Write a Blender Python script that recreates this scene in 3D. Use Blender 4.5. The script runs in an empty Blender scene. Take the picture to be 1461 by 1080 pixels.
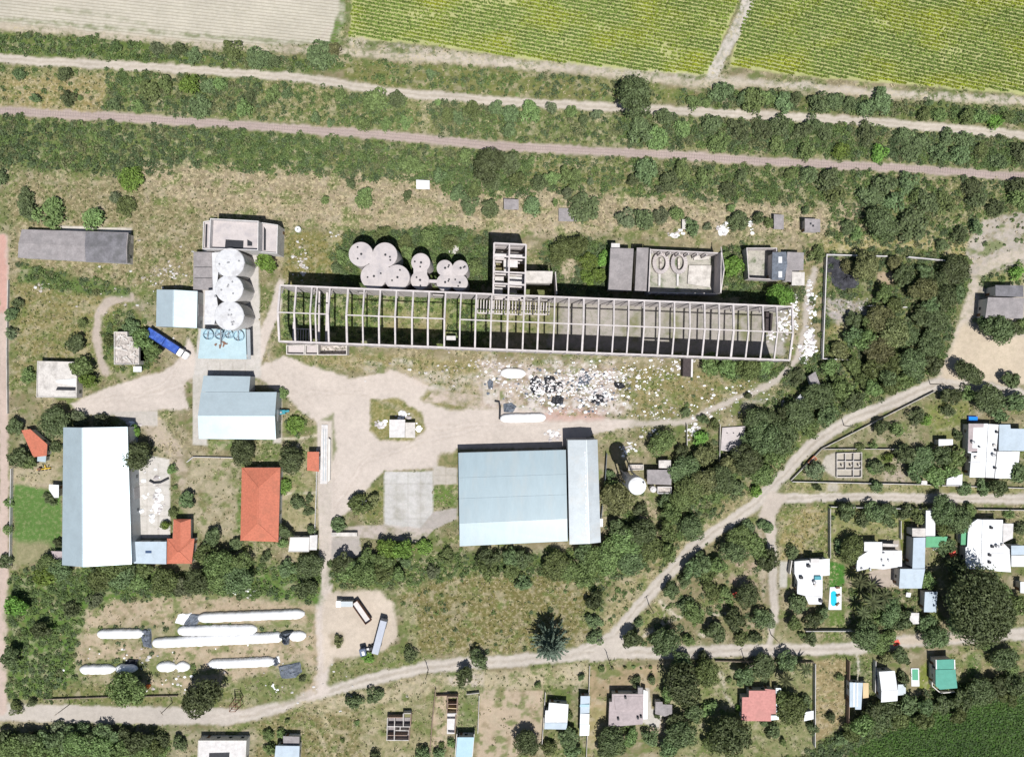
import bpy, bmesh, math, random
import numpy as np
from mathutils import Vector
random.seed(7)
RNG = np.random.default_rng(11)
SC = bpy.context.scene
COL = SC.collection
S = 0.25            # metres per photo pixel at ground level
CX, CY, CAMH = 730.5, 540.0, 258.0

def W(px, py, h=0.0):
    """photo position of a point at height h -> world x, y"""
    s = S * (1 - h / CAMH)
    return ((px - CX) * s, (CY - py) * s)

# ---------------------------------------------------------------- scene, light
cam_d = bpy.data.cameras.new("camera")
cam = bpy.data.objects.new("camera", cam_d); COL.objects.link(cam)
cam.location = (0, 0, CAMH); cam.rotation_euler = (0, 0, 0)
cam_d.sensor_width = 36; cam_d.lens = 18 / (1461 * S / 2 / CAMH)
cam_d.clip_start = 1; cam_d.clip_end = 6000
SC.camera = cam
SUNV = Vector((0.125, -0.3875, 1)).normalized()
sun_d = bpy.data.lights.new("sun", 'SUN'); sun_d.energy = 4.9; sun_d.angle = math.radians(0.53); sun_d.color = (1, .98, .95)
sun = bpy.data.objects.new("sun", sun_d); COL.objects.link(sun)
sun.rotation_euler = SUNV.to_track_quat('Z', 'Y').to_euler()
w = bpy.data.worlds.new("World"); SC.world = w; w.use_nodes = True
nt = w.node_tree
sky = nt.nodes.new("ShaderNodeTexSky"); sky.sky_type = 'NISHITA'; sky.sun_disc = False
sky.sun_elevation = math.asin(SUNV.z); sky.sun_rotation = math.atan2(SUNV.x, SUNV.y)
bg = nt.nodes["Background"]; bg.inputs[1].default_value = 0.06
nt.links.new(sky.outputs[0], bg.inputs[0])
SC.view_settings.view_transform = 'Standard'; SC.view_settings.look = 'None'
SC.view_settings.gamma = 1; SC.view_settings.exposure = 0.3
SC.cycles.max_bounces = 5; SC.cycles.diffuse_bounces = 2

# ---------------------------------------------------------------- materials
def lin(c, k=1.0):
    return tuple(k * (((v / 255 + .055) / 1.055) ** 2.4 if v / 255 > .04045 else v / 255 / 12.92) for v in c)
K = 0.63
def A(r, g, b): return lin((r, g, b), K)

class NT:
    def __init__(s, name):
        s.m = bpy.data.materials.new(name); s.m.use_nodes = True
        s.t = s.m.node_tree; s.b = s.t.nodes["Principled BSDF"]
    def n(s, typ, **kw):
        x = s.t.nodes.new(typ)
        for k, v in kw.items():
            if k in x.bl_rna.properties.keys(): setattr(x, k, v)
            else: x.inputs[k].default_value = v
        return x
    def l(s, a, b): s.t.links.new(a, b)
    def math(s, op, a, b, clamp=False):
        x = s.t.nodes.new("ShaderNodeMath"); x.operation = op; x.use_clamp = clamp
        for i, v in enumerate((a, b)):
            if hasattr(v, 'links') or hasattr(v, 'is_linked'): s.l(v, x.inputs[i])
            else: x.inputs[i].default_value = v
        return x.outputs[0]
    def mix(s, f, a, b, bt='MIX'):
        x = s.t.nodes.new("ShaderNodeMix"); x.data_type = 'RGBA'; x.blend_type = bt
        for i, v in ((0, f), (6, a), (7, b)):
            if hasattr(v, 'is_linked'): s.l(v, x.inputs[i])
            else: x.inputs[i].default_value = v if i == 0 else (*v[:3], 1)
        return x.outputs[2]
    def noise(s, vec, scale, detail=3, rough=.6):
        x = s.n("ShaderNodeTexNoise", Scale=scale, Detail=detail, Roughness=rough); s.l(vec, x.inputs['Vector']); return x.outputs[0]
    def ramp(s, f, a, b, lo=0.0, hi=1.0):
        x = s.n("ShaderNodeMapRange", clamp=True); s.l(f, x.inputs[0])
        for i, v in enumerate((a, b, lo, hi)): x.inputs[i + 1].default_value = v
        return x.outputs[0]

def mat(name, c, rough=.8, metal=0.0, spec=.3, var=.12, vs=.6, stain=None, sa=.0, ss=.15, stretch=(1, 1, 1), bump=0.0):
    t = NT(name)
    geo = t.n("ShaderNodeNewGeometry")
    mp = t.n("ShaderNodeMapping"); mp.inputs['Scale'].default_value = stretch; t.l(geo.outputs['Position'], mp.inputs[0]); P = mp.outputs[0]
    f = t.ramp(t.noise(P, vs, 4), .3, .7, 1 - var, 1 + var)
    f2 = t.ramp(t.noise(P, vs * 5, 2), .3, .7, 1 - var * .6, 1 + var * .6)
    col = t.mix(1.0, c, (1, 1, 1)); 
    hs = t.n("ShaderNodeHueSaturation"); hs.inputs['Color'].default_value = (*c, 1); t.l(t.math('MULTIPLY', f, f2), hs.inputs['Value']); col = hs.outputs[0]
    if stain:
        g = t.ramp(t.noise(P, ss, 6, .65), .5, .68, 0, sa); col = t.mix(g, col, stain)
    t.l(col, t.b.inputs['Base Color'])
    t.b.inputs['Roughness'].default_value = rough; t.b.inputs['Metallic'].default_value = metal; t.b.inputs['Specular IOR Level'].default_value = spec
    if bump:
        bp = t.n("ShaderNodeBump", Strength=bump, Distance=.1); t.l(t.noise(P, 2.5, 5), bp.inputs['Height']); t.l(bp.outputs[0], t.b.inputs['Normal'])
    return t.m

def leafmat(name, c, var=.45, hue=.03):
    t = NT(name)
    geo = t.n("ShaderNodeNewGeometry"); oi = t.n("ShaderNodeObjectInfo")
    hs = t.n("ShaderNodeHueSaturation"); hs.inputs['Color'].default_value = (*c, 1)
    v1 = t.ramp(geo.outputs['Random Per Island'], 0, 1, 1 - var, 1 + var)
    v2 = t.ramp(oi.outputs['Random'], 0, 1, .70, 1.45)
    v3 = t.ramp(t.noise(geo.outputs['Position'], .55, 3), .3, .7, .72, 1.3)
    t.l(t.math('MULTIPLY', t.math('MULTIPLY', v1, v2), v3), hs.inputs['Value'])
    t.l(t.math('ADD', t.ramp(oi.outputs['Random'], 0, 1, -.045, .006), .5), hs.inputs['Hue'])
    t.l(hs.outputs[0], t.b.inputs['Base Color'])
    return translucent(t, hs.outputs[0])

def translucent(t, col, f=.28):
    t.b.inputs['Roughness'].default_value = .6; t.b.inputs['Specular IOR Level'].default_value = .2
    tr = t.n("ShaderNodeBsdfTranslucent"); t.l(t.mix(1.0, col, (1.15, 1.2, .8), 'MULTIPLY'), tr.inputs[0])
    mx = t.n("ShaderNodeMixShader"); mx.inputs[0].default_value = f; t.l(t.b.outputs[0], mx.inputs[1]); t.l(tr.outputs[0], mx.inputs[2])
    t.l(mx.outputs[0], t.t.nodes["Material Output"].inputs[0]); return t.m

def attrleaf(name):
    t = NT(name)
    at = t.n("ShaderNodeAttribute", attribute_name="Col"); geo = t.n("ShaderNodeNewGeometry")
    hs = t.n("ShaderNodeHueSaturation"); t.l(at.outputs['Color'], hs.inputs['Color'])
    t.l(t.ramp(geo.outputs['Random Per Island'], 0, 1, .55, 1.45), hs.inputs['Value'])
    t.l(hs.outputs[0], t.b.inputs['Base Color'])
    return translucent(t, hs.outputs[0], .3)

def groundmat():
    t = NT("ground_mix")
    geo = t.n("ShaderNodeNewGeometry"); P = geo.outputs['Position']
    at = t.n("ShaderNodeAttribute", attribute_name="Col"); de = t.n("ShaderNodeAttribute", attribute_name="Det")
    sp = t.n("ShaderNodeSeparateColor"); t.l(de.outputs['Color'], sp.inputs[0])
    straw, green, furrow = sp.outputs[0], sp.outputs[1], sp.outputs[2]
    f = t.ramp(t.noise(P, .07, 6, .7), .3, .7, .88, 1.12)
    f = t.math('MULTIPLY', f, t.ramp(t.noise(P, .7, 4, .65), .28, .72, .91, 1.09))
    f = t.math('MULTIPLY', f, t.ramp(t.noise(P, 3.5, 2), .3, .7, .94, 1.06))
    hs = t.n("ShaderNodeHueSaturation"); t.l(at.outputs['Color'], hs.inputs['Color']); t.l(f, hs.inputs['Value'])
    col = hs.outputs[0]
    g1 = t.math('MULTIPLY', t.ramp(t.noise(P, .45, 5, .72), .47, .60), green, True)
    col = t.mix(g1, col, A(98, 112, 64))
    g2 = t.math('MULTIPLY', t.ramp(t.noise(P, .75, 5, .8), .50, .60), straw, True)
    col = t.mix(t.math('MULTIPLY', g2, .85), col, A(212, 197, 160))
    g3 = t.math('MULTIPLY', t.ramp(t.noise(P, .8, 5, .8), .58, .72), straw, True)
    col = t.mix(t.math('MULTIPLY', g3, .6), col, A(104, 94, 66))
    wv = t.n("ShaderNodeMapping"); wv.inputs['Rotation'].default_value = (0, 0, math.radians(6.2)); t.l(P, wv.inputs[0])
    wt = t.n("ShaderNodeTexWave", wave_type='BANDS', bands_direction='Y', Scale=.28, Distortion=1.2, Detail=3); wt.inputs['Detail Scale'].default_value = 1.5
    t.l(wv.outputs[0], wt.inputs[0])
    col = t.mix(t.math('MULTIPLY', t.ramp(wt.outputs['Fac'], .35, .0, 0, .5), furrow, True), col, A(140, 130, 110))
    t.l(col, t.b.inputs['Base Color'])
    t.b.inputs['Roughness'].default_value = .95; t.b.inputs['Specular IOR Level'].default_value = .1
    bp = t.n("ShaderNodeBump", Strength=.5, Distance=.12); t.l(t.noise(P, 1.6, 5, .7), bp.inputs['Height']); t.l(bp.outputs[0], t.b.inputs['Normal'])
    return t.m

M = {}
M['ground'] = groundmat()
M['metal'] = mat("white_sheet_metal", (.44, .52, .55), rough=.44, metal=.45, spec=.5, var=.05, vs=.25, stain=(.38, .44, .46), sa=.4, ss=.2)
M['metalband'] = mat("pale_blue_roof_sheet", (.225, .292, .325), rough=.35, metal=.05, spec=.5, var=.05, vs=.3, stain=(.26, .30, .31), sa=.6, ss=.25, stretch=(1, .25, 1))
M['metalpale'] = mat("matt_pale_blue_sheet", (.36, .42, .475), rough=.6, metal=0, spec=.2, var=.06, vs=.4, stain=(.28, .32, .35), sa=.5, ss=.3)
M['metalgrey'] = mat("grey_sheet_metal", (.28, .31, .33), rough=.45, metal=.25, spec=.5, var=.08, vs=.3, stain=(.3, .28, .25), sa=.5, ss=.12)
M['metalblue'] = mat("pale_blue_sheet", (.30, .43, .50), rough=.6, metal=0, spec=.2, var=.06, vs=.3, stain=(.35, .42, .45), sa=.4)
M['asbestos'] = mat("weathered_cement_sheet", (.145, .14, .15), rough=.9, var=.22, vs=.35, stain=(.09, .09, .09), sa=.8, ss=.25, bump=.3)
M['asbestoslight'] = mat("pale_cement_sheet", (.235, .215, .215), rough=.9, var=.18, vs=.4, stain=(.18, .17, .17), sa=.7, ss=.3, bump=.3)
M['concrete'] = mat("weathered_concrete", (.47, .44, .41), rough=.9, var=.14, vs=.5, stain=(.24, .22, .2), sa=.7, ss=.3, bump=.2)
M['concretew'] = mat("white_concrete", (.50, .48, .47), rough=.8, var=.14, vs=.6, stain=(.45, .43, .41), sa=.6, ss=.25, bump=.15)
M['silotop'] = mat("chalky_silo_concrete", (.49, .49, .50), rough=.85, var=.1, vs=.8, stain=(.34, .33, .33), sa=.75, ss=.35, bump=.1)
M['trailergrey'] = mat("dull_trailer_paint", (.36, .38, .43), rough=.75, spec=.2, var=.06, vs=.5)
M['darkbrown'] = mat("blackened_steel", (.045, .035, .035), rough=.8, var=.3, vs=1.5)
M['tanktop'] = mat("pale_tank_concrete", (.42, .38, .37), rough=.9, var=.1, vs=.7, stain=(.28, .26, .27), sa=.8, ss=.35, bump=.15)
M['frame'] = mat("bleached_frame_concrete", (.47, .43, .42), rough=.9, var=.12, vs=.8, stain=(.36, .33, .3), sa=.7, ss=.5)
M['whiteroof'] = mat("white_roof_paint", (.60, .61, .62), rough=.7, var=.07, vs=.7, stain=(.44, .42, .40), sa=.65, ss=.3)
M['whitewall'] = mat("white_wall_paint", (.52, .50, .47), rough=.85, var=.07, vs=.5, stain=(.5, .47, .42), sa=.5, ss=.4)
M['brick'] = mat("red_brick", (.25, .175, .135), rough=.9, var=.25, vs=2.5, stain=(.25, .2, .17), sa=.5)
M['tile'] = mat("orange_roof_tile", (.40, .125, .075), rough=.75, var=.16, vs=1.6, stain=(.28, .10, .06), sa=.6, ss=.3, bump=.3)
M['tilepink'] = mat("faded_red_roof", (.42, .19, .17), rough=.8, var=.15, vs=1.2, stain=(.3, .15, .13), sa=.6, ss=.3, bump=.3)
M['mauve'] = mat("mauve_grey_roof", (.33, .28, .28), rough=.85, var=.12, vs=.8, stain=(.22, .19, .19), sa=.6, ss=.3, bump=.2)
M['greenroof'] = mat("green_roof_sheet", (.05, .24, .18), rough=.5, var=.08, vs=.6, stain=(.1, .3, .24), sa=.4)
M['greencanopy'] = mat("green_shade_cloth", (.10, .30, .16), rough=.8, var=.1, vs=.8)
M['tan'] = mat("tan_awning", (.50, .38, .22), rough=.8, var=.1)
M['dark'] = mat("black_plastic", (.02, .021, .026), rough=.6, var=.3, vs=1.5)
M['slate'] = mat("slate_grey_plastic", (.10, .115, .14), rough=.6, var=.35, vs=1.2)
M['bag'] = mat("white_bag_plastic", (.80, .80, .80), rough=.45, spec=.4, var=.03, vs=.8)
M['glass'] = mat("dark_window_glass", (.03, .04, .05), rough=.15, spec=.6, var=.1)
M['wood'] = mat("brown_door_wood", (.16, .09, .05), rough=.7, var=.2, vs=3)
M['rust'] = mat("rusty_steel", (.17, .09, .06), rough=.8, var=.3, vs=2, stain=(.28, .14, .08), sa=.7, ss=1)
M['steel'] = mat("grey_steel", (.30, .30, .31), rough=.5, metal=.5, var=.1)
M['bluepaint'] = mat("blue_truck_paint", (.025, .075, .33), rough=.45, spec=.5, var=.25, vs=.8, stain=(.12, .2, .45), sa=.7, ss=.5)
M['darkblue'] = mat("navy_cab_paint", (.02, .05, .12), rough=.4, spec=.5)
M['whitepaint'] = mat("white_vehicle_paint", (.80, .80, .80), rough=.4, spec=.5, var=.04)
M['teal'] = mat("teal_machine_paint", (.03, .22, .27), rough=.5, var=.15)
M['yellow'] = mat("yellow_machine_paint", (.60, .40, .04), rough=.5, var=.15)
M['orange'] = mat("orange_machine_paint", (.60, .16, .04), rough=.6, var=.2)
M['red'] = mat("red_canvas", (.55, .07, .04), rough=.6, var=.15)
M['tyre'] = mat("black_tyre_rubber", (.02, .02, .02), rough=.85, var=.2)
M['water'] = mat("turquoise_pool_water", (.02, .42, .55), rough=.06, spec=.5, var=.06, vs=1.5)
M['greenwater'] = mat("green_pool_water", (.10, .32, .20), rough=.08, spec=.5, var=.08, vs=1.5)
M['bluewater'] = mat("blue_pool_water", (.015, .20, .60), rough=.06, spec=.5, var=.06, vs=1.5)
M['bark'] = mat("tree_bark", (.11, .085, .06), rough=.9, var=.25, vs=2)
M['post'] = mat("weathered_post_wood", (.22, .18, .14), rough=.9, var=.2, vs=2)
M['rubble'] = mat("broken_rubble", (.40, .36, .33), rough=.95, var=.35, vs=1.0, stain=(.16, .14, .12), sa=.9, ss=.6, bump=.6)
M['ash'] = mat("black_ash", (.035, .035, .042), rough=.95, var=.4, vs=.8, stain=(.1, .1, .11), sa=.5, ss=.4, bump=.6)
M['rail'] = mat("brown_rail_steel", (.27, .22, .20), rough=.8, metal=.0, var=.15)
M['sleeper'] = mat("dusty_sleeper_wood", (.29, .235, .215), rough=.9, var=.25, vs=2)
LEAF = {'d': leafmat("dark_leaves", (.098, .140, .062)), 'm': leafmat("mid_leaves", (.118, .172, .062)), 'b': leafmat("bright_leaves", (.110, .205, .042)),
        'o': leafmat("olive_leaves", (.145, .165, .072)), 'p': leafmat("grey_leaves", (.115, .145, .078)), 'g': leafmat("silver_leaves", (.10, .135, .10)), 'k': leafmat("palm_leaves", (.10, .125, .06))}
M['scrub'] = attrleaf("scrub_leaves")

# ---------------------------------------------------------------- mesh helpers
class MB:
    def __init__(s): s.v = []; s.f = []; s.mi = []; s.cur = 0
    def add(s, vs, fs):
        o = len(s.v); s.v += [tuple(v) for v in vs]; s.f += [tuple(i + o for i in f) for f in fs]; s.mi += [s.cur] * len(fs); return s
    def prism(s, poly, z0, z1, z1s=None):
        n = len(poly); zt = z1s or [z1] * n
        vs = [(p[0], p[1], z0) for p in poly] + [(p[0], p[1], zt[i]) for i, p in enumerate(poly)]
        return s.add(vs, [tuple(range(n - 1, -1, -1)), tuple(range(n, 2 * n))] + [(i, (i + 1) % n, n + (i + 1) % n, n + i) for i in range(n)])
    def box(s, x0, y0, z0, x1, y1, z1): return s.prism([(x0, y0), (x1, y0), (x1, y1), (x0, y1)], z0, z1)
    def obox(s, c, ang, lx, ly, z0, z1, off=(0, 0)):
        ca, sa = math.cos(ang), math.sin(ang); p = []
        for u, v in ((-lx / 2, -ly / 2), (lx / 2, -ly / 2), (lx / 2, ly / 2), (-lx / 2, ly / 2)):
            u += off[0]; v += off[1]; p.append((c[0] + u * ca - v * sa, c[1] + u * sa + v * ca))
        return s.prism(p, z0, z1)
    def bar(s, a, b, wd, ht=None):
        a, b = Vector(a), Vector(b); d = (b - a).normalized(); up = Vector((0, 0, 1)) if abs(d.z) < .95 else Vector((1, 0, 0))
        r = d.cross(up).normalized() * wd / 2; u = r.cross(d).normalized() * (ht or wd) / 2
        vs = [a - r - u, a + r - u, a + r + u, a - r + u, b - r - u, b + r - u, b + r + u, b - r + u]
        return s.add(vs, [(3, 2, 1, 0), (4, 5, 6, 7), (0, 1, 5, 4), (1, 2, 6, 5), (2, 3, 7, 6), (3, 0, 4, 7)])
    def cyl(s, c, r0, z0, z1, r1=None, n=24, dome=0.0):
        r1 = r0 if r1 is None else r1
        rings = [(r0, z0), (r1, z1)] + ([(r1 * .75, z1 + dome * .5), (r1 * .35, z1 + dome * .9)] if dome else [])
        vs = []; fs = []
        for r, z in rings: vs += [(c[0] + r * math.cos(2 * math.pi * i / n), c[1] + r * math.sin(2 * math.pi * i / n), z) for i in range(n)]
        for k in range(len(rings) - 1): fs += [(k * n + i, k * n + (i + 1) % n, (k + 1) * n + (i + 1) % n, (k + 1) * n + i) for i in range(n)]
        fs += [tuple(range(n - 1, -1, -1)), tuple(range((len(rings) - 1) * n, len(rings) * n))]
        return s.add(vs, fs)
    def tube(s, pts, r, n=8):
        vs = []; fs = []
        for k, p in enumerate(pts):
            p = Vector(p); d = (Vector(pts[min(k + 1, len(pts) - 1)]) - Vector(pts[max(k - 1, 0)])).normalized()
            a = d.cross(Vector((0, 0, 1)) if abs(d.z) < .95 else Vector((1, 0, 0))).normalized(); b = a.cross(d)
            rr = r[k] if isinstance(r, (list, tuple)) else r
            vs += [p + a * rr * math.cos(2 * math.pi * i / n) + b * rr * math.sin(2 * math.pi * i / n) for i in range(n)]
        for k in range(len(pts) - 1): fs += [(k * n + i, k * n + (i + 1) % n, (k + 1) * n + (i + 1) % n, (k + 1) * n + i) for i in range(n)]
        fs += [tuple(range(n - 1, -1, -1)), tuple(range((len(pts) - 1) * n, len(pts) * n))]
        return s.add(vs, fs)
    def build(s, name, m, parent=None, bevel=0):
        me = bpy.data.meshes.new(name); l = LOC.get(parent.name, (0, 0, 0)) if parent else (0, 0, 0)
        me.from_pydata([(v[0] - l[0], v[1] - l[1], v[2] - l[2]) for v in s.v], [], s.f)
        ms = m if isinstance(m, (list, tuple)) else [m]
        for x in ms: me.materials.append(M[x] if isinstance(x, str) else x)
        if len(ms) > 1: me.polygons.foreach_set('material_index', s.mi)
        b = bmesh.new(); b.from_mesh(me); bmesh.ops.recalc_face_normals(b, faces=b.faces)
        if bevel: bmesh.ops.bevel(b, geom=[e for e in b.edges if e.is_manifold and e.calc_face_angle(0) > .5], offset=bevel, segments=2, affect='EDGES', clamp_overlap=True)
        b.to_mesh(me); b.free()
        o = bpy.data.objects.new(name, me); COL.objects.link(o)
        if parent: o.parent = parent; LOC[o.name] = l
        return o
LOC = {}
def tag(o, label, cat, group=None, kind=None):
    if label: o['label'] = label
    if cat: o['category'] = cat
    if group: o['group'] = group
    if kind: o['kind'] = kind
    return o
def thing(name, label, cat, loc=(0, 0, 0), group=None):
    o = bpy.data.objects.new(name, None); COL.objects.link(o); o.location = (loc[0], loc[1], loc[2] if len(loc) > 2 else 0)
    o.empty_display_size = .5
    LOC[o.name] = tuple(o.location); return tag(o, label, cat, group)

def lerp(a, b, t): return tuple(a[i] + (b[i] - a[i]) * t for i in range(len(a)))
def quad(x0, y0, x1, y1, rot=0.0):
    cx, cy = (x0 + x1) / 2, (y0 + y1) / 2; r = math.radians(rot); out = []
    for x, y in ((x0, y0), (x1, y0), (x1, y1), (x0, y1)):
        dx, dy = x - cx, y - cy; out.append((cx + dx * math.cos(r) - dy * math.sin(r), cy + dx * math.sin(r) + dy * math.cos(r)))
    return out
def inset(q, d):
    c = (sum(p[0] for p in q) / len(q), sum(p[1] for p in q) / len(q)); out = []
    n = len(q)
    for i in range(n):
        p, a, b = q[i], q[i - 1], q[(i + 1) % n]
        u = Vector((p[0] - a[0], p[1] - a[1])).normalized(); v = Vector((b[0] - p[0], b[1] - p[1])).normalized()
        n1 = Vector((-u.y, u.x)); n2 = Vector((-v.y, v.x))
        area = sum(q[k][0] * q[(k + 1) % n][1] - q[(k + 1) % n][0] * q[k][1] for k in range(n))
        if area < 0: n1, n2 = -n1, -n2
        m = (n1 + n2); m = m / max(.3, m.length ** 2 / 2) if m.length > 1e-6 else n1
        out.append((p[0] + m.x * d, p[1] + m.y * d))
    return out
def openings(root, q, h, win=True, door=True, big=False):
    """window and door parts on the walls q (world corner points)"""
    n = len(q); area = sum(q[k][0] * q[(k + 1) % n][1] - q[(k + 1) % n][0] * q[k][1] for k in range(n)); sg = 1 if area < 0 else -1
    cc = (sum(p[0] for p in q) / n, sum(p[1] for p in q) / n); best = None
    for i in range(n):
        a, b = Vector(q[i]), Vector(q[(i + 1) % n]); L = (b - a).length
        if L < 2.4: continue
        d = (b - a) / L; nn = Vector((-d.y, d.x)) * sg; mid = (a + b) / 2
        face = -(mid.x * nn.x + mid.y * nn.y)       # does the wall face the middle of the site
        if best is None or face > best[0]: best = (face, a, d, nn, L)
        if face <= 0 or not win: continue
        k = max(1, min(4, int(L / 3.5)))
        for j in range(k):
            if door and k > 1 and j == 0: continue
            c = a + d * (L * (j + .5) / k)
            f = MB().obox((c.x + nn.x * .02, c.y + nn.y * .02), math.atan2(d.y, d.x), 1.1, .12, min(1.0, h * .35), min(2.1, h * .8)).build('window', 'glass', root)
    if door and best:
        _, a, d, nn, L = best; wd = min(L * .5, 4.0) if big else .95; t = L * (.5 if big else .16)
        c = a + d * max(t, wd / 2 + .2)
        MB().obox((c.x + nn.x * .03, c.y + nn.y * .03), math.atan2(d.y, d.x), wd, .12, 0, min(h * .85, 4.0 if big else 2.05)).build('door', 'steel' if big else 'wood', root)

def building(name, label, cat, q, h, roof='flat', rm='concrete', wm='whitewall', dh=1.0, axis='x', frac=.5, over=.35, par=0.0, group=None, win=True, door=True, big=False, th=.18, seams=0):
    Q = [W(x, y, h) for x, y in q]
    c = (sum(p[0] for p in Q) / len(Q), sum(p[1] for p in Q) / len(Q))
    r = thing(name, label, cat, c, group)
    wq = inset(Q, over if not par else 0.0)
    if roof == 'flat':
        MB().prism(wq, 0, h - .02).build('wall', wm, r)
        if par:
            iq = inset(Q, .25); n = len(Q)
            rb = MB().prism(inset(Q, .26), h - .01, h + .06); ro = rb.build('roof', rm, r)
            pb = MB()
            for i in range(n):
                j = (i + 1) % n
                pb.prism([Q[i], Q[j], iq[j], iq[i]], h - .015, h + par)
            pb.build('parapet', wm, r)
        else:
            ro = MB().prism(Q, h, h + th).build('roof', rm, r)
    else:
        tl, tr, br, bl = Q
        if axis == 'y': tl, tr, br, bl = bl, tl, tr, br
        fr = frac
        if roof == 'shed':
            b = MB(); b.prism([tl, tr, br, bl], 0, 0); b.v = []
            b = MB().add([(*tl, h + dh), (*tr, h + dh), (*br, h), (*bl, h), (*tl, h + dh + th), (*tr, h + dh + th), (*br, h + th), (*bl, h + th)],
                         [(0, 1, 2, 3), (4, 5, 6, 7), (0, 1, 5, 4), (1, 2, 6, 5), (2, 3, 7, 6), (3, 0, 4, 7)])
            ro = b.build('roof', rm, r)
            wl = inset([tl, tr, br, bl], over)
            MB().prism(wl, 0, 0, [h + dh - .06, h + dh - .06, h - .03, h - .03]).build('wall', wm, r)
        elif roof == 'gable':
            rl, rr = lerp(tl, bl, fr), lerp(tr, br, fr)
            vs = []
            for k in (0, th):
                vs += [(*tl, h + k), (*tr, h + k), (*rr, h + dh + k), (*rl, h + dh + k), (*br, h + k), (*bl, h + k)]
            ro = MB().add(vs, [(0, 1, 2, 3), (3, 2, 4, 5), (6, 7, 8, 9), (9, 8, 10, 11), (0, 1, 7, 6), (4, 5, 11, 10), (0, 6, 9, 3), (3, 9, 11, 5), (1, 2, 8, 7), (2, 4, 10, 8)]).build('roof', rm, r)
            i4 = inset([tl, tr, br, bl], over); a, b_, c_, d_ = i4; r1, r2 = lerp(a, d_, fr), lerp(b_, c_, fr)
            e = h - .04
            MB().add([(*a, 0), (*b_, 0), (*c_, 0), (*d_, 0), (*a, e), (*b_, e), (*r2, e + dh * .95), (*c_, e), (*d_, e), (*r1, e + dh * .95)],
                     [(0, 1, 2, 3), (0, 1, 5, 4), (1, 2, 7, 6, 5), (2, 3, 8, 7), (3, 0, 4, 9, 8), (4, 5, 6, 9), (9, 6, 7, 8)]).build('wall', wm, r)
            # ridge cap
            MB().bar((*rl, h + dh + th + .02), (*rr, h + dh + th + .02), .35, .08).build('ridge_cap', rm, r)
        elif roof == 'hip':
            L = math.dist(tl, tr); Wd = math.dist(tl, bl); k = min(.45, Wd / 2 / L)
            m1, m2 = lerp(tl, bl, .5), lerp(tr, br, .5); rl, rr = lerp(m1, m2, k), lerp(m1, m2, 1 - k)
            ro = MB().add([(*tl, h), (*tr, h), (*br, h), (*bl, h), (*rl, h + dh), (*rr, h + dh), (*tl, h - th), (*tr, h - th), (*br, h - th), (*bl, h - th)],
                     [(0, 1, 5, 4), (1, 2, 5), (2, 3, 4, 5), (3, 0, 4), (9, 8, 7, 6), (0, 1, 7, 6), (1, 2, 8, 7), (2, 3, 9, 8), (3, 0, 6, 9)]).build('roof', rm, r)
            cp = MB()
            for p, e in ((tl, rl), (bl, rl), (tr, rr), (br, rr)): cp.bar((*p, h + .04), (*e, h + dh + .04), .28, .1)
            cp.bar((*rl, h + dh + .05), (*rr, h + dh + .05), .3, .12); cp.build('ridge_cap', rm, r)
            MB().prism(inset(Q, over), 0, h - th - .02).build('wall', wm, r)
    if roof == 'flat' and rm == 'whiteroof' and not par and math.dist(Q[0], Q[1]) * math.dist(Q[1], Q[2]) > 45: clutter(ro, Q, h + th)
    openings(r, wq if roof == 'flat' else inset(Q, over), h, win, door, big)
    r_parts[r.name] = ro
    return r
r_parts = {}
def clutter(ro, Q, z):
    """sheet joint, water tank and cooler on a flat white roof"""
    rg = random.Random(int(abs(Q[0][0] * 31 + Q[0][1] * 7)))
    a, b, c = Vector(Q[0]), Vector(Q[1]), Vector(Q[2]); n = len(Q); ctr = Vector((sum(p[0] for p in Q) / n, sum(p[1] for p in Q) / n)); u = (b - a).normalized(); v = (c - b).normalized(); Lu, Lv = (b - a).length, (c - b).length
    for f in (-.18, .2): MB().bar((*(ctr + v * Lv * f - u * Lu * .3), z + .01), (*(ctr + v * Lv * f + u * Lu * .3), z + .01), .16, .05).build('roof_joint', 'steel', ro)
    p = ctr + u * Lu * (rg.random() - .5) * .45 + v * Lv * (rg.random() - .5) * .4; MB().cyl(p, .55, z, z + 1.1, n=14, dome=.15).build('roof_tank', 'steel', ro)
    p = ctr + u * Lu * (rg.random() - .5) * .5 + v * Lv * (rg.random() - .5) * .45; MB().obox(p, rg.random(), .9, .7, z + .05, z + .75).build('air_cooler', 'concrete', ro)
def wall_run(name, label, pts, h=1.9, t=.22, m='whitewall', cat='wall', group=None, posts=0):
    P = [W(*p) for p in pts]; r = None
    b = MB()
    for i in range(len(P) - 1):
        a, c = Vector(P[i]), Vector(P[i + 1]); d = (c - a).normalized()
        if i: a = a + d * t * .5
        c2 = c + d * t * .5 if i < len(P) - 2 else c
        n = Vector((-d.y, d.x)) * t / 2
        b.prism([a - n, c2 - n, c2 + n, a + n], 0, h + .003 * i)
    if posts:
        r = thing(name, label, cat, (*P[0], 0), group); b.build('panel', m, r)
        for i in range(len(P) - 1):
            k = max(1, int(math.dist(P[i], P[i + 1]) / posts))
            for j in range(k + (i == len(P) - 2)):
                q = lerp(P[i], P[i + 1], j / k); MB().obox(q, math.atan2(P[i + 1][1] - P[i][1], P[i + 1][0] - P[i][0]), .3, t + .1, 0, h + .15).build('post', m, r)
    else: r = tag(b.build(name, m), label, cat, group)
    return r
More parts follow.
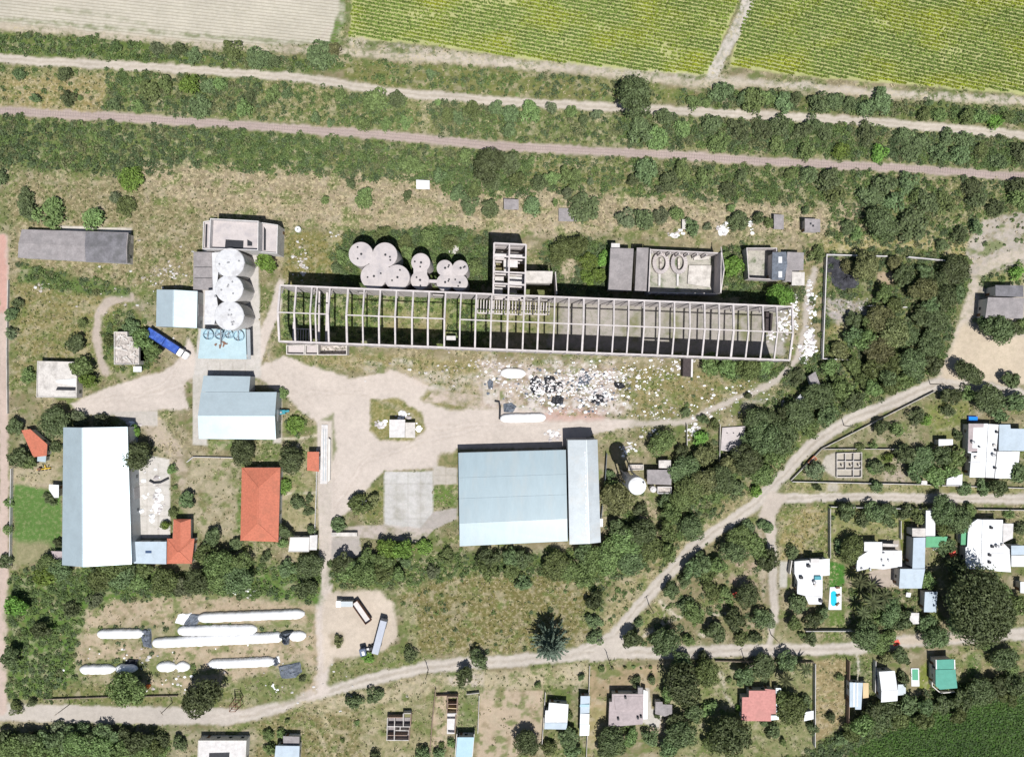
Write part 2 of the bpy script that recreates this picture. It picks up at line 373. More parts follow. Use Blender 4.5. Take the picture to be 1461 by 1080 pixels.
# ---------------------------------------------------------------- ground raster (photo-pixel plan coordinates on the ground)
def hash2(ix, iy, seed):
    h = (ix.astype(np.int64) * 374761393 + iy.astype(np.int64) * 668265263 + seed * 974634541) & 0xffffffff
    h = ((h ^ (h >> 13)) * 1274126177) & 0xffffffff
    return ((h ^ (h >> 16)) & 0xffff) / 65535.0
def vnoise(x, y, seed=0):
    ix, iy = np.floor(x), np.floor(y); fx, fy = x - ix, y - iy; fx = fx * fx * (3 - 2 * fx); fy = fy * fy * (3 - 2 * fy)
    a, b, c, d = hash2(ix, iy, seed), hash2(ix + 1, iy, seed), hash2(ix, iy + 1, seed), hash2(ix + 1, iy + 1, seed)
    return (a * (1 - fx) + b * fx) * (1 - fy) + (c * (1 - fx) + d * fx) * fy
def fbm(x, y, seed=0, o=4):
    s = 0; a = .5; t = 0
    for k in range(o): s = s + a * vnoise(x, y, seed + k * 17); t += a; x = x * 2.03 + 5.1; y = y * 2.03 + 1.7; a *= .55
    return s / t
outr = np.cumsum(12 * 1.35 ** np.arange(22))
gx = np.concatenate([(-60 - outr)[::-1], np.arange(-60, 1522, 2.0), 1522 + outr])
gy = np.concatenate([(-60 - outr)[::-1], np.arange(-60, 1142, 2.0), 1142 + outr])
GX, GY = np.meshgrid(gx, gy)
NY, NX = GX.shape
WXn = (fbm(GX / 14, GY / 14, 3) - .5); WYn = (fbm(GX / 14, GY / 14, 41) - .5)
WX2 = (fbm(GX / 4, GY / 4, 5, 2) - .5); WY2 = (fbm(GX / 4, GY / 4, 43, 2) - .5)
Col = np.zeros((NY, NX, 3)); Det = np.zeros((NY, NX, 3)); Veg = np.zeros((NY, NX)); Cls = np.zeros((NY, NX), int); Blk = np.zeros((NY, NX))
CLASSES = ['ground']
def sub(x0, y0, x1, y1):
    i0, i1 = np.searchsorted(gx, [x0, x1]); j0, j1 = np.searchsorted(gy, [y0, y1]); return slice(max(j0 - 1, 0), j1 + 1), slice(max(i0 - 1, 0), i1 + 1)
def segd(X, Y, a, b):
    dx, dy = b[0] - a[0], b[1] - a[1]; L = dx * dx + dy * dy + 1e-9
    t = np.clip(((X - a[0]) * dx + (Y - a[1]) * dy) / L, 0, 1); return np.hypot(X - a[0] - t * dx, Y - a[1] - t * dy)
def sdpoly(X, Y, P):
    d = np.full(X.shape, 1e9); ins = np.zeros(X.shape, bool); n = len(P)
    for i in range(n):
        a, b = P[i], P[(i + 1) % n]; d = np.minimum(d, segd(X, Y, a, b))
        c = ((a[1] > Y) != (b[1] > Y)); ins ^= c & (X < (b[0] - a[0]) * (Y - a[1]) / ((b[1] - a[1]) or 1e-9) + a[0])
    return np.where(ins, -d, d)
def weight(P, line, width, soft, rough):
    xs = [p[0] for p in P]; ys = [p[1] for p in P]; pad = (width or 0) + soft + rough + 8
    sl = sub(min(xs) - pad, min(ys) - pad, max(xs) + pad, max(ys) + pad)
    X = GX[sl] + WXn[sl] * rough * 1.6 + WX2[sl] * rough * .8; Y = GY[sl] + WYn[sl] * rough * 1.6 + WY2[sl] * rough * .8
    if line:
        d = np.full(X.shape, 1e9)
        for i in range(len(P) - 1): d = np.minimum(d, segd(X, Y, P[i], P[i + 1]))
        d = d - width / 2
    else: d = sdpoly(X, Y, P)
    t = np.clip(.5 - d / (2 * soft), 0, 1); return sl, t * t * (3 - 2 * t), d
def paint(P, c=None, line=0, soft=2.5, rough=4, a=1.0, straw=None, green=None, furrow=None, veg=None, cls=None, noise=0.0, blk=None):
    sl, wgt, d = weight(P, bool(line), line, soft, rough); wg = wgt * a
    if noise: wg = wg * np.clip((fbm(GX[sl] / 9, GY[sl] / 9, int(abs(P[0][0])) % 97, 4) - .5) * 4 * noise + (1 - noise * .6), 0, 1)
    if c is not None: Col[sl] = Col[sl] * (1 - wg[..., None]) + np.array(A(*c)) * wg[..., None]
    for k, v in enumerate((straw, green, furrow)):
        if v is not None: Det[sl][..., k] = Det[sl][..., k] * (1 - wg) + v * wg
    if veg is not None: Veg[sl] = Veg[sl] * (1 - wgt) + veg * wgt
    if blk is not None: Blk[sl] = np.maximum(Blk[sl], wgt * blk)
    if cls:
        if cls not in CLASSES: CLASSES.append(cls)
        Cls[sl] = np.where(wgt > .5, CLASSES.index(cls), Cls[sl])
DIRT = (203, 193, 180); YARD = (211, 199, 189); PALE = (205, 196, 182); DRY = (146, 136, 108); DRYG = (118, 122, 80); GRASS = (104, 120, 66); WEED = (82, 98, 54); CONC = (208, 203, 198); LAWN = (94, 128, 64); LOT = (170, 152, 126)
# base
n1 = fbm(GX / 60, GY / 60, 9); n2 = fbm(GX / 22, GY / 22, 21)
g = np.clip((n1 - .42) * 4, 0, 1)[..., None]
Col[:] = np.array(A(*DRY)) * (1 - g) + np.array(A(*DRYG)) * g
Det[..., 0] = np.clip(.25 + (n2 - .5) * 2.2, 0, .8); Det[..., 1] = np.clip(.55 + (n1 - .5) * 2, 0, .95)
road1 = [(-60, 78), (0, 84), (104, 91), (233, 97), (363, 106), (430, 111), (494, 122), (560, 132), (624, 137), (730, 146), (875, 153), (989, 159.5), (1091, 165), (1272, 176), (1461, 193), (1540, 200)]
rail = [(-60, 152), (0, 158), (181, 168.5), (363, 180), (546, 193), (735, 210), (937, 220), (1100, 231), (1324, 242), (1461, 253), (1540, 258)]
ftrack = [(-60, 32), (0, 37), (130, 48), (259, 61), (337, 67), (420, 70), (490, 74), (600, 84), (735, 93), (886, 107), (989, 119), (1091, 120), (1272, 136), (1461, 146), (1540, 150)]
def yat(P, x): return float(np.interp(x, [p[0] for p in P], [p[1] for p in P]))
# fields (top)
paint([(-60, -60), (500, -60), (490, 36), (472, 62), (340, 64), (250, 58), (130, 45), (0, 33), (-60, 28)], (207, 200, 184), straw=.12, green=.06, furrow=1, soft=2, cls='ploughed_field', blk=1)
paint([(0, 28), (100, 36), (250, 48), (370, 58), (440, 60)], GRASS, line=6, a=.75, noise=.6, rough=5); paint([(60, 12), (150, 22), (230, 40)], GRASS, line=7, a=.35, noise=.8)
paint([(-60, -60), (1500, -60), (1500, 0), (497, 0)], (207, 200, 184), a=0)
CROPA = [(508, -60), (500, 20), (497, 54), (600, 64), (735, 83), (880, 100), (1010, 108), (1080, -60)]
CROPB = [(1086, -60), (1040, 95), (1150, 110), (1300, 122), (1461, 136), (1540, 142), (1540, -60)]
for P in (CROPA, CROPB): paint(P, (184, 186, 128), straw=.1, green=.1, soft=2, rough=3, cls='crop_field', blk=1)
paint([(505, -60), (490, 20), (474, 70)], (100, 124, 62), line=16, noise=.4); paint([(470, 40), (450, 66)], DIRT, line=6, a=.7)
paint([(1086, -60), (1062, 20), (1014, 112)], (206, 198, 188), line=16, soft=2, rough=3, cls='farm_track', blk=1); paint([(1078, -10), (1050, 38), (1024, 88)], (120, 122, 96), line=3, a=.5, noise=.8)
paint(ftrack, (200, 188, 170), line=10, soft=4, rough=5, noise=.15, blk=1, cls='farm_track')
paint([(480, 62), (560, 78), (660, 90), (735, 96), (735, 84), (560, 62), (500, 52)], (208, 196, 182), a=.8, soft=4)
paint([(735, 88), (890, 103), (1015, 112), (1040, 112), (1091, 118), (1272, 132), (1461, 143)], (206, 196, 184), line=9, a=.7, noise=.3)
# strip between track and road
paint([(-60, 42), (0, 46), (130, 55), (250, 66), (340, 78), (430, 84), (470, 84), (500, 100), (430, 104), (233, 90), (104, 84), (-60, 74)], (96, 116, 56), green=.9, straw=.1, veg=.42, soft=3)
paint([(490, 84), (735, 102), (886, 116), (989, 130), (1010, 148), (875, 146), (730, 138), (560, 124), (490, 112)], (124, 126, 74), green=.7, straw=.2, veg=.22, soft=3)
paint([(1000, 128), (1091, 130), (1272, 146), (1461, 160), (1540, 164), (1540, 184), (1272, 166), (1091, 155), (1000, 150)], (92, 100, 58), green=.8, straw=.2, veg=.55)
# between road and railway
top = [(x, yat(road1, x) + 8) for x in range(-60, 1541, 60)]; bot = [(x, yat(rail, x) - 9) for x in range(1540, -61, -60)]
paint(top + bot, (134, 134, 90), green=.8, straw=.55, veg=.16, soft=3)
paint([(0, 110), (160, 108), (140, 165), (0, 155)], (158, 142, 96), green=.4, straw=.8, veg=.05, soft=8, noise=.3)
for x0, x1, v in ((155, 372, .46), (480, 585, .42), (615, 740, .46), (730, 880, .22), (880, 1540, .6)):
    P = [(x, yat(road1, x) + 9) for x in (x0, (x0 + x1) / 2, x1)] + [(x, yat(rail, x) - 10) for x in (x1, (x0 + x1) / 2, x0)]
    paint(P, (106, 120, 70), green=.8, straw=.35, veg=v, soft=8, rough=10, noise=.3)
# below the railway
def below(x0, x1, d0, d1): return [(x, yat(rail, x) + d0) for x in np.linspace(x0, x1, 8)] + [(x, yat(rail, x) + d1) for x in np.linspace(x1, x0, 8)]
paint(below(-60, 250, 9, 80), (104, 122, 68), green=.8, straw=.3, veg=.52, soft=5, rough=9)
paint(below(240, 640, 9, 66), (104, 122, 68), green=.8, straw=.3, veg=.48, soft=5, rough=9)
paint(below(630, 760, 12, 75), (92, 104, 60), green=.9, straw=.3, veg=.6, soft=6, rough=10)
paint(below(750, 910, 12, 60), (122, 124, 76), green=.8, straw=.5, veg=.3, soft=6, rough=10)
paint(below(900, 1240, 10, 62), (104, 112, 68), green=.9, straw=.5, veg=.42, soft=6, rough=12)
paint(below(1180, 1540, 10, 110), (116, 120, 76), green=.7, straw=.6, veg=.34, soft=6, rough=12)
# open dry land
paint([(190, 232), (640, 255), (860, 275), (1240, 300), (1240, 345), (900, 330), (500, 330), (410, 320), (250, 310), (180, 290)], (164, 149, 124), straw=1.0, green=.35, soft=12, rough=14)
paint([(0, 250), (200, 262), (290, 300), (285, 420), (140, 420), (40, 480), (20, 320)], (140, 130, 98), straw=.7, green=.55, soft=12, rough=14)
paint([(20, 400), (130, 410), (200, 425), (140, 470), (130, 520), (60, 510), (20, 560)], (138, 130, 84), straw=.45, green=.65, soft=12, rough=12)
paint([(1180, 330), (1380, 345), (1390, 372), (1240, 362), (1170, 356)], (160, 150, 100), straw=.8, green=.4, soft=8)
for P, wd in (([(0, 243), (70, 252), (150, 260)], 5), ([(400, 322), (560, 318), (660, 327), (800, 326), (900, 331), (1000, 346), (1130, 352)], 6), ([(300, 285), (480, 305), (700, 316), (880, 312)], 4)):
    paint(P, (190, 172, 140), line=wd, a=.7, soft=4, rough=5, noise=.4)
paint([(690, 324), (780, 322), (840, 330), (830, 340), (760, 336), (690, 334)], (196, 178, 156), a=.8, soft=4, noise=.3)
# weeds round the tanks and ruin
paint([(495, 335), (560, 328), (640, 325), (700, 335), (695, 412), (560, 414), (480, 410), (470, 370)], WEED, green=.95, straw=.1, veg=.62, soft=6, rough=8)
paint([(780, 345), (870, 345), (872, 425), (790, 420), (770, 370)], WEED, green=.95, straw=.1, veg=.5, soft=6, rough=8)
paint([(835, 360), (868, 355), (868, 412), (838, 414), (828, 390)], (84, 122, 44), green=.3, veg=.85, soft=4)
paint([(800, 370), (818, 365), (825, 385), (812, 405), (800, 390)], (190, 175, 150), soft=5, veg=0)
paint([(405, 330), (500, 335), (480, 405), (405, 405)], (136, 128, 78), straw=.4, green=.7, soft=6)
paint([(1025, 360), (1065, 350), (1065, 420), (1030, 425)], WEED, green=.95, veg=.55, soft=4); paint([(1060, 405), (1150, 405), (1150, 432), (1060, 430)], WEED, green=.95, veg=.55, soft=4)
paint([(1145, 352), (1172, 352), (1172, 470), (1150, 450)], (150, 138, 104), green=.7, straw=.4, veg=.15)
# wood at the right
WOOD = [(1176, 362), (1290, 350), (1395, 372), (1382, 420), (1365, 470), (1345, 535), (1280, 560), (1215, 590), (1150, 630), (1100, 690), (1075, 712), (1030, 740), (985, 775), (940, 800), (870, 830), (845, 900), (835, 915), (835, 800), (860, 780), (870, 740), (890, 700), (960, 720), (985, 640), (1010, 620), (1060, 640), (1065, 590), (1110, 560), (1150, 520), (1175, 515)]
paint(WOOD, (104, 112, 68), green=.8, straw=.3, veg=.36, soft=6, rough=10)
paint([(1060, 700), (1100, 660), (1120, 640), (1100, 700), (1030, 770), (960, 820), (900, 880), (860, 920), (850, 900), (880, 830), (960, 780)], (158, 148, 112), straw=.6, green=.5, veg=.12, soft=6, rough=8)
paint([(900, 700), (935, 715), (950, 760), (960, 770), (945, 775), (915, 740), (890, 715)], (178, 162, 138), soft=5, veg=0)
# walled yard
paint([(1178, 366), (1222, 368), (1220, 412), (1180, 410)], (66, 68, 68), green=.4, soft=4, rough=6, veg=.1); paint([(1178, 425), (1236, 430), (1234, 455), (1215, 450), (1205, 480), (1178, 445)], (176, 168, 166), soft=4, rough=6, veg=0, straw=.3)
paint([(1250, 390), (1275, 385), (1278, 408), (1258, 412)], (186, 165, 140), soft=4, veg=0, green=.1); paint([(1180, 470), (1205, 460), (1210, 490), (1190, 500)], (150, 140, 90), soft=5, veg=0, straw=.5)
# right-hand sand and gravel
paint([(1376, 352), (1405, 312), (1461, 304), (1540, 300), (1540, 480), (1461, 490), (1461, 540), (1340, 560), (1345, 520), (1370, 465), (1385, 415)], (188, 178, 168), straw=.2, green=.25, soft=4, rough=6, veg=.05)
paint([(1461, 362), (1430, 370), (1405, 385), (1388, 410), (1378, 450), (1360, 510), (1338, 548)], (202, 190, 176), line=13, soft=3, cls='dirt_road', blk=1)
paint([(1375, 462), (1400, 470), (1430, 482), (1540, 470), (1540, 560), (1461, 550), (1400, 545), (1340, 552), (1350, 510)], (212, 196, 174), straw=.05, green=.1, soft=4, rough=5, veg=0, blk=1, cls='dirt_road'); paint([(1395, 395), (1461, 380), (1461, 405), (1405, 410)], (150, 152, 96), green=.8, soft=6, veg=.2)
# roads
BIG = dict(soft=2.5, rough=3.5, blk=1, straw=0, green=.03, veg=0)
paint(road1, (203, 192, 178), line=12.5, cls='dirt_road', **BIG); paint(road1, (176, 165, 150), line=2, a=.4, noise=.3)
paint(rail, (190, 173, 165), line=12.5, cls='railway_bed', **BIG); paint(rail, (176, 157, 151), line=4, a=.5, noise=.3)
diag = [(1540, 575), (1461, 563), (1397, 553), (1335, 548), (1280, 571), (1215, 597), (1156, 636), (1104, 693), (1077, 720), (989, 781), (963, 808), (911, 865), (875, 909), (834, 927)]
south = [(-60, 1010), (0, 1015), (60, 1016), (120, 1015), (181, 1019), (260, 1022), (337, 1023), (365, 1018), (430, 997), (520, 971), (598, 953), (660, 946), (735, 942.6), (834, 932), (900, 930), (989, 930), (1100, 927), (1221, 924), (1300, 914), (1461, 904), (1540, 896)]
east = [(1090, 715), (1104, 712), (1169, 708.5), (1298, 710), (1461, 712), (1540, 713)]
link = [(1092, 700), (1099, 727), (1101, 786), (1106, 865), (1100, 925)]
west = [(4, 340), (5, 420), (5, 600), (5, 800), (3, 1012)]
for P, wd in ((diag, 17), (south, 18), (east, 14), (link, 12)):
    paint(P, (199, 190, 180), line=wd, cls='dirt_road', **BIG); paint(P, (180, 170, 158), line=2.4, a=.35, noise=.3, rough=5)
    paint(P, (170, 158, 140), line=wd * .34, a=.22, noise=.4, soft=3)
for P, wd in ((diag, 17), (south, 18), (east, 14), (road1, 12.5)):
    for o_ in (-.24, .24): paint([(x, y + o_ * wd) for x, y in P], (216, 206, 194), line=2.4, soft=1.4, rough=3, a=.6, noise=.3)
    paint(P, (172, 160, 142), line=2.6, soft=1.6, rough=4, a=.4, noise=.5)
paint([(-60, 1012), (60, 1018), (180, 1020), (330, 1022)], (199, 190, 180), line=25, cls='dirt_road', **BIG)
paint([(840, 945), (850, 925), (880, 905), (905, 890), (890, 925), (900, 938)], (202, 192, 181), cls='dirt_road', **BIG); paint([(1080, 735), (1100, 700), (1125, 706), (1108, 735), (1105, 770), (1094, 770)], (202, 190, 178), cls='dirt_road', **BIG)
paint(west, (204, 184, 172), line=14, cls='dirt_road', **BIG); paint([(3, 340), (4, 440)], (205, 158, 145), line=11, a=.8)
# factory yard
YP = [(372, 522), (405, 507), (440, 520), (500, 540), (560, 528), (640, 560), (700, 577), (800, 592), (905, 599), (905, 609), (855, 617), (800, 640), (652, 640), (640, 662), (618, 668), (548, 672), (530, 690), (505, 725), (482, 740), (478, 770), (472, 800), (474, 840), (478, 930), (468, 990), (440, 1000), (440, 985), (452, 960), (450, 900), (448, 860), (458, 840), (460, 780), (458, 720), (456, 602), (430, 590), (412, 570), (395, 560), (372, 540), (330, 538), (275, 538), (262, 548), (270, 585), (225, 585), (185, 590), (115, 594), (100, 578), (130, 562), (190, 540), (235, 530), (255, 512), (268, 480), (285, 515), (330, 522), (365, 505), (372, 470), (385, 440), (398, 400), (408, 400), (400, 450), (385, 480)]
paint(YP, YARD, cls='factory_yard', **BIG)
paint([(200, 600), (225, 592), (262, 640), (272, 700), (262, 720), (240, 650), (215, 630)], (196, 180, 164), a=.8, soft=4, green=.1)
paint([(185, 425), (172, 424), (152, 432), (141, 450), (138, 480), (144, 515), (150, 530)], (192, 178, 166), line=13, soft=2, rough=3, cls='factory_yard', blk=1, straw=.1, green=.1, veg=0); paint([(165, 425), (190, 425), (205, 445), (212, 470)], (188, 174, 160), line=10, a=.7, soft=4)
paint([(28, 376), (182, 411), (184, 424), (100, 418), (26, 402)], (98, 122, 62), green=.9, straw=.1, soft=4, veg=.35)
paint([(30, 560), (30, 530), (36, 500), (52, 475), (95, 452)], (178, 164, 130), line=5, a=.7, soft=3, noise=.3)
paint([(145, 450), (175, 440), (205, 455), (222, 490), (218, 525), (190, 535), (160, 535), (147, 510)], (112, 122, 66), green=.9, straw=.25, veg=.2, soft=4)
paint([(200, 470), (220, 480), (225, 510), (210, 520), (200, 500)], WEED, veg=.7, soft=4)
paint([(420, 495), (500, 505), (700, 515), (700, 572), (640, 556), (560, 522), (500, 530), (430, 512)], (146, 136, 96), green=.6, straw=.5, soft=4, rough=6)
paint([(610, 555), (690, 568), (760, 580), (640, 584), (600, 570)], (140, 134, 92), green=.7, straw=.4, soft=4)
paint([(500, 520), (560, 525), (700, 545), (710, 575), (680, 580), (560, 535)], (205, 190, 178), a=.55, soft=5, noise=.7)
paint([(685, 515), (760, 520), (900, 520), (900, 592), (790, 592), (700, 580), (680, 550)], (196, 180, 170), straw=.2, green=.15, soft=6, rough=8, noise=.3)
paint([(880, 520), (985, 530), (1040, 540), (1090, 545), (1000, 590), (905, 596), (880, 570)], (140, 130, 88), straw=.4, green=.7, soft=6, rough=8, veg=.04)
paint([(775, 580), (870, 585), (860, 600), (775, 600)], (196, 158, 146), a=.7, soft=4)
paint([(1010, 515), (1130, 515), (1180, 500), (1180, 560), (1100, 545), (1030, 540)], WEED, veg=.45, green=.9, soft=6)
paint([(1162, 385), (1152, 420), (1148, 470), (1135, 515), (1105, 546), (1040, 573), (985, 600), (900, 606)], (196, 186, 175), line=9, soft=3, rough=4, cls='footpath', blk=1, veg=0, straw=.1, green=.1)
paint([(1060, 580), (1080, 570), (1110, 575), (1150, 585)], (176, 172, 166), line=8, a=.6, soft=4)
paint([(530, 570), (562, 567), (600, 588), (608, 612), (590, 628), (545, 628), (527, 615)], (142, 136, 88), straw=.4, green=.7, soft=2.5, cls='ground')
paint([(505, 705), (548, 690), (548, 740), (510, 742)], (132, 134, 80), green=.85, straw=.2, soft=4, veg=.05, cls='ground'); paint([(618, 695), (652, 690), (652, 722), (618, 722)], (106, 130, 66), green=.8, soft=2)
paint([(625, 650), (652, 642), (652, 666), (625, 668)], (150, 142, 104), green=.6, soft=3)
rgp = np.random.default_rng(4)
for P in ([(300, 545), (380, 548), (440, 570), (480, 640), (478, 740), (466, 850), (450, 985)], [(440, 560), (520, 560), (620, 610), (700, 605), (880, 604)], [(480, 720), (520, 660), (600, 630), (680, 612)], [(130, 572), (230, 560), (270, 545), (330, 542)], [(260, 500), (240, 545), (180, 572)], [(380, 470), (385, 520), (430, 580)], [(470, 870), (510, 900), (540, 880), (555, 860)], [(455, 990), (400, 1012), (300, 1024)]):
    for o_, cc, a_ in ((-3, (186, 172, 160), .5), (3, (186, 172, 160), .5), (0, (222, 211, 202), .5)): paint([(x + o_ * .5, y + o_) for x, y in P], cc, line=1.6, soft=1.6, rough=5, a=a_, noise=.45)
for P in ([(20, 700), (60, 695), (70, 740), (40, 760)], [(40, 770), (78, 740), (80, 790), (60, 800)]): paint(P, (128, 142, 84), a=.6, soft=8, noise=.7)
# inside the big frame
paint([(402, 412), (700, 426), (700, 495), (402, 482)], (116, 136, 74), green=.7, straw=.4, soft=2, rough=3, veg=.3)
paint([(545, 440), (640, 445), (640, 480), (600, 478), (545, 470)], (166, 142, 112), a=.7, soft=5, noise=.4, veg=0)
paint([(770, 429), (1120, 440), (1118, 508), (770, 497)], (176, 169, 162), green=.3, straw=0, soft=5, rough=6, cls='concrete_yard', blk=1); paint([(700, 426), (780, 429), (780, 497), (700, 495)], (166, 158, 138), green=.5, straw=.1, soft=2, rough=2); paint([(700, 426), (800, 430), (800, 480), (700, 478)], (140, 138, 92), green=.8, a=.8, soft=8, noise=.4)
for x in (900, 960, 1060, 1100): paint([(x - 12, 445), (x + 14, 448), (x + 10, 490), (x - 14, 485)], (124, 126, 78), a=.75, soft=7, noise=.7)
# lower left
paint([(80, 700), (20, 690), (20, 805), (88, 800), (88, 700)], (96, 130, 66), green=.25, straw=.25, soft=3, rough=5, cls='lawn'); paint([(20, 770), (70, 775), (80, 800), (20, 808)], (168, 152, 126), a=.7, soft=6)
paint([(14, 660), (88, 655), (88, 695), (14, 690)], (190, 174, 156), a=.85, soft=5, green=.1)
paint([(275, 652), (342, 655), (340, 770), (290, 765), (255, 720)], (168, 158, 132), straw=.3, green=.3, soft=5); paint([(340, 690), (346, 690), (346, 760), (340, 760)], LAWN, soft=2)
paint([(300, 628), (340, 628), (340, 642), (300, 640)], (100, 128, 66), a=.8, soft=3); paint([(378, 620), (402, 630), (395, 660), (368, 660)], (96, 116, 60), a=.8, soft=4)
paint([(402, 640), (456, 640), (452, 760), (402, 760)], (160, 152, 116), green=.5, straw=.3, soft=4); paint([(412, 592), (440, 592), (432, 625), (408, 625)], (104, 124, 66), a=.9, soft=6, veg=.2)
paint([(456, 600), (475, 590), (480, 640), (470, 670), (466, 610)], (112, 122, 72), a=.8, soft=3)
for P in ([(400, 626), (430, 625), (455, 621)], [(418, 648), (428, 632)], [(408, 704), (450, 703)]): paint(P, (214, 204, 184), line=3.5, soft=1.2, rough=1)
paint([(20, 815), (300, 815), (460, 800), (460, 860), (440, 868), (300, 850), (170, 862), (110, 900), (115, 960), (70, 1000), (12, 1000), (12, 830)], (92, 124, 56), green=.6, straw=.1, veg=.4, soft=8, rough=10)
paint([(125, 870), (170, 858), (290, 848), (450, 862), (450, 985), (400, 1000), (330, 990), (230, 985), (120, 970), (105, 940), (118, 900)], (186, 168, 144), green=.35, straw=.2, soft=6, rough=8, veg=.02)
paint([(130, 895), (250, 890), (440, 888), (440, 902), (230, 926), (150, 918)], (98, 116, 60), a=.75, soft=5, noise=.4, veg=.1); paint([(105, 945), (200, 942), (290, 945), (285, 968), (120, 970)], (98, 116, 60), a=.75, soft=5, noise=.3, veg=.12)
paint([(300, 985), (430, 940), (448, 962), (420, 998), (340, 1008)], (118, 128, 76), a=.9, soft=5, green=.8); paint([(70, 980), (330, 985), (330, 1004), (40, 1002)], (120, 122, 74), a=.9, green=.8, straw=.3, soft=5)
paint([(470, 845), (540, 840), (562, 860), (568, 910), (540, 935), (480, 940), (460, 960), (462, 860)], (208, 194, 178), green=.05, straw=.05, soft=4, rough=5, cls='factory_yard', blk=1, veg=0); paint([(470, 905), (488, 902), (490, 920), (472, 920)], (150, 138, 110), a=.8, soft=4, noise=.3)
paint([(470, 950), (530, 930), (590, 925), (600, 945), (520, 960), (468, 978)], (124, 128, 82), green=.8, straw=.3, soft=4)
paint([(570, 850), (660, 812), (835, 815), (850, 880), (830, 920), (730, 930), (600, 932), (578, 900)], (118, 112, 68), straw=.55, green=.4, soft=5, rough=8, veg=.05); paint([(574, 865), (594, 862), (596, 930), (578, 930)], (150, 150, 112), a=.7, soft=3)
paint([(470, 800), (660, 785), (860, 785), (850, 830), (700, 815), (560, 840), (470, 835)], (94, 110, 60), green=.9, veg=.35, soft=6, rough=8)
paint([(100, 590), (20, 620), (20, 690), (88, 690), (88, 600)], (166, 156, 122), a=.6, green=.5, soft=6)
# southern lots
paint([(420, 1005), (620, 965), (760, 955), (840, 945), (840, 975), (690, 985), (620, 985), (520, 1010), (420, 1030)], (186, 174, 146), straw=.5, green=.35, soft=5, rough=6)
paint([(365, 1030), (430, 1012), (512, 1010), (515, 1090), (365, 1090)], (130, 122, 84), straw=.5, green=.6, soft=5); paint([(515, 1015), (618, 985), (612, 1090), (515, 1090)], (158, 150, 116), straw=.3, green=.5, soft=3); paint([(560, 1000), (616, 985), (612, 1040), (590, 1040)], (136, 138, 96), a=.6, soft=4)
paint([(622, 985), (640, 985), (636, 1060), (614, 1080)], (196, 176, 152), soft=2); paint([(655, 990), (684, 985), (680, 1045), (653, 1045)], (122, 130, 88), soft=2, green=.6); paint([(684, 985), (776, 985), (774, 1060), (720, 1085), (680, 1085)], (190, 172, 150), straw=.1, green=.1, soft=2)
paint([(640, 955), (690, 958), (690, 985), (640, 985)], (202, 190, 176), soft=3)
for P in ([(520, 1018), (570, 1008), (615, 985)], [(425, 1030), (455, 1045), (470, 1085)], [(455, 1012), (472, 1040), (480, 1085)], [(460, 1012), (500, 1020)]): paint(P, (206, 192, 160), line=5, a=.85, soft=2.5, noise=.2)
paint([(240, 1040), (365, 1040), (365, 1090), (240, 1090)], (158, 150, 124), green=.5, soft=4); paint([(0, 1046), (240, 1050), (240, 1100), (0, 1100)], (80, 98, 54), veg=.7, soft=6)
paint([(816, 950), (828, 950), (828, 1000), (816, 1000)], (186, 174, 150), soft=3); paint([(842, 950), (950, 950), (945, 985), (870, 985), (866, 1085), (838, 1085)], (176, 156, 126), straw=.1, green=.2, soft=3); paint([(838, 1010), (865, 1010), (865, 1060), (838, 1070)], (148, 144, 92), a=.6, soft=6)
paint([(940, 950), (1160, 945), (1160, 1080), (940, 1080)], (140, 140, 100), green=.7, straw=.25, soft=4); paint([(1028, 960), (1036, 990), (1046, 1010)], (196, 188, 172), line=5, soft=2); paint([(930, 1015), (960, 1020), (955, 1050), (925, 1050)], (186, 168, 148), soft=4)
paint([(1162, 942), (1208, 938), (1206, 1030), (1162, 1060)], (152, 136, 100), straw=.6, green=.3, soft=3); paint([(1210, 940), (1250, 940), (1245, 972), (1210, 972)], (90, 106, 66), soft=2); paint([(1222, 930), (1225, 950), (1224, 970)], (200, 194, 180), line=3, soft=1)
paint([(1322, 945), (1328, 950), (1326, 982), (1310, 985), (1312, 950)], (122, 132, 60), soft=2); paint([(1365, 925), (1461, 915), (1461, 965), (1380, 980), (1365, 960)], (150, 140, 106), green=.6, straw=.3, soft=5); paint([(1378, 930), (1400, 930), (1398, 970), (1378, 968)], (92, 116, 62), soft=4)
# island of gardens between diagonal and south roads
paint([(905, 905), (960, 840), (1000, 790), (1070, 735), (1092, 740), (1094, 905), (1000, 915), (915, 920)], (140, 130, 100), green=.6, straw=.2, soft=3, veg=.12); paint([(1040, 800), (1080, 800), (1078, 850), (1045, 845)], (182, 160, 142), soft=5, veg=0)
paint([(905, 895), (935, 860), (955, 878), (935, 888), (915, 905)], (142, 140, 96), soft=3, veg=0)
for P, wd in (([(918, 907), (945, 890), (975, 878)], 4.5), ([(942, 858), (955, 872), (965, 880)], 6), ([(945, 866), (948, 880), (943, 890)], 1.5), ([(1000, 905), (1030, 904)], 8), ([(1018, 876), (1040, 876)], 5)): paint(P, (206, 194, 176), line=wd, soft=1.5, rough=1, cls='footpath')
paint([(1076, 740), (1088, 740), (1094, 830), (1090, 860), (1080, 800)], (196, 182, 164), a=.8, soft=3)
